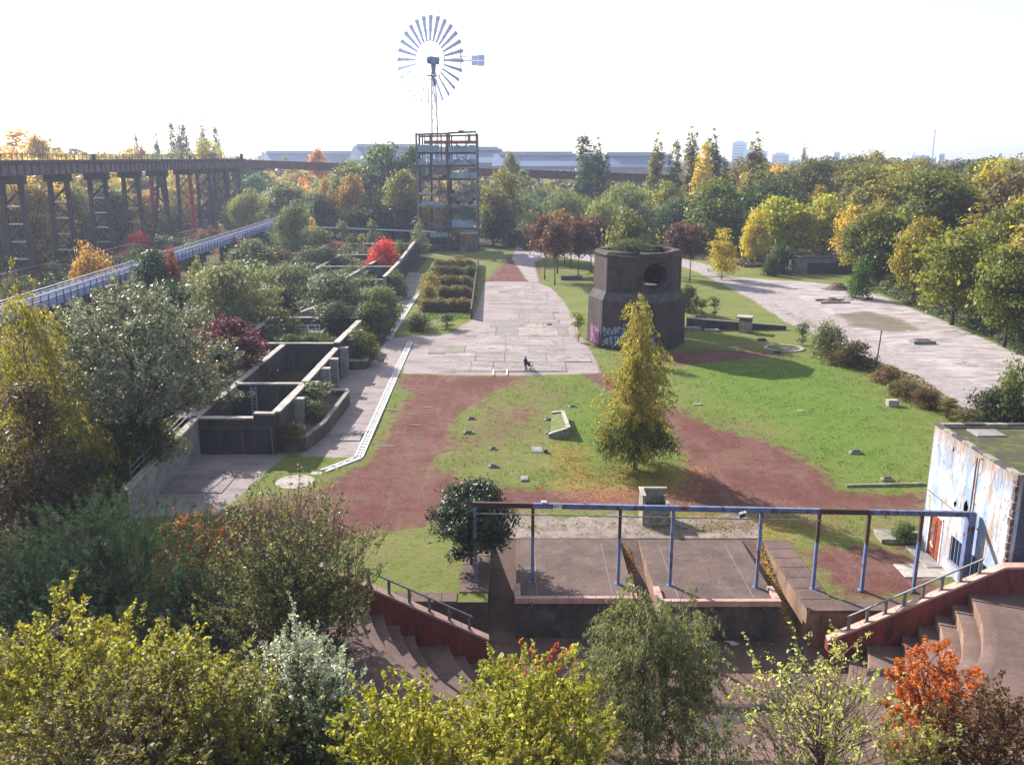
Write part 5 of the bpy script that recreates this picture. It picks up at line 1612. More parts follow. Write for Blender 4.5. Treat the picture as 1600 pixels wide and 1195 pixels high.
# ------------------------------------------------------------------ halls and towers on the skyline
def hall(pxa, pxb, ytop, Yd, depth, label, nwin=10, roof='hall_roof', wall='hall_wall', bands=1, eave=.6):
    xa, z = ZY(pxa, ytop, Yd); xb, _ = ZY(pxb, ytop, Yd)
    t = thing('factory_hall', label, 'factory hall', ((xa+xb)/2, Yd, 0))
    w = xb - xa; ze = z * eave + 0
    m = MB(); m.box(-w/2, w/2, 0, depth, 0, ze); m.build('wall', M[wall], t)
    m = MB(); y2 = depth*.35
    vs = [(-w/2-1, -1, ze+.01), (w/2+1, -1, ze+.01), (w/2+1-w*.02, y2, z-1.5), (-w/2-1+w*.02, y2, z-1.5), (-w/2-1, depth+1, ze+.01), (w/2+1, depth+1, ze+.01)]
    m.add(vs, [(0,1,2,3), (3,2,5,4), (0,3,4), (1,5,2), (0,4,5,1)]); m.build('roof', M[roof], t)
    m = MB(); m.box(-w*.44, w*.44, y2-depth*.08, y2+depth*.08, z-2.6, z-.4); m.build('skylight', M['hall_light'], t)
    m = MB(); m.box(-w*.45, w*.45, y2-depth*.10, y2+depth*.10, z-.4, z); m.build('skylight_roof', M[roof], t)
    for b in range(bands):
        for k in range(nwin):
            x0_ = -w/2 + w*(k+.12)/nwin; x1_ = -w/2 + w*(k+.85)/nwin
            m = MB(); m.box(x0_, x1_, -.25, -.02, ze*(.35+b*.3), ze*(.52+b*.3)); m.build('window', M['hall_light'], t)
    return t
hall(545, 655, 225, 820, 60, 'long pale factory hall on the skyline left of the tower', 12)
hall(400, 560, 236, 900, 50, 'low far factory hall on the left skyline', 9)
hall(655, 785, 229, 780, 90, 'big grey-blue factory hall right behind the tower top', 12)
hall(770, 905, 237, 760, 80, 'blue-grey hall with light strips right of the tower', 12, bands=2)
hall(905, 950, 240, 800, 60, 'small hall joining the two big ones behind poplars', 5)
hall(948, 1052, 238, 720, 60, 'brick factory hall with many windows between poplars', 14, wall='hall_brick', bands=1)
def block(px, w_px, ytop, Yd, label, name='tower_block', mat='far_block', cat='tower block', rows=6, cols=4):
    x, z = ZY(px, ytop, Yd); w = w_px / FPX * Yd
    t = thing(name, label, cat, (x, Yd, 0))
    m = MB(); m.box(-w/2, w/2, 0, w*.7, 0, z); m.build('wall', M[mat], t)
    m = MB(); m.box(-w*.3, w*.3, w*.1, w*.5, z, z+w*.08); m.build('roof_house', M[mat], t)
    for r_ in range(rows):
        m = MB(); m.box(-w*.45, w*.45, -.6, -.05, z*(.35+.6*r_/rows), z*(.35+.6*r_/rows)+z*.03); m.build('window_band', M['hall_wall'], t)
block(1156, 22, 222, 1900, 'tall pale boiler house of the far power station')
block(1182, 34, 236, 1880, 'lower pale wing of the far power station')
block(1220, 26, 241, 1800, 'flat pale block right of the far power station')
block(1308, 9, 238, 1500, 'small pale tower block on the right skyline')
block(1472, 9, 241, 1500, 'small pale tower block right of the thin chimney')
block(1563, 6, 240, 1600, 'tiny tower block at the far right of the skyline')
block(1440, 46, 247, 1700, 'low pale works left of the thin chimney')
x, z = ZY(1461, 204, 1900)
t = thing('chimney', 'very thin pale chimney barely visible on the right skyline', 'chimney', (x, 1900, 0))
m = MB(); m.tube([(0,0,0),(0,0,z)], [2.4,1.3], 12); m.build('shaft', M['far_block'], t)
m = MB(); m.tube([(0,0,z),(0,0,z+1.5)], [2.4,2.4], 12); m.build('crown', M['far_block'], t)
# ------------------------------------------------------------------ vegetation
def unit(v): return v / np.maximum(np.linalg.norm(v, axis=-1, keepdims=True), 1e-6)

def leaves_mesh(name, P, L, Wd, Nn=None, A=None, clump=None, mat=None, jitter=.35):
    """one rhombic leaf per point P; A = long axis (n,3), Nn = rough normal"""
    n = len(P)
    if Nn is None: Nn = rng.normal(size=(n, 3))
    Nn = unit(Nn)
    if A is None: A = rng.normal(size=(n, 3))
    A = unit(A - (A * Nn).sum(-1, keepdims=True) * Nn * .9)
    B = unit(np.cross(Nn, A))
    s = np.clip(rng.lognormal(-.06, .38, (n, 1)), .35, 2.0)
    l = L * s * .5; w = Wd * s * .5
    fold = Nn * w * .35
    V = np.stack([P - A*l, P + B*w + fold - A*l*.1, P + A*l, P - B*w + fold - A*l*.1], 1).reshape(-1, 3)
    F = np.arange(n * 4).reshape(n, 4)
    rnd = np.repeat(rng.random(n), 4)
    cl = np.repeat(clump if clump is not None else rng.random(n), 4)
    return np_mesh(name, V, F, mat, {'rnd': rnd, 'clump': np.clip(cl, 0, 1)})

PROFILES = {
 # radius as a fraction of half width for height fraction u of the crown
 'broad':  lambda u: np.sqrt(np.clip(1 - (2*u - .86)**2 / 1.3, 0.02, 1)) * np.where(u < .12, .75, 1),
 'dome':   lambda u: np.sqrt(np.clip(1 - u**2 * .98, 0.02, 1)),
 'lonebirch': lambda u: np.interp(u, [0,.06,.18,.30,.45,.62,.75,.88,1], [.55,.92,1.0,.86,.80,.74,.52,.34,.10]),
 'flat':   lambda u: np.sqrt(np.clip(1 - u**4 * .95, 0.02, 1)) * (.9 + .1*u),
 'column': lambda u: np.interp(u, [0,.1,.3,.55,.8,.93,1], [.45,.8,1,.92,.68,.42,.22]),
 'birch':  lambda u: np.clip(1.02 - u, .03, 1) ** .55 * np.where(u < .2, .72 + u*1.4, 1),
 'vase':   lambda u: np.clip(.35 + .75*u, 0, 1) * np.sqrt(np.clip(1 - np.clip((u-.6)/.42, 0, 1)**2, .02, 1)),
 'umbrella': lambda u: np.sqrt(np.clip(1 - (2*u - .8)**2 / 1.5, 0.02, 1)),
}
def crown_points(profile, W, H, z0, nc, npl, cr, seed, shell=.45, lobes=.22, flat=.75, droop=0.0):
    r = np.random.default_rng(seed)
    prof = PROFILES[profile]
    u = r.uniform(0, 1, nc * 6)
    acc = r.uniform(0, 1, nc * 6) < prof(u) ** 1.3 + .05
    u = u[acc][:nc]; nc = len(u)
    # centres: keep a few in the heart of the crown, most near the surface
    th = r.uniform(0, 2*np.pi, nc)
    ph = r.uniform(0, 6.28, 4)
    lob = 1 + lobes * (np.sin(2*th + ph[0] + 3*u) * .5 + np.sin(3*th + ph[1] - 5*u) * .5 + np.sin(5*th + ph[2] + 9*u) * .3)
    rad = prof(u) * W/2 * lob * (1 - cr*.8) * r.uniform(0, 1, nc) ** shell
    cz = z0 + u * (H - z0) * (1 - cr * .35)
    lean = np.array([math.cos(ph[3]), math.sin(ph[3])]) * W * .04
    Cc = np.stack([rad*np.cos(th) + lean[0]*u*2, rad*np.sin(th) + lean[1]*u*2, cz], -1)
    rc = cr * W/2 * r.uniform(.65, 1.35, nc)
    if profile in ('column', 'birch'): rc *= (1.15 - .6*u)
    reps = np.maximum(4, (npl * (rc/rc.mean())**1.7).astype(int))
    ci = np.repeat(np.arange(nc), reps)
    n = len(ci)
    d = unit(r.normal(size=(n, 3)))
    d[:, 2] = np.where(r.random(n) < .55, np.abs(d[:, 2]), d[:, 2])
    rr = r.uniform(0, 1, n) ** (1/2.4)
    off = d * (rc[ci] * rr)[:, None]
    off[:, 2] *= flat
    stray = r.random(n) < .16
    off[stray] *= r.uniform(1.0, 1.75, (int(stray.sum()), 1))
    P = Cc[ci] + off
    if droop: P[:, 2] -= droop * r.uniform(0, 1, n) ** 1.5 * (np.linalg.norm(off[:, :2], axis=1) / rc[ci])
    rad_ = np.linalg.norm(P[:, :2], axis=1)
    kx = (W/2) / np.percentile(rad_, 97.5); kz = (H - z0) / max(.1, np.percentile(P[:, 2], 99.3) - z0)
    P[:, :2] *= kx; Cc[:, :2] *= kx; P[:, 2] = z0 + (P[:, 2] - z0) * kz; Cc[:, 2] = z0 + (Cc[:, 2] - z0) * kz
    P[:, 2] = np.maximum(P[:, 2], .05)
    crand = r.uniform(0, 1, nc)
    cl = np.clip(crand[ci] * .75 + .25 * r.uniform(0, 1, n), 0, 1)
    return P, d, cl, Cc, rc

def limb_mesh(name, Cc, H, z0, trunk_r, mat, seed, frac=.75, trunks=1, sides=5, twigs=0, twig_len=.9, rc=None, bend=.25, twig_r=.012, minr=.02):
    r = random.Random(seed)
    mb = MB()
    top = H * .78
    roots = []
    for k in range(trunks):
        a = r.uniform(0, 6.28); sp = 0 if trunks == 1 else r.uniform(.05, .25) * H * .5
        pts = []
        for i in range(7):
            f = i / 6
            pts.append(Vector((math.cos(a)*sp*f**1.3 + r.uniform(-.02,.02)*H*f, math.sin(a)*sp*f**1.3 + r.uniform(-.02,.02)*H*f, top*f - .1)))
        mb.tube(pts, [trunk_r*(1 - .85*(i/6)**.8)*(1.25 if i == 0 else 1) for i in range(7)], sides+1)
        roots.append(pts)
    for ci, c in enumerate(Cc):
        if r.random() > frac: continue
        c = Vector(c)
        pts = min(roots, key=lambda P: (P[4] - c).length)
        tz = max(.12*H if trunks > 1 else z0*.55, c.z - (Vector((c.x, c.y, 0)).length) * r.uniform(.5, .9))
        f = min(.97, tz / top); i = int(f*6); i = min(i, 5)
        s = pts[i].lerp(pts[i+1], f*6 - i)
        mid = s.lerp(c, .5) + Vector((r.uniform(-1,1), r.uniform(-1,1), r.uniform(-.2,1))) * (c - s).length * bend * .5
        r0 = max(trunk_r * .38 * (1 - f*.7), minr*1.6)
        P = [s, s.lerp(mid, .55) + Vector((0,0,.03)), mid, mid.lerp(c, .6) + Vector((r.uniform(-1,1),r.uniform(-1,1),r.uniform(0,1)))*.05*(c-s).length, c]
        mb.tube(P, [r0, r0*.8, r0*.6, r0*.4, minr*.6], sides-1 if sides > 4 else 4, cap=False)
        rcc = rc[ci] if rc is not None else 1
        for q in range(twigs):
            a = mid.lerp(c, r.uniform(.2, 1))
            dv = Vector((r.gauss(0,1), r.gauss(0,1), r.gauss(.8,.6))).normalized() * rcc * twig_len * r.uniform(.6, 1.2)
            mb.tube([a, a + dv*.5 + Vector((0,0,.04)), a + dv], [twig_r*1.5, twig_r, twig_r*.4], 3, cap=False)
    return mb.mesh(name, mat, smooth=True)

def sprig_crown(profile, W, H, z0, ns, lps, ln, spread, seed, updir=.8, droop=0.0, shell=.5, lobes=.3):
    """leaves set along short shoots: looser than round clumps"""
    r = np.random.default_rng(seed)
    prof = PROFILES[profile]
    u = r.uniform(0, 1, ns * 6); u = u[r.uniform(0, 1, len(u)) < prof(u)**1.2 + .05][:ns]; ns = len(u)
    th = r.uniform(0, 2*np.pi, ns); ph = r.uniform(0, 6.28, 6)
    lob = 1 + lobes * (.45*np.sin(2*th+ph[0]+4*u) + .4*np.sin(3*th+ph[1]-7*u) + .35*np.sin(5*th+ph[2]+11*u) + .25*np.sin(9*th+ph[3]+17*u))
    rad = prof(u) * W/2 * lob * r.uniform(0, 1, ns)**shell
    top = 1 + .10*np.sin(th*3+ph[4]+rad) + .08*np.sin(th*7+ph[5]+2*rad)
    B = np.stack([rad*np.cos(th), rad*np.sin(th), z0 + u*(H-z0)*top*.93], -1)
    outw = np.stack([np.cos(th), np.sin(th), np.zeros(ns)], -1)
    D = unit(outw*(.25 + .6*(rad/(W/2)))[:, None] + np.array([0, 0, updir]) + r.normal(size=(ns, 3))*.38)
    L = ln * r.uniform(.5, 1.5, ns)
    ci = np.repeat(np.arange(ns), lps); n = len(ci)
    t = r.uniform(0, 1, n) ** .8
    P = B[ci] + D[ci]*(L[ci]*t)[:, None]
    P[:, 2] -= droop * L[ci] * t**2
    off = unit(r.normal(size=(n, 3))) * (spread*(1.15 - .7*t))[:, None]
    P = P + off
    rad_ = np.linalg.norm(P[:, :2], axis=1)
    kx = (W/2)/np.percentile(rad_, 98); kz = (H - z0)/max(.1, np.percentile(P[:, 2], 99.5) - z0)
    P[:, :2] *= kx; B[:, :2] *= kx; P[:, 2] = z0 + (P[:, 2]-z0)*kz; B[:, 2] = z0 + (B[:, 2]-z0)*kz
    P[:, 2] = np.maximum(P[:, 2], .04)
    big = .5 + .5*np.sin(B[:, 0]*1.1 + ph[0])*np.sin(B[:, 1]*1.3 + ph[1])*np.sin(B[:, 2]*1.7 + ph[2])
    cr_ = np.clip(.5*big + .5*r.uniform(0, 1, ns), 0, 1)
    cl = np.clip(cr_[ci]*.7 + .3*r.uniform(0, 1, n), 0, 1)
    return P, unit(off), D[ci], cl, B, D, L

def sprig_twigs(mb, B, D, L, droop, r_, frac, rnd):
    for b, d, l in zip(B, D, L):
        if rnd.random() > frac: continue
        b = Vector(b); d = Vector(d)
        mb.tube([b - d*l*.5 - Vector((0,0,.1)), b + d*l*.45, b + d*l - Vector((0,0,droop*l))], [r_*1.6, r_, r_*.4], 3, cap=False)

class Proto: pass
def make_sprig(kind, profile, W, H, z0, ns, lps, leaf, ln, spread, seed, mat='leaf', trunk_r=.08, trunks=5, bark='twig', updir=.8, droop=0.0, shell=.5, lobes=.3, twigfrac=.5, twig_r=.010, limbs=60, style='spray'):
    P, off, Dl, cl, B, D, L = sprig_crown(profile, W, H, z0, ns, lps, ln, spread, seed, updir, droop, shell, lobes)
    n = len(P)
    if style == 'weep': A = Dl*.3 + np.array([0,0,-1.0]) + rng.normal(size=(n,3))*.3; N = off + rng.normal(size=(n,3))*.6
    else: A = off*.8 + Dl*.5 + rng.normal(size=(n,3))*.4; N = np.array([0,0,.7]) + off*.3 + rng.normal(size=(n,3))*.7
    pr = Proto(); pr.kind = kind; pr.W = W; pr.H = H
    pr.crown = leaves_mesh('crown', P, leaf[0], leaf[1], N, A, cl, M[mat])
    rnd = random.Random(seed)
    sel = rnd.sample(range(len(B)), min(limbs, len(B)))
    tm = limb_mesh('trunk', B[sel], H, z0, trunk_r, M[bark], seed, frac=1, trunks=trunks, twigs=1, rc=np.full(len(sel), ln*1.3), sides=5, twig_r=twig_r*1.2, minr=.018)
    mb = MB(); sprig_twigs(mb, B, D, L, droop, twig_r, twigfrac, rnd)
    if mb.v:
        bm = mb.mesh('twigs', M[bark])
        pr.twigs = bm
    else: pr.twigs = None
    pr.trunk = tm
    return pr

def make_proto(kind, profile, W, H, z0, nc, npl, leaf, cr, seed, mat='leaf', trunk_r=.22, trunks=1, style='normal', frac=.7, twigs=0, shell=.45, flat=.75, bark='bark', lobes=.22, sides=5, twig_r=.012, minr=.03, droop=0.0):
    P, d, cl, Cc, rc = crown_points(profile, W, H, z0, nc, npl, cr, seed, shell=shell, flat=flat, lobes=lobes, droop=droop)
    n = len(P)
    up = np.array([0, 0, 1.0])
    if style == 'weep':
        A = up * -1 + rng.normal(size=(n, 3)) * .35 + d * .25
        N = d + rng.normal(size=(n, 3)) * .6
        me = leaves_mesh('crown', P, leaf[0], leaf[1], N, A, cl, M[mat])
    elif style == 'needle':
        A = d * np.array([1, 1, .5]) + up * .75 + rng.normal(size=(n, 3)) * .45
        me = leaves_mesh('crown', P, leaf[0], leaf[1], rng.normal(size=(n, 3)), A, cl, M[mat])
    elif style == 'spray':
        A = d * .5 + up * .5 + rng.normal(size=(n, 3)) * .6
        N = up * .9 + d * .4 + rng.normal(size=(n, 3)) * .55
        me = leaves_mesh('crown', P, leaf[0], leaf[1], N, A, cl, M[mat])
    else:
        N = d * .8 + up * .45 + rng.normal(size=(n, 3)) * .75
        me = leaves_mesh('crown', P, leaf[0], leaf[1], N, None, cl, M[mat])
    pr = Proto()
    pr.crown = me; pr.W = W; pr.H = H; pr.kind = kind
    pr.trunk = limb_mesh('trunk', Cc, H, z0, trunk_r, M[bark], seed, frac=frac, trunks=trunks, twigs=twigs, rc=rc, sides=sides, twig_r=twig_r, minr=minr)
    return pr

PR = {}
# middle-distance and woodland kinds (shared by many copies)
for i in range(3):
    PR['broad', i] = make_proto('broad_tree', 'broad', 10, 12, 2.2, 95, 95, (.42, .26), .30, 100+i, trunk_r=.24, frac=.5)
    PR['bush', i] = make_proto('bush', 'dome', 6, 4, .0, 60, 80, (.24, .15), .34, 120+i, trunk_r=.08, trunks=4, frac=.4)
    PR['wood', i] = make_proto('broad_tree', 'broad', 11, 14, 1.0, 150, 95, (.42, .27), .26, 140+i, trunk_r=.28, frac=.35, sides=4)
for i in range(2):
    PR['poplar', i] = make_proto('poplar_tree', 'column', 5, 22, 1.5, 110, 42, (.50, .32), .42, 160+i, trunk_r=.26, frac=.3, shell=.5, sides=4, flat=1.3)
    PR['willow', i] = make_proto('willow_tree', 'broad', 9, 8, .8, 90, 120, (.42, .11), .30, 170+i, style='weep', trunk_r=.16, trunks=3, frac=.5)
    PR['birch', i] = make_proto('birch_tree', 'birch', 5, 10, 1.2, 80, 60, (.26, .16), .36, 180+i, style='weep', trunk_r=.10, bark='birch_bark', frac=.5)
PR['plane', 0] = make_proto('round_headed_tree', 'umbrella', 7, 10, 4.6, 70, 60, (.36, .24), .33, 190, trunk_r=.15, frac=.7, sides=5)
PR['hedge', 0] = make_proto('shrub', 'dome', 5, 2.6, .0, 70, 110, (.20, .13), .36, 195, trunk_r=.06, trunks=4, frac=.3, flat=.8)
PR['sapling', 0] = make_proto('sapling', 'vase', 2.4, 4, .5, 28, 38, (.20, .12), .36, 197, trunk_r=.05, trunks=2, frac=.9)

def tree(kind, px, ytop, Y, wpx, color, label, zb=0.0, cat=None, rot=None, group=None, depth=1.0, name=None, tone=None, height=None, X=None):
    pr = PR[kind]
    if X is None:
        X, zt_ = ZY(px, ytop, Y)
        Hh = max(.8, zt_ - zb)
        dist = Y * math.cos(PITCH) + (CAM_H - (zb + zt_)/2) * math.sin(PITCH)
        Wd = wpx / FPX * dist
    else:
        Hh = height; Wd = wpx
    t = thing(name or pr.kind, label, cat or ('shrub' if pr.kind in ('bush', 'shrub') else 'tree'), (X, Y, zb), rng.uniform(0, 6.28) if rot is None else rot, group)
    s = (Wd/pr.W, Wd/pr.W*depth, Hh/pr.H)
    tr = link('trunk', pr.trunk, t); cr_ = link('crown', pr.crown, t)
    tr.scale = s; cr_.scale = s
    cr_.color = (*color, 1)
    return t

K = dict(green=(.060,.095,.026), dkgreen=(.034,.058,.026), olive=(.115,.12,.040), yellowgreen=(.20,.21,.035), yellow=(.42,.30,.035),
         orange=(.42,.17,.035), red=(.50,.045,.03), rust=(.17,.075,.03), purple=(.075,.022,.04), greygreen=(.115,.135,.085),
         silver=(.24,.26,.20), brown=(.13,.085,.048), redbrown=(.115,.05,.04), ygold=(.30,.24,.045), blue=(.07,.10,.075))

# --- foreground trees, each with a crown of its own
def fg(px, ytop, Y, wpx, color, label, cat='tree', zb=ztop, depth=1.0, name='broad_tree', **kw):
    X, zt_ = ZY(px, ytop, Y)
    H = zt_ - zb
    dist = Y * math.cos(PITCH) + (CAM_H - (zb + zt_)/2) * math.sin(PITCH)
    W = wpx / FPX * dist
    cr = kw.pop('cr', .26)
    prof = kw.pop('profile', 'dome')
    nl = kw.pop('n', 22000); nc = kw.pop('nc', 110)
    leaf = kw.pop('leaf', (.17, .10))
    key = ('fg', len(PR))
    if kw.get('style') in ('spray', 'sprigweep'):
        st_ = kw.pop('style'); kw.pop('frac', None); kw.pop('twigs', None); kw.pop('flat', None); kw.pop('minr', None)
        ns = kw.pop('ns', nc*6)
        PR[key] = make_sprig(name, prof, W, H, kw.pop('z0', H*.04), ns, max(4, int(nl/ns)), leaf, kw.pop('ln', .75), kw.pop('spread', .13), 300+len(PR), style='weep' if st_ == 'sprigweep' else 'spray', **kw)
    else:
      PR[key] = make_proto(name, prof, W, H, kw.pop('z0', H*.06), nc, nl/nc, leaf, cr, 300 + len(PR), **kw)
    t = thing(name, label, cat, (X, Y, zb))
    link('trunk', PR[key].trunk, t); c_ = link('crown', PR[key].crown, t)
    c_.scale = (1, depth, 1); c_.color = (*color, 1)
    if getattr(PR[key], 'twigs', None): link('twigs', PR[key].twigs, t)['kind'] = 'stuff'
    return t
fg(150, 775, 41, 330, (.050,.092,.046), 'dark green pine with feathery tufts at lower left', 'tree', name='pine_tree', profile='broad', n=60000, ns=1100, leaf=(.17,.022), mat='needle', style='spray', trunk_r=.20, trunks=2, ln=.75, spread=.13, updir=.9, z0=.4, lobes=.6, limbs=90, bark='bark')
fg(30, 850, 39, 240, (.044,.08,.042), 'second dark pine half cut by the left edge', 'tree', name='pine_tree', profile='broad', n=36000, ns=700, leaf=(.17,.022), mat='needle', style='spray', trunk_r=.16, trunks=2, ln=.7, spread=.13, z0=.3, lobes=.5, bark='bark')
fg(290, 880, 38, 190, (.042,.075,.04), 'low dark pine bough mass between the pine and tall bush', 'tree', name='pine_tree', profile='dome', n=30000, ns=600, leaf=(.17,.022), mat='needle', style='spray', trunk_r=.12, trunks=3, ln=.7, spread=.13, z0=.3, lobes=.5, bark='bark')
fg(300, 806, 47, 170, (.24,.115,.03), 'rust brown bush between the pine and the grey court', 'shrub', name='bush', zb=0, n=15000, nc=70, leaf=(.13,.08), style='spray', trunks=4, trunk_r=.07)
fg(455, 758, 38.5, 290, (.135,.14,.06), 'tall half-bare olive bush with upright twigs before the left wall', 'shrub', name='tall_bush', profile='vase', n=15000, ns=620, leaf=(.12,.07), trunks=8, trunk_r=.06, style='spray', ln=1.1, spread=.16, updir=1.3, twigfrac=1, z0=.3, lobes=.4, shell=.6)
fg(430, 860, 37, 290, (.11,.12,.05), 'dense lower olive bush under the tall half-bare one', 'shrub', name='bush', profile='flat', n=26000, ns=700, leaf=(.12,.07), trunks=5, trunk_r=.06, style='spray', ln=.9)
fg(90, 968, 27, 440, (.28,.265,.045), 'large yellow-green bush filling the bottom left corner', 'tree', profile='flat', n=50000, ns=1300, leaf=(.15,.085), style='spray', trunks=6, trunk_r=.09, lobes=.4, ln=.8, spread=.16)
fg(265, 1000, 26.5, 240, (.26,.25,.05), 'yellow-green bush joined to the right of the corner bush', 'tree', profile='flat', n=27000, ns=800, leaf=(.14,.08), style='spray', trunks=5, trunk_r=.08, lobes=.4)
fg(350, 1030, 24.5, 200, (.21,.20,.055), 'olive-yellow bush in front between the corner bush and silver bush', 'shrub', name='bush', profile='flat', n=18000, ns=560, leaf=(.13,.07), style='spray', trunks=5, trunk_r=.07)
fg(150, 1075, 22.5, 420, (.17,.15,.055), 'twiggy olive bush at the very bottom left', 'shrub', name='bush', profile='flat', n=26000, ns=950, leaf=(.12,.07), style='spray', trunks=7, trunk_r=.07, twigfrac=.9, ln=.9)
fg(460, 990, 27.5, 270, (.38,.41,.33), 'silver-white leaved bush at the bottom, left of centre', 'shrub', name='bush', profile='flat', n=27000, ns=800, leaf=(.115,.065), style='spray', mat='leaf_gloss', trunks=5, trunk_r=.08, ln=.7, spread=.10, updir=1.2)
fg(470, 1060, 26, 230, (.06,.085,.045), 'dark green bush hidden under the silver-white bush', 'shrub', name='bush', profile='flat', n=20000, ns=600, leaf=(.12,.07), style='spray', trunks=5, trunk_r=.06)
fg(620, 1072, 23.5, 260, (.32,.31,.045), 'yellow-green bush bottom centre, left of the pair', 'shrub', name='bush', profile='flat', n=28000, ns=850, leaf=(.125,.075), style='spray', trunks=5, trunk_r=.07, ln=.6, spread=.11)
fg(820, 1040, 25.5, 320, (.31,.31,.05), 'broad yellow-green bush bottom centre with willow on its right', 'shrub', name='bush', profile='flat', n=42000, ns=1200, leaf=(.125,.075), style='spray', trunks=6, trunk_r=.08, ln=.65, spread=.12, updir=1.0)
fg(760, 1130, 21.5, 420, (.30,.28,.05), 'lowest yellow-green bush cut by the bottom edge', 'shrub', name='bush', profile='flat', n=28000, ns=900, leaf=(.115,.07), style='spray', trunks=6, trunk_r=.06, ln=.6, spread=.12)
fg(1020, 935, 30.5, 285, (.175,.19,.105), 'grey-green willow before the second stage block', 'tree', name='willow_tree', profile='broad', n=48000, ns=1100, leaf=(.17,.034), style='sprigweep', trunk_r=.13, trunks=4, z0=.3, lobes=.45, ln=1.0, spread=.16, updir=.5, droop=.6)
fg(845, 1000, 33, 140, (.50,.11,.035), 'sprigs of orange-red sumac above the yellow-green bush', 'shrub', name='bush', profile='vase', n=1500, ns=40, leaf=(.18,.07), trunks=5, trunk_r=.03, style='spray', z0=1.5, zb=ZARENA, twigfrac=1, limbs=30)
fg(1300, 1022, 26.5, 320, (.42,.43,.16), 'sparse pale green shrub with bare stems at bottom right', 'shrub', name='tall_bush', profile='vase', n=6500, ns=420, leaf=(.13,.07), trunks=11, trunk_r=.05, style='spray', twigfrac=1, z0=.6, shell=.65, lobes=.45, ln=.8, limbs=90)
fg(1460, 1020, 29, 200, (.48,.14,.035), 'orange-red maple-like bush in front of the right seating steps', 'tree', n=8500, ns=300, leaf=(.14,.09), trunk_r=.07, trunks=4, style='spray', profile='vase', z0=.8, lobes=.5, ln=.6, updir=.4, twigfrac=.8)
fg(1560, 1085, 26, 260, (.13,.07,.04), 'dark red-brown bush in the bottom right corner', 'shrub', name='bush', profile='flat', n=24000, ns=750, leaf=(.12,.07), style='spray', trunks=5, trunk_r=.07)
fg(1440, 1130, 23, 130, (.20,.18,.05), 'small yellow-olive shrub left of the dark corner bush', 'shrub', name='bush', profile='flat', n=8000, ns=300, leaf=(.12,.07), style='spray', trunks=5, trunk_r=.05)
fg(1130, 1120, 24, 130, (.13,.15,.07), 'thin green shrub at the bottom right of the willow', 'shrub', name='bush', profile='vase', n=5000, ns=180, leaf=(.13,.045), style='spray', trunks=5, trunk_r=.05, twigfrac=.8)
fg(735, 757, 51.5, 140, (.034,.055,.032), 'round dark evergreen bush behind the left end of the blue frame', 'shrub', name='bush', zb=0, n=17000, nc=80, leaf=(.22,.085), cr=.24, mat='leaf_gloss', trunks=3, trunk_r=.09, frac=.5, z0=.7, profile='broad', lobes=.12)
fg(1001, 478, 69.2, 116, (.32,.275,.05), 'tall yellow birch with green lower boughs standing alone on the lawn', 'tree', name='birch_tree', zb=0, n=44000, ns=1500, leaf=(.14,.075), style='sprigweep', trunk_r=.16, trunks=1, bark='birch_bark', z0=1.2, profile='lonebirch', lobes=.75, ln=1.0, spread=.2, updir=.3, droop=.7, limbs=110, twigfrac=.3)
fg(190, 446, 66, 320, (.20,.215,.16), 'big silvery poplar-like tree with dark forked trunk at left', 'tree', zb=2.4, n=50000, ns=1500, leaf=(.19,.13), mat='leaf_gloss', style='spray', trunk_r=.20, trunks=3, z0=3.0, profile='broad', lobes=.45, ln=1.1, spread=.30, limbs=110, bark='bark', twigfrac=.3)
fg(35, 462, 59, 200, (.25,.22,.035), 'tall yellow-green weeping birch at the left edge', 'tree', name='birch_tree', zb=1.0, n=38000, ns=1000, leaf=(.18,.07), style='sprigweep', trunk_r=.2, trunks=2, z0=.6, profile='birch', ln=1.4, spread=.22, updir=.2, droop=.9, limbs=90)
fg(50, 600, 53, 190, (.085,.060,.035), 'dark brown-green shrub mass below the left weeping birch', 'shrub', name='bush', zb=0, n=20000, nc=90, leaf=(.20,.12), cr=.28, trunks=5, trunk_r=.08, frac=.5)
fg(205, 640, 66, 150, (.10,.11,.035), 'mixed green undergrowth shrub at the silvery tree foot', 'shrub', name='bush', zb=2.3, n=17000, nc=80, leaf=(.18,.11), cr=.28, trunks=5, trunk_r=.06, frac=.5)
fg(105, 690, 56.5, 130, (.055,.075,.035), 'dark green shrub before the top end of the retaining wall', 'shrub', name='bush', zb=0, n=14000, nc=70, leaf=(.18,.11), cr=.28, trunks=5, trunk_r=.06, frac=.5)
fg(355, 498, 93, 120, (.105,.022,.045), 'dark purple-leaved tree inside the second bunker chamber', 'tree', zb=0, n=15000, nc=80, leaf=(.24,.15), cr=.26, trunk_r=.16, frac=.5, z0=.8, profile='broad')
# the birch keeps green boughs low down: a second crown colour on its skirt
for o in list(C.objects):
    if o.name.startswith('birch_tree') and o.get('label', '').startswith('tall yellow birch'):
        pr = crown_points('dome', 7.0, 4.6, 1.5, 60, 260, .27, 901, flat=1.0, droop=.6)
        P, d, cl, Cc, rc = pr
        me = leaves_mesh('green_boughs', P, .17, .08, d + rng.normal(size=(len(P), 3))*.5, np.array([0,0,-1.0]) + rng.normal(size=(len(P), 3))*.4, cl, M['leaf'])
        q = link('green_boughs', me, o); q.color = (.085,.12,.03,1)

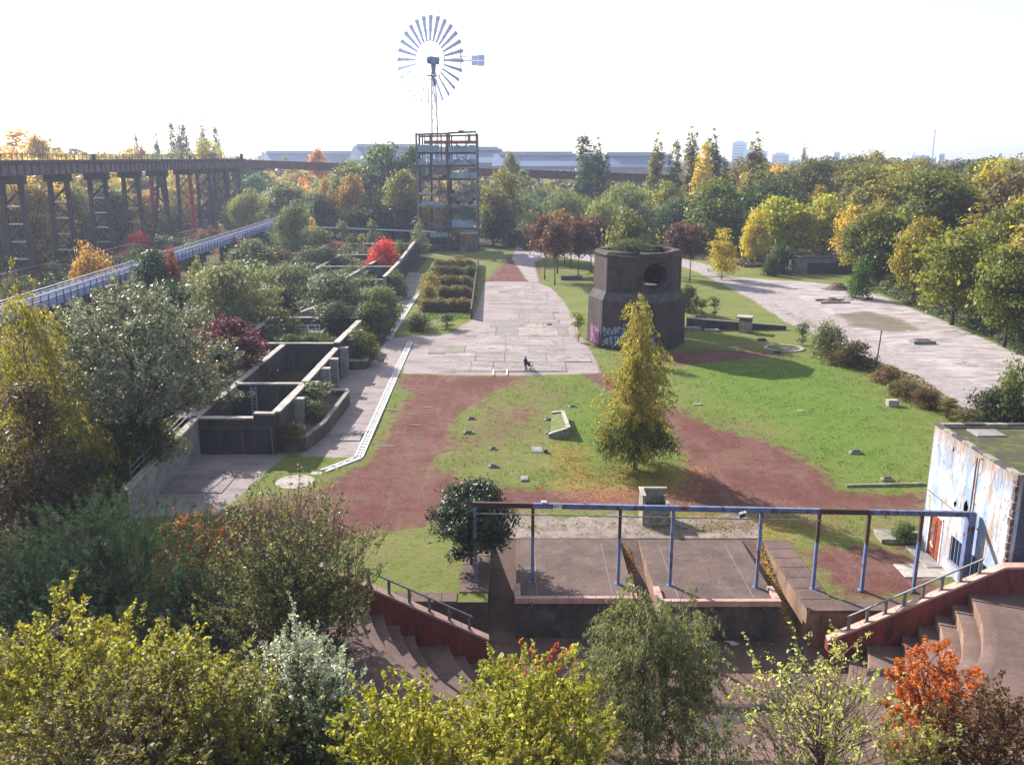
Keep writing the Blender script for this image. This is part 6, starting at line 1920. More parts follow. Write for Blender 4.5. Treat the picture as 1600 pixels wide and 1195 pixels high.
# --- named trees of the middle distance
TL = [
 ('willow',0, 352,412,118,150, (.17,.18,.10), 'pale olive willow with bright top behind the purple tree', 2.6, 1),
 ('willow',1, 440,415,140,110, K['greygreen'], 'left of two wide grey willows beyond the balcony chamber', 1.5, 1),
 ('willow',0, 520,425,134,130, K['greygreen'], 'right of two wide grey willows beyond the balcony chamber', 1.5, 1),
 ('willow',1, 585,450,128,70, (.11,.13,.07), 'greyish willow bush leaning over the bunker edge', 1.0, 1),
 ('broad',0, 392,376,165,75, K['greygreen'], 'grey-green tree below the far stretch of footbridge', 2.0, 1),
 ('broad',1, 232,392,128,75, (.045,.07,.04), 'dark green tree breaking the line of the footbridge', 2.5, 1),
 ('bush',0, 266,388,126,26, (.20,.045,.04), 'small dark red shrub in front of the footbridge', 4.0, 1),
 ('birch',0, 303,403,130,42, (.16,.17,.05), 'small yellow-green tree between footbridge and olive willow', 2.0, 1),
 ('bush',1, 335,420,134,60, K['dkgreen'], 'dark shrub left behind the pale olive willow', 2.0, 1),
 ('bush',2, 255,440,110,110, (.04,.06,.035), 'dark shrub mass under the footbridge middle', 2.0, 1),
 ('bush',0, 365,372,190,55, (.18,.09,.07), 'reddish shrub just below the footbridge railings', 1.5, 1),
 ('hedge',0, 445,524,106,60, (.06,.09,.022), 'left mound of the green shrubs on the chamber wall', 1.8, 1),
 ('hedge',0, 488,523,106.5,56, (.066,.10,.024), 'middle mound of the green shrubs on the chamber wall', 1.8, 1),
 ('hedge',0, 525,528,107,42, (.075,.105,.026), 'right mound of the green shrubs on the chamber wall', 1.8, 1),
 ('bush',1, 565,512,107,58, (.09,.105,.04), 'ivy-green bush hanging over the bunker corner by the grey block', .6, 1),
 ('bush',2, 582,470,124,70, (.075,.095,.035), 'leafy green bush on the shaded side of the strip', .5, 1),
 ('bush',0, 600,448,138,60, (.085,.105,.04), 'green bush creeping along the bunker wall further back', .5, 1),
 ('bush',1, 520,472,122,80, (.045,.065,.033), 'dark evergreen mound right of the balcony', 1.5, 1),
 ('bush',2, 618,425,160,40, (.10,.12,.035), 'yellowish green bush at the foot of the panelled wall', 0, 1),
 ('bush',1, 598,374,186,52, K['red'], 'bright red bush between the old basins', 3.0, 1),
 ('willow',0, 454,318,205,66, K['greygreen'], 'round grey-green willow at the end of the footbridge', 1.0, 1),
 ('birch',1, 488,340,232,17, K['yellow'], 'small yellow sapling right of the round willow', 0, 1),
 ('sapling',0, 537,346,228,22, K['greygreen'], 'left grey-green sapling under the pipe gantry', 0, 1),
 ('sapling',0, 583,344,228,20, K['greygreen'], 'right grey-green sapling under the pipe gantry', 0, 1),
 ('sapling',0, 563,366,222,12, K['yellowgreen'], 'tiny yellow-green sapling by the blue skip', 0, 1),
 ('birch',0, 653,346,226,34, (.13,.15,.06), 'slender birch at the left foot of the steel tower', 0, 1),
 ('bush',0, 625,376,205,26, K['green'], 'green bush left of the slender tower birch', 2, 1),
 ('bush',2, 470,408,163,90, K['dkgreen'], 'dark ivy mound on the wall before the farthest basin', 2.0, 1),
 ('bush',1, 390,405,150,110, (.055,.08,.04), 'dark ivy mound left of the farthest basin', 2.0, 1),
 ('bush',0, 540,398,190,50, (.10,.10,.06), 'dull grey shrub inside the far basin right side', 1.0, 1),
 ('bush',2, 520,380,224,50, (.30,.05,.04), 'thin red creeper along the far basin edge', 2.0, 1),
 ('bush',0, 455,660,74,55, (.13,.10,.045), 'browning shrub in the near end of the long planter', .9, 1),
 ('sapling',0, 488,598,83,58, (.18,.21,.09), 'pale feathery plant in the far end of the long planter', .9, 1),
 ('bush',2, 482,625,80,55, (.11,.12,.05), 'green-brown shrub in the middle of the long planter', .9, 1),
 ('bush',1, 135,385,150,72, (.36,.20,.05), 'orange and yellow shrub before the second trestle', 1.0, 1),
 ('bush',2, 70,435,128,110, (.045,.06,.035), 'dark evergreen shrub left of the orange shrub', 1.0, 1),
 ('bush',0, 20,432,120,70, (.07,.08,.04), 'dark shrub at the foot of the nearest trestle', 1.0, 1),
 ('birch',0, 255,318,262,26, (.035,.055,.035), 'ivy-covered pyramid climbing the raking trestle legs', 0, 1),
 ('bush',1, 258,368,250,60, (.035,.055,.03), 'dark ivy heap at the foot of the raking trestle legs', 0, 1),
 ('bush',2, 210,364,235,42, (.50,.03,.06), 'bright crimson creeper heap among the trestle feet', 0, 1),
 ('bush',0, 358,350,290,26, (.50,.18,.09), 'small orange-pink shrub near the far trestle foot', 0, 1),
 ('bush',1, 320,356,280,60, (.16,.06,.05), 'dull red shrub under the far trestles', 0, 1),
 ('bush',0, 215,385,170,60, (.05,.065,.035), 'dark shrub between the trestles and footbridge', 0, 1),
 ('bush',1, 290,378,185,60, (.06,.08,.04), 'low green shrub against the footbridge railings', 0, 1),
 # left of and behind the steel tower
 ('broad',0, 598,228,290,95, (.085,.115,.055), 'tallest grey-green tree left of the steel tower', 0, 1),
 ('broad',1, 640,232,286,50, (.07,.10,.05), 'dark green tree touching the upper left of the steel tower', 0, 1),
 ('broad',2, 540,256,280,80, (.12,.14,.055), 'light olive tree on the left of the tall tower group', 0, 1),
 ('broad',0, 545,275,262,48, (.24,.15,.055), 'orange-brown tree in the tower group, left part', 0, 1),
 ('broad',1, 625,270,258,70, (.15,.15,.05), 'olive tree with golden tips beside the tower', 0, 1),
 ('broad',2, 508,280,262,34, (.28,.19,.07), 'small orange-tipped tree right of the far bridge pier', 0, 1),
 ('broad',0, 500,305,256,50, (.055,.075,.045), 'dark tree below the far bridge pier', 0, 1),
 ('broad',1, 590,318,254,80, (.045,.065,.04), 'dark tree behind the pipe gantry', 0, 1),
 ('broad',2, 548,325,252,60, (.08,.10,.06), 'grey-green tree behind the pipe gantry', 0, 1),
 ('broad',2, 635,330,254,50, (.04,.06,.035), 'dark tree just left of the tower middle floors', 0, 1),
 ('bush',0, 473,279,330,34, (.48,.20,.12), 'pink-orange tree below the far bridge on the left', 0, 1),
 ('broad',1, 494,235,420,38, (.40,.18,.07), 'orange tree above the far bridge on the left', 0, 1),
 ('broad',0, 415,300,300,70, (.09,.10,.06), 'grey-green tree left of the pink-orange tree', 0, 1),
 ('broad',2, 786,268,262,72, (.16,.15,.045), 'golden olive tree right beside the steel tower', 0, 1),
 ('broad',1, 798,241,330,34, (.13,.13,.05), 'round tree top peeping over the far bridge right of the tower', 0, 1),
 ('broad',0, 770,325,258,60, (.04,.06,.035), 'dark tree behind the tower right foot', 0, 1),
 ('poplar',0, 822,268,300,26, K['greygreen'], 'slim grey-green tree right of the golden olive tree', 0, 1),
 ('willow',0, 848,296,290,70, (.13,.16,.09), 'pale grey-green willow before the poplar pair', 0, 1),
 ('willow',1, 884,300,262,80, (.10,.13,.06), 'green willow below the dark poplar pair', 0, 1),
 ('willow',0, 942,312,245,80, (.17,.19,.05), 'yellow-green weeping willow behind the red-brown trees', 0, 1),
 ('willow',1, 985,290,262,90, (.12,.15,.07), 'wide grey-green willow right of the yellow-green one', 0, 1),
 ('broad',2, 1010,298,285,80, (.14,.16,.06), 'olive crown between willow and slim poplars', 0, 1),
 ('broad',0, 1045,285,275,60, (.17,.16,.04), 'gold-green crown below the slim poplars', 0, 1),
 ('broad',1, 1060,310,250,80, (.06,.08,.045), 'dark crown behind the far red-brown trees', 0, 1),
 ('poplar',0, 916,216,318,32, (.060,.080,.035), 'tallest dark poplar of the pair in the middle', 0, 1),
 ('poplar',1, 937,228,322,22, (.05,.065,.035), 'second dark poplar of the middle pair', 0, 1),
 ('poplar',0, 946,243,326,14, (.055,.07,.035), 'small dark poplar leaning on the middle pair', 0, 1),
 ('poplar',1, 1025,222,300,22, (.14,.13,.035), 'first slim gold-green poplar right of the middle pair', 0, 1),
 ('poplar',0, 1055,224,296,18, (.11,.11,.035), 'second slim gold-green poplar right of the middle pair', 0, 1),
 ('poplar',1, 1084,213,300,26, (.12,.10,.05), 'thin brownish poplar at the left of the four-poplar clump', 0, 1),
 ('poplar',0, 1098,226,282,26, (.36,.27,.04), 'bright yellow poplar in the four-poplar clump', 0, 1),
 ('poplar',1, 1118,216,300,24, (.075,.07,.04), 'dark poplar right of the bright yellow poplar', 0, 1),
 ('poplar',0, 1128,250,302,22, (.05,.055,.04), 'short dark poplar at the right of the clump', 0, 1),
 ('poplar',1, 1186,221,290,28, (.14,.12,.045), 'brown-gold poplar standing alone over the right wood', 0, 1),
 ('broad',2, 1130,283,232,110, (.085,.10,.030), 'big dark green tree left above the small garage', 0, 1),
 ('broad',0, 1190,285,246,110, (.045,.065,.024), 'dark green tree behind the yellow trees by the road', 0, 1),
 ('birch',1, 1132,358,186,52, (.40,.29,.045), 'bright yellow birch leaning at the start of the pale road', 0, 1),
 ('broad',1, 1218,262,320,66, (.40,.22,.035), 'glowing orange tree top over the right wood', 0, 1),
 ('broad',2, 1285,262,310,90, (.045,.05,.026), 'dark brown-green tree right of the orange tree top', 0, 1),
 ('broad',0, 1280,292,262,34, (.28,.17,.04), 'narrow golden tree before the dark tree tops', 0, 1),
 ('broad',1, 1226,310,212,92, (.25,.23,.04), 'layered yellow-green tree above the dark hedge bush', 0, 1),
 ('broad',0, 1290,306,208,80, (.27,.24,.04), 'yellow-green tree over the shed and car', 0, 1),
 ('broad',2, 1180,330,206,44, (.36,.27,.045), 'small yellow tree right of the bright birch', 0, 1),
 ('broad',1, 1345,325,188,74, (.38,.24,.035), 'golden orange tree right of the shed', 0, 1),
 ('broad',2, 1378,330,180,110, (.12,.125,.028), 'dark green tree behind the golden orange tree', 0, 1),
 ('bush',0, 1350,402,160,44, (.055,.095,.03), 'round fresh green bush at the corner of the yard', 0, 1),
 ('bush',1, 1222,380,196,52, (.05,.065,.045), 'dark rounded evergreen left of the shed', 0, 1),
 ('bush',2, 1206,398,192,28, (.05,.06,.03), 'small dark tree at the end of the planting bed', 0, 1),
 ('broad',0, 1385,264,255,130, (.22,.19,.055), 'broad gold-olive tree in the middle of the right wood', 0, 1),
 ('broad',1, 1370,240,330,60, (.17,.13,.06), 'brownish thin-topped tree on the right skyline', 0, 1),
 ('broad',2, 1440,282,225,90, (.19,.17,.045), 'olive-gold crown right of the broad gold-olive tree', 0, 1),
 ('broad',0, 1440,342,158,78, (.25,.19,.035), 'golden-topped tree at the edge of the yard', 0, 1),
 ('broad',1, 1505,362,134,128, (.185,.175,.034), 'big bushy green-gold tree beside the yard', 0, 1),
 ('broad',2, 1490,290,205,100, (.11,.11,.035), 'olive tree behind the golden-topped tree', 0, 1),
 ('broad',0, 1575,275,165,120, (.12,.085,.045), 'dull brown tree at the right edge of the photo', 0, 1),
 ('broad',1, 1590,390,118,110, (.125,.13,.036), 'green tree at the right edge beside the yard', 0, 1),
 ('broad',2, 1560,255,260,110, (.44,.32,.035), 'bright yellow tree top at the right skyline', 0, 1),
 ('broad',0, 1520,300,185,90, (.12,.09,.045), 'brown-olive tree between gold crown and brown tree', 0, 1),
 ('broad',1, 1450,265,300,60, (.035,.05,.025), 'very dark tree crown in the right wood skyline', 0, 1),
 # crown growing behind the ruin and small ones round it
 ('broad',0, 988,332,136,92, (.14,.155,.085), 'grey-olive tree standing just behind the octagonal ruin', 0, 1),
 ('bush',1, 985,374,122.5,84, (.09,.11,.05), 'ivy and scrub growing on the open top of the ruin', 11.95, 1),
 ('bush',1, 945,388,124,34, (.05,.07,.03), 'small shrub sprouting on the ruin top left edge', 11.5, 1),
 ('sapling',0, 905,488,121,26, (.24,.26,.06), 'thin yellow-green sapling at the left foot of the ruin', 0, 1),
 ('bush',2, 1078,445,146,34, (.075,.085,.035), 'bush just right behind the octagonal ruin', 0, 1),
 ('sapling',0, 1086,462,142,20, (.11,.12,.05), 'small shrub right behind the octagonal ruin', 0, 1),
 ('sapling',0, 1098,468,142,20, (.10,.11,.05), 'low shrub between two others right of the ruin', 0, 1),
 ('sapling',0, 1118,464,141,19, (.12,.13,.05), 'little round tree alone on lawn right of the ruin', 0, 1),
 ('bush',0, 1003,508,107,40, (.05,.07,.03), 'dark shrub growing at the front foot of the ruin', 0, 1),
 ('sapling',0, 1256,506,119,30, (.12,.15,.06), 'small grey-green tree beside the white ring', 0, 1),
 ('bush',1, 1298,502,113,62, (.14,.16,.09), 'pale olive shrub first in the roadside row', 0, 1),
 ('bush',2, 1330,532,107,76, (.085,.065,.035), 'dark olive-red shrub second in the roadside row', 0, 1),
 ('bush',0, 1390,572,98,52, (.15,.095,.05), 'russet shrub just past the lone pole', 0, 1),
 ('bush',1, 1420,594,92,66, (.14,.115,.045), 'russet-green shrub behind the pale stone block', 0, 1),
 ('bush',2, 1452,606,88,50, (.13,.075,.035), 'rusty shrub in the middle of the roadside row', 0, 1),
 ('sapling',0, 1482,622,84,40, (.15,.12,.045), 'straggly brown shrub near the roadside row end', 0, 1),
 ('sapling',0, 1512,640,81,44, (.17,.14,.045), 'thin grassy shrub at the row end by the building', 0, 1),
 ('bush',0, 1590,566,83,70, (.14,.16,.07), 'pale green shrub at the right edge below the yard', 0, 1),
 ('hedge',0, 1560,608,84,90, (.06,.08,.045), 'low dark ground cover shrub right of the dirt road', 0, 1),
 ('bush',1, 652,488,130,50, (.075,.085,.03), 'dense olive bush at the near left corner of the plaza', 0, 1),
 ('sapling',0, 697,490,131,42, (.10,.13,.05), 'airy small tree beside the dense corner bush', 0, 1),
 ('bush',2, 1415,815,55,44, (.085,.13,.07), 'leafy green plant beside the raised cracked slab', 0, 1),
 # left wood behind the trestles
 ('poplar',0, 22,205,330,48, (.30,.20,.07), 'tall golden tree at the far left behind the trestles', 0, 1),
 ('broad',1, 60,215,300,60, (.26,.17,.07), 'golden brown tree top above the bridge at far left', 0, 1),
 ('willow',0, 62,285,235,60, (.25,.20,.06), 'tall yellow-brown willow seen between first two trestles', 0, 1),
 ('willow',1, 120,292,240,60, (.11,.11,.05), 'dull green willow seen behind the third trestle', 0, 1),
 ('willow',0, 180,285,262,48, (.20,.17,.06), 'yellowish willow seen between the third and fourth trestle', 0, 1),
 ('broad',2, 225,300,290,60, (.22,.15,.07), 'pinkish brown tree behind the fourth trestle', 0, 1),
 ('broad',0, 270,310,320,60, (.20,.10,.09), 'dull pink tree behind the red-painted trestle', 0, 1),
 ('broad',1, 395,275,345,60, (.05,.09,.04), 'dark green tree right of the last trestle', 0, 1),
 ('broad',0, 330,222,350,60, (.22,.20,.10), 'pale gold tree above the bridge below the far poplars', 0, 1),
 ('broad',2, 218,232,360,30, (.14,.08,.08), 'dark reddish crown above the bridge railing', 0, 1),
 ('poplar',0, 268,194,430,13, (.07,.07,.07), 'first of the far slim poplars over the left bridge', 0, 1),
 ('poplar',1, 278,199,434,10, (.07,.07,.07), 'second of the far slim poplars over the left bridge', 0, 1),
 ('poplar',0, 289,198,430,14, (.07,.07,.07), 'third of the far slim poplars over the left bridge', 0, 1),
 ('poplar',1, 313,200,434,18, (.08,.08,.07), 'fourth, widest of the far slim poplars', 0, 1),
 ('poplar',0, 338,201,430,13, (.07,.07,.07), 'last far slim poplar at the right of its row', 0, 1),
 ('poplar',1, 244,212,440,9, (.08,.09,.08), 'short far poplar left of the slim poplar row', 0, 1),
 ('poplar',0, 210,214,440,9, (.08,.08,.08), 'leftmost tiny far poplar above the bridge', 0, 1),
 ('poplar',1, 1258,233,560,9, (.06,.06,.06), 'tiny dark far poplar over the right wood', 0, 1),
]
for kd, vi, px, yt, Y, w, col, lab, zb, on in TL:
    if not on: continue
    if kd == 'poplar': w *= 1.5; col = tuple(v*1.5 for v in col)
    elif Y > 200: col = tuple(v*1.2 for v in col)  # far crowns lightened: haze put into the leaf colour
    if px > 1000 and yt < 420 and kd != 'poplar': col = (col[0]*1.08, col[1]*1.18, col[2]*1.0)
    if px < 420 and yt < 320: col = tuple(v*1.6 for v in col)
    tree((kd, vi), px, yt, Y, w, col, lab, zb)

# red-brown trees on thin trunks between plaza and tower
for k, (px, yt, Y, w) in enumerate(((852,338,186,40),(872,332,196,46),(868,345,178,38),(893,336,205,44),(905,345,186,42),(925,340,198,44),(940,350,208,40),(883,350,212,40),(1062,348,184,40),(1082,352,182,38))):
    where = ['nearest the plaza, left edge of its group','at the back left under a yellow crown','foremost of the left group','middle back of the left group','front middle of the left group','right of the left group','hidden rightmost of the left group','far back of the left group','left of the pair right of the ruin','right of the pair right of the ruin'][k]
    tree(('plane', 0), px, yt, Y, w*1.35, K['redbrown'] if k != 1 else (.16,.10,.04), 'red-brown thin-trunked tree ' + where, 0, group='red-brown thin-trunked trees on the lawn')
tree(('broad', 1), 868, 332, 214, 50, (.34, .30, .04), 'yellow-green tree glowing behind the red-brown trees', 0)

# hedge bed beside the plaza
HB = []
for r_, (py, xa, xb, col, yt) in enumerate(((486,660,733,(.17,.12,.045),472), (468,664,735,(.13,.11,.045),452), (450,668,736,(.15,.11,.04),436), (435,674,738,(.09,.09,.04),421), (423,682,740,(.16,.11,.04),410))):
    n_ = 4
    for k in range(n_):
        px = xa + (xb-xa)*(k+.5)/n_; g = G(px, py)
        tree(('hedge', 0), px, yt-5, g[1], (xb-xa)/n_*2.0, tuple(c*random.uniform(.8,1.2) for c in col), '%s clipped shrub in the %s row of the hedge bed beside the plaza' % (['leftmost','inner left','inner right','rightmost'][k], ['nearest','second','third','fourth','farthest'][r_]), 0, group='clipped shrubs in rows beside the plaza')
for px, yt, Y, w, lab in ((672,425,170,34,'pale dry shrub left of the clipped hedge rows'), (668,440,155,36,'olive shrub left of the nearest hedge rows'), (716,400,226,20,'small golden shrub at the far end of the hedge rows')):
    tree(('bush', 0), px, yt, Y, w, (.24,.21,.09), lab, 0)
g0 = G(736, 499); g1 = G(747, 414)
t = thing('slat_fence', 'dark tall slatted screen along the plaza side of the hedge rows', 'fence', (*g0, 0))
n_ = 30
for k in range(n_):
    f = k / n_; m = MB(); x_ = (g1[0]-g0[0])*f; y_ = (g1[1]-g0[1])*f
    m.box(x_-.12, x_+.12, y_, y_+ (g1[1]-g0[1])/n_*.82, 0, 1.7); m.build('board', M['tower_dark'], t)

# --- woods: every tree its own object, taken from shared crown meshes
pal_r = [(.11,.125,.030),(.15,.15,.038),(.22,.195,.045),(.29,.23,.045),(.070,.080,.026),(.15,.11,.045),(.14,.15,.036),(.33,.26,.045)]
nam_r = ['green','olive','golden-olive','golden','dark green','brown','mid-green','yellow']
pal_l = [(.42,.31,.12),(.22,.22,.10),(.34,.29,.12),(.18,.19,.10),(.28,.20,.10),(.46,.34,.13),(.13,.15,.08)]
nam_l = ['golden-brown','grey-green','pale olive','dull green','brownish','light golden','dark green']
woods_made = []
placed = []
for o in C.objects:
    if o.get('category') == 'tree': placed.append((o.location.x, o.location.y))
def scatter(n_, region, spacing, pal, names, hfun, where, seed, kinds=(('wood',3),('wood',3),('wood',3),('willow',2),('birch',2))):
    r = random.Random(seed); out = []
    tries = 0
    while len(out) < n_ and tries < n_*60:
        tries += 1
        x, y = region(r)
        if x is None: continue
        if any((x-a)**2 + (y-b)**2 < spacing**2 for a, b in placed): continue
        placed.append((x, y)); out.append((x, y))
    # order in rows so that each one can be pointed at
    out.sort(key=lambda p: p[1])
    nb = 6; rows_ = [out[i*len(out)//nb:(i+1)*len(out)//nb] for i in range(nb)]
    rn = ['front', 'second', 'third', 'fourth', 'fifth', 'rearmost']
    ordn = lambda i: ['first','second','third','fourth','fifth','sixth','seventh','eighth','ninth','tenth','eleventh','twelfth'][i] if i < 12 else '%dth' % (i+1)
    for ri, row in enumerate(rows_):
        row.sort(key=lambda p: p[0]/p[1])
        for i, (x, y) in enumerate(row):
            h = hfun(x, y, r); ci = r.randrange(len(pal)); c = pal[ci]; f = r.uniform(.8, 1.25)
            kd, nv = kinds[r.randrange(len(kinds))]
            if y < 165 and kd == 'wood': kd, nv = 'broad', 3
            w = (h*r.uniform(.7, 1.0)) if kd != 'poplar' else h*.25
            tree((kd, r.randrange(nv)), 0, 0, y, w, tuple(v*f*(.95 if pal is pal_r else 1) for v in c), '%s tree in the %s, %s from left in its %s row' % (names[ci], where, ordn(i), rn[ri]), 0, X=x, height=h, group='trees of the ' + where)
    return out
def reg_right(r):
    y = 78 + (360-78) * r.random() ** .9
    lim = np.interp(y, [78, 87, 100, 111, 130, 160, 173, 200, 260, 470], [62, 66, 71, 74, 77, 78, 80, 82, 76, 60])
    x = r.uniform(lim, .62*y + 22)
    return (x, y) if x > lim else (None, None)
scatter(112, reg_right, 7.4, pal_r, nam_r, lambda x, y, r: np.interp(y, [78,110,150,200,300,470], [12.5,15.5,18.5,20.5,22,23]) * r.uniform(.85, 1.12), 'right wood', 5)
def reg_mid(r):
    y = r.uniform(252, 370); x = r.uniform(-6, 66 if y < 300 else 80)
    if y < 262 and x < 30: return (None, None)
    return (x, y)
scatter(24, reg_mid, 9, pal_r[:3] + [(.13,.15,.08)], nam_r[:3] + ['grey-green'], lambda x, y, r: r.uniform(10, 14.5), 'central wood', 6)
def reg_c(r):
    y = r.uniform(262, 400); x = r.uniform(-125, -12)
    if y < 340 and x < -86: return (None, None)
    return (x, y)
scatter(36, reg_c, 9, pal_l, nam_l, lambda x, y, r: r.uniform(10, 17) if y < 340 else r.uniform(14, 21), 'tower-side wood', 7)
def reg_l(r):
    y = r.uniform(200, 400); x = r.uniform(-.56*y - 8, -113)
    return (x, y) if x < -113 else (None, None)
scatter(44, reg_l, 8.5, pal_l, nam_l, lambda x, y, r: r.uniform(17, 25) if y < 330 else r.uniform(21, 29), 'left wood', 8)

def ordw(n):
    one = ['', 'first','second','third','fourth','fifth','sixth','seventh','eighth','ninth','tenth','eleventh','twelfth','thirteenth','fourteenth','fifteenth','sixteenth','seventeenth','eighteenth','nineteenth']
    ten = ['', '', 'twenty', 'thirty', 'forty', 'fifty', 'sixty', 'seventy']
    tenth = ['', '', 'twentieth', 'thirtieth', 'fortieth', 'fiftieth', 'sixtieth', 'seventieth']
    if n < 20: return one[n]
    return tenth[n//10] if n % 10 == 0 else ten[n//10] + '-' + one[n % 10]
def cname(c, h):
    r_, g_, b_ = c
    s_ = 'low' if h < 2.8 else ('tall' if h > 4 else 'rounded')
    if r_ > g_*1.3: k_ = 'reddish'
    elif r_ > g_*1.02: k_ = 'brownish'
    elif b_ > g_*.55: k_ = 'grey-green'
    elif g_ < .07: k_ = 'dark green'
    else: k_ = 'green'
    return s_ + ' ' + k_
# bushes filling the strips of scrub
def scrub(n_, region, spacing, pal, where, hr, seed, base=lambda x, y: 0.0, proto=('bush', 3), wf=(1.1, 1.9)):
    r = random.Random(seed); pts = []; tries = 0
    while len(pts) < n_ and tries < n_*80:
        tries += 1
        x, y = region(r)
        if x is None or any((x-a)**2+(y-b)**2 < spacing**2 for a, b in pts): continue
        pts.append((x, y))
    pts.sort(key=lambda p: p[1])
    for i, (x, y) in enumerate(pts):
        h = r.uniform(*hr); f = r.uniform(.8, 1.25); c = pal[r.randrange(len(pal))]
        tree((proto[0], r.randrange(proto[1])), 0, 0, y, h*r.uniform(*wf), tuple(v*f for v in c), '%s shrub in the %s, %s from its near end' % (cname(c, h), where, ordw(i+1)), base(x, y), X=x, height=h, group='shrubs of the ' + where)
def th_(x, y): return float(terrace_h(np.array(x), np.array(y))) - .1
scrub(46, lambda r: (lambda y: (np.interp(y, [80,90,100,111,130,160,173,190], [56,60,64,67.5,70.5,71.5,72,75]) + r.uniform(.5, 7), y))(r.uniform(80, 190)), 2.8, [(.10,.13,.075),(.07,.09,.05),(.12,.13,.06),(.06,.08,.035)], 'bramble bank right of the yard', (2.0, 3.6), 21)
scrub(50, lambda r: (lambda y: (r.uniform(-58, -29), y))(r.uniform(74, 240)), 4.0, [(.06,.08,.04),(.085,.10,.05),(.045,.06,.035),(.12,.12,.07),(.10,.08,.05)], 'scrub between bunkers and footbridge', (2.6, 5.4), 22, th_)
scrub(46, lambda r: (lambda y: (r.uniform(-98, -66), y))(r.uniform(120, 300)), 4.5, [(.06,.075,.04),(.09,.10,.05),(.15,.11,.05),(.05,.06,.035),(.20,.08,.05)], 'scrub between footbridge and trestles', (1.8, 4.2), 23, th_)
scrub(26, lambda r: (r.uniform(-60, -33), r.uniform(46, 76)), 4.0, [(.05,.065,.035),(.075,.07,.04),(.06,.08,.035)], 'dark thicket at left', (3.0, 5.5), 24, th_)
scrub(24, lambda r: (lambda y: (np.interp(y,[105,240],[-23.5,-27]) - r.uniform(0, 10), y))(r.uniform(106, 240)), 2.7, [(.05,.07,.035),(.08,.095,.05),(.10,.11,.06)], 'overgrown bunker chambers', (1.8, 3.3), 25)
scrub(28, lambda r: (r.uniform(-80, 75), r.uniform(246, 258)), 4.5, [(.06,.08,.04),(.10,.10,.05),(.045,.06,.035)], 'thicket behind the steel tower', (3.0, 6.0), 26)

# ivy and brambles as one mass along the yard bank and the scrub floor
def ground_cover(name, label, poly, n_, size, col, hmax, base=lambda x, y: 0.0, seed=1):
    r = np.random.default_rng(seed)
    xs = [p[0] for p in poly]; ys_ = [p[1] for p in poly]
    X = r.uniform(min(xs), max(xs), n_*2); Y = r.uniform(min(ys_), max(ys_), n_*2)
    s_ = sdf(poly, X, Y); k_ = s_ < 0
    X = X[k_][:n_]; Y = Y[k_][:n_]; s_ = s_[k_][:n_]
    bumpy = .5 + .5*np.sin(X*1.3)*np.sin(Y*1.1) + .3*np.sin(X*3.1+1)*np.sin(Y*2.7)
    Z = np.clip(bumpy, .1, 1.3) * hmax * np.clip(-s_/1.5, .15, 1) * r.uniform(.5, 1, len(X)) + np.array([base(a, b) for a, b in zip(X, Y)])
    P = np.stack([X, Y, Z + .03], -1)
    me = leaves_mesh(name, P, size, size*.65, np.array([0,0,1.0]) + r.normal(size=P.shape)*.7, None, np.clip(bumpy*.6 + r.uniform(0,.3,len(X)), 0, 1), M['leaf'])
    o = link(name, me); o.color = (*col, 1)
    return setp(o, label, 'ground cover', kind='stuff')
ground_cover('brambles', 'grey-green brambles spilling down the bank beside the pale yard', [(57,82),(61.5,96),(66,110),(68.5,130),(68.3,143),(69.5,160),(70,174),(73,188),(84,188),(82,150),(80,120),(76,100),(68,82)], 42000, .36, (.12,.145,.095), 1.9, seed=3)
ground_cover('undergrowth', 'dark undergrowth on the terrace between bunkers and footbridge', [(-62,60),(-28,60),(-28,240),(-66,240)], 30000, .40, (.06,.075,.035), .8, base=th_, seed=4)
ground_cover('undergrowth', 'scrubby undergrowth among the trestle feet', [(-112,150),(-66,110),(-70,300),(-125,330)], 26000, .6, (.09,.085,.045), .8, seed=5)
ground_cover('weeds', 'weedy green growth along the shaded bunker wall foot', [(-20.0,106),(-17.5,106),(-17.8,150),(-22.3,156)], 6000, .25, (.08,.10,.035), .7, seed=6)
ground_cover('grass_tufts', 'rough grass tufts under the roadside shrubs', gp((1270,560),(1360,590),(1500,665),(1540,665),(1440,590),(1300,540)), 6000, .22, (.15,.14,.05), .5, seed=8)
def lawn_tufts():
    r = np.random.default_rng(91)
    n_ = 90000
    X = r.uniform(-16, 48, n_); Y = 56 + (118-56)*r.uniform(0, 1, n_)**1.1
    ix = np.clip(np.searchsorted(gx, X), 0, len(gx)-1); iy = np.clip(np.searchsorted(gy, Y), 0, len(gy)-1)
    bad = np.maximum.reduce([masks[k][iy, ix] for k in ('m_red','m_conc','m_road','m_pale','m_dirt')])
    pat = np.sin(X*.9+np.sin(Y*.7)*2)*np.sin(Y*1.1+np.sin(X*.5)*2) + .6*np.sin(X*3.3+1)*np.sin(Y*2.9)
    k_ = (bad < .42) & (pat + r.normal(size=n_)*.5 > .15)
    X, Y = X[k_], Y[k_]
    P = np.stack([X, Y, np.full(len(X), .07)], -1)
    A = np.array([0,0,1.0]) + r.normal(size=P.shape)*.55
    me = leaves_mesh('grass_tufts', P, .20, .05, r.normal(size=P.shape), A, r.random(len(X)), M['leaf'])
    o = link('grass_tufts', me); o.color = (.12, .155, .035, 1)
    setp(o, 'scattered rough grass tufts over the lawns', 'grass', kind='stuff')
lawn_tufts()
ground_cover('bed_grass', 'grass strip in front of the nearest hedge row', gp((655,500),(735,499),(735,490),(658,490)), 2500, .2, (.10,.17,.03), .2, seed=9)

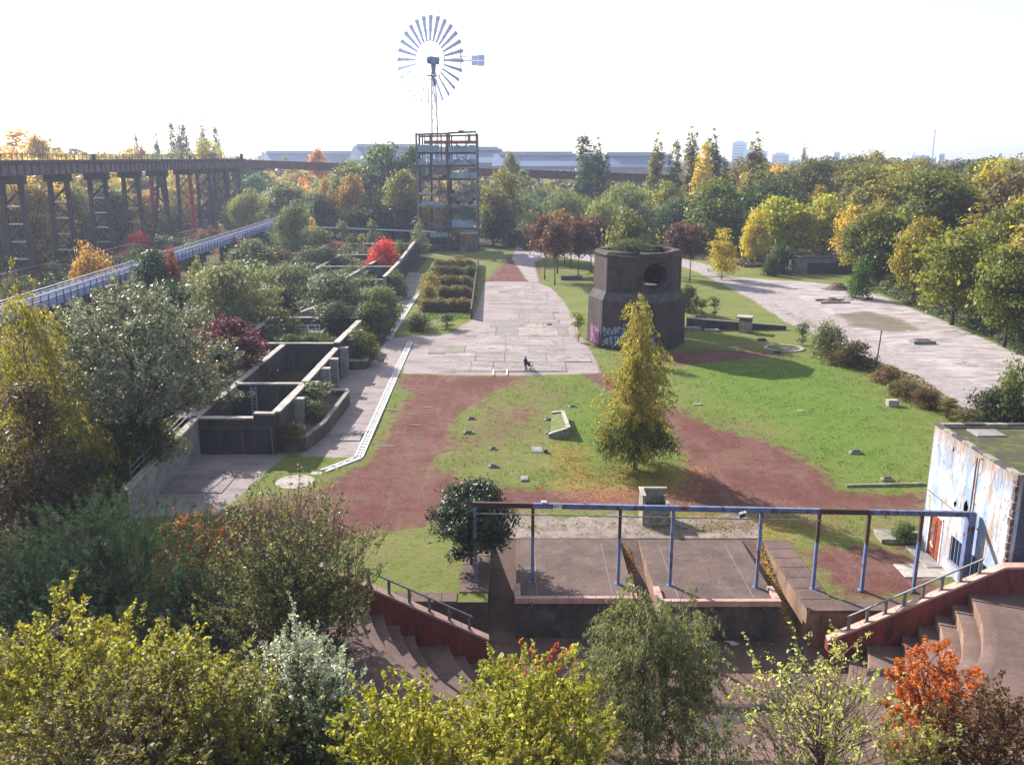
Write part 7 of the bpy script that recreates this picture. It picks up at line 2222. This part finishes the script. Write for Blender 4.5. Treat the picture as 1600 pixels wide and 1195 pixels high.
# far-off woods as one mass out to the horizon
def far_woods():
    r = np.random.default_rng(77)
    N = 3400
    Y = 385 + (2100-385) * r.random(N) ** 1.35
    X = r.uniform(-.66, .66, N) * Y
    # keep open ground in front of the halls
    h = r.uniform(11, 19, N) * np.interp(X/Y, [-.6, -.35, -.2, .1, .3, .6], [1.55, 1.35, .95, .80, .98, 1.05])
    k_ = ~((np.abs(X/Y + .06) < .26) & (Y > 640) & (r.random(N) < .35))
    X, Y, h = X[k_], Y[k_], h[k_]; N = len(X)
    w = h * r.uniform(.7, 1.1, N)
    tall = r.random(N) < .04
    w[tall] = h[tall]*.25; h[tall] *= 1.45
    m_ = 95
    d = unit(r.normal(size=(N, m_, 3))); d[..., 2] = np.abs(d[..., 2])*1.0
    rr = r.uniform(.55, 1.0, (N, m_, 1)) * (1 + .15*np.sin(d[..., :1]*7))
    P = d*rr*np.stack([w/2, w/2, h*.62], -1)[:, None, :] + np.stack([X, Y, h*.38], -1)[:, None, :]
    cl = np.repeat(r.random(N), m_)
    P = P.reshape(-1, 3)
    sz = np.repeat(w, m_)[:, None] * .165
    Nn = unit(d.reshape(-1, 3) + r.normal(size=P.shape)*.5)
    A = unit(np.cross(Nn, r.normal(size=P.shape))); B = np.cross(Nn, A)
    V = np.stack([P - A*sz, P + B*sz*.7, P + A*sz, P - B*sz*.7], 1).reshape(-1, 3)
    F = np.arange(len(P)*4).reshape(-1, 4)
    o = link('distant_woods', np_mesh('distant_woods', V, F, M['leaf'], {'rnd': np.repeat(r.random(len(P)), 4), 'clump': np.repeat(cl, 4)}))
    o.color = (.12, .11, .055, 1)
    setp(o, 'hazy autumn woods reaching to the horizon', 'woods', kind='stuff')
far_woods()

# ------------------------------------------------------------------ person with pushchair
def figure():
    gx_, gy_ = G(821, 581)
    face = Vector((.62, .78, 0)).normalized()
    ang = math.atan2(face.y, face.x) - math.pi/2          # local +Y is the walking direction
    t = thing('person', 'person in dark coat and blue jeans pushing a pushchair across the plaza', 'person', (gx_, gy_, .08), ang)
    me = bpy.data.meshes.new('body')
    V = {'pel':(0,0,.98),'spn':(0,.02,1.15),'che':(0,.03,1.36),'nek':(0,.04,1.53),'hd0':(0,.06,1.62),'hd1':(0,.08,1.72),'hd2':(0,.07,1.79),
         'shl':(-.18,.03,1.46),'ell':(-.25,-.02,1.20),'wrl':(-.20,.26,1.06),'hal':(-.19,.34,1.05),
         'shr':(.18,.03,1.46),'elr':(.25,-.02,1.20),'wrr':(.20,.26,1.06),'har':(.19,.34,1.05),
         'hpl':(-.10,0,.93),'knl':(-.11,.20,.53),'anl':(-.11,.12,.10),'tol':(-.11,.28,.04),
         'hpr':(.10,0,.93),'knr':(.11,.02,.50),'anr':(.11,-.28,.14),'tor':(.11,-.16,.03)}
    Rr = {'pel':.16,'spn':.15,'che':.17,'nek':.06,'hd0':.085,'hd1':.10,'hd2':.07,'shl':.08,'ell':.055,'wrl':.038,'hal':.04,'shr':.08,'elr':.055,'wrr':.038,'har':.04,
          'hpl':.105,'knl':.07,'anl':.045,'tol':.04,'hpr':.105,'knr':.07,'anr':.045,'tor':.04}
    E = [('pel','spn'),('spn','che'),('che','nek'),('nek','hd0'),('hd0','hd1'),('hd1','hd2'),('che','shl'),('shl','ell'),('ell','wrl'),('wrl','hal'),('che','shr'),('shr','elr'),('elr','wrr'),('wrr','har'),
         ('pel','hpl'),('hpl','knl'),('knl','anl'),('anl','tol'),('pel','hpr'),('hpr','knr'),('knr','anr'),('anr','tor')]
    ks = list(V)
    # fingers: five short chains per hand, curled over the handle bar
    for side, s in (('l', -1), ('r', 1)):
        hx, hy, hz = V['ha'+side]
        for f in range(4):
            a = '%sf%da' % (side, f); b = '%sf%db' % (side, f)
            V[a] = (hx - .03 + .02*f, hy + .05, hz + .01); V[b] = (hx - .03 + .02*f, hy + .06, hz - .035 - .003*(f % 2))
            Rr[a] = .010; Rr[b] = .008; E += [('ha'+side, a), (a, b)]
        a = side + 'th'; V[a] = (hx - s*.045, hy + .015, hz - .03); Rr[a] = .011; E.append(('ha'+side, a))
    ks = list(V)
    me.from_pydata([V[k] for k in ks], [(ks.index(a), ks.index(b)) for a, b in E], [])
    tmp = bpy.data.objects.new('tmp', me); C.objects.link(tmp)
    sk = tmp.modifiers.new('s', 'SKIN'); sk.use_smooth_shade = True
    for i, k in enumerate(ks):
        d = me.skin_vertices[0].data[i]; r_ = Rr[k]
        d.radius = (r_*1.15, r_*.82) if k in ('pel','spn','che') else (r_, r_)
        d.use_root = (k == 'pel')
    sb = tmp.modifiers.new('b', 'SUBSURF'); sb.levels = 2; sb.render_levels = 2
    dg = bpy.context.evaluated_depsgraph_get()
    bm_ = bpy.data.meshes.new_from_object(tmp.evaluated_get(dg))
    bpy.data.objects.remove(tmp)
    bm_.materials.clear()
    for mm in ('skin', 'coat', 'jeans', 'rubber'): bm_.materials.append(M[mm])
    for p in bm_.polygons:
        c = p.center; p.use_smooth = True
        if c.z > 1.55: i = 0
        elif c.z < .09: i = 3
        elif c.z < .84 and abs(c.x) < .19: i = 2
        elif c.y > .27 and c.z > 1.0: i = 0
        else: i = 1
        p.material_index = i
    link('body', bm_, t)
    # coat skirt, hair, face
    m = MB(); rings = [(1.02,.175,.14),(.92,.20,.17),(.80,.215,.19)]
    n_ = 16
    for z, a, b in rings: m.v += [(a*math.cos(2*math.pi*k/n_), b*math.sin(2*math.pi*k/n_)+.01, z) for k in range(n_)]
    for i in range(2):
        for k in range(n_): m.f.append((i*n_+k, i*n_+(k+1) % n_, (i+1)*n_+(k+1) % n_, (i+1)*n_+k))
    m.build('coat_hem', M['coat'], t, smooth=True)
    m = MB(); n_ = 14
    for i in range(6):
        ph = math.pi*.5*i/5*1.15
        for k in range(n_):
            th = 2*math.pi*k/n_; m.v.append((.112*math.sin(ph+.05)*math.cos(th), .065 - .02*(i/5) + .118*math.sin(ph+.05)*math.sin(th), 1.72 + .125*math.cos(ph) - (.05 if math.sin(th) < 0 else -.02)*(i/5)))
    for i in range(5):
        for k in range(n_): m.f.append((i*n_+k, (i+1)*n_+k, (i+1)*n_+(k+1) % n_, i*n_+(k+1) % n_))
    m.f.append(tuple(range(n_))); m.build('hair', M['hair'], t, smooth=True)
    m = MB(); m.prism([(-.012,.168),(.012,.168),(0,.198)], 1.665, [1.69,1.69,1.675]); m.build('nose', M['skin'], t)
    for s in (-1, 1):
        m = MB(); m.box(s*.035-.012, s*.035+.012, .160, .172, 1.70, 1.712); m.build('eye', M['black'], t)
        m = MB(); m.box(s*.095-.01, s*.095+.012, .05, .085, 1.665, 1.715); m.build('ear', M['skin'], t)
    m = MB(); m.box(-.025, .025, .158, .168, 1.628, 1.638); m.build('mouth', M['door_rust'], t)
    # pushchair
    px_, py_ = gx_ + face.x*.85 + .18, gy_ + face.y*.85 - .18
    p = thing('pushchair', 'dark blue pushchair held in front of the walking person', 'pushchair', (gx_ + face.x*.92, gy_ + face.y*.92, .08), ang)
    m = MB()
    for s in (-.24, .24):
        m.tube([(s, -.52, 1.02), (s, -.35, .95), (s, .45, .16)], .014, 6); m.tube([(s, -.30, .14), (s, .12, .62)], .014, 6); m.tube([(s,-.3,.14),(s,.45,.16)], .010, 6)
    m.tube([(-.24,-.52,1.02),(.24,-.52,1.02)], .018, 6); m.build('frame', M['chrome'], p)
    m = MB(); m.prism([(-.2,-.2),(.2,-.2),(.2,.32),(-.2,.32)], [.46,.46,.42,.42], [.52,.52,.50,.50]); m.beam((0,-.20,.5),(0,-.36,.98),.40,.05); m.build('seat', M['pram'], p)
    m = MB(); n_ = 8
    for i in range(7):
        a = math.pi*(.10 + .62*i/6)
        for s in (-.23, -.12, .12, .23):
            k_ = 1 if abs(s) < .2 else .94
            m.v.append((s, -.12 - .36*math.cos(a - .6)*k_, .78 + .34*math.sin(a)*k_))
    for i in range(6):
        for k in range(3): b = i*4+k; m.f.append((b, b+1, b+5, b+4))
    for e in (0, 3): m.f.append(tuple(i*4+e for i in range(7)))
    m.build('hood', M['pram'], p, smooth=True)
    m = MB(); m.bbox(-.17,.17,-.25,.15,.18,.34,.02); m.build('basket', M['sign_white'], p)
    for s in (-.27, .27):
        for y, r_ in ((-.30, .14), (.45, .10)):
            m = MB(); m.tube([(s-.018, y, r_), (s+.018, y, r_)], r_, 16); w_ = m.build('wheel', M['rubber'], p)
            m = MB(); m.tube([(s-.021, y, r_), (s+.021, y, r_)], r_*.55, 12); m.build('rim', M['chrome'], w_)
figure()

# ------------------------------------------------------------------ air
m = MB(); m.box(-2600, 2600, -60, 2600, -7.5, 72.0)
hz = m.mesh('haze', None)
n = NT('haze_air')
v = n.n('ShaderNodeVolumePrincipled')
v.inputs['Color'].default_value = (.66, .75, 1.0, 1)
v.inputs['Density'].default_value = .00022
v.inputs['Anisotropy'].default_value = .35
n.t.links.new(v.outputs[0], n.out.inputs['Volume'])
hz.materials.append(n.m)
setp(link('haze', hz), 'pale bluish autumn haze hanging over the whole park', 'haze', kind='stuff')
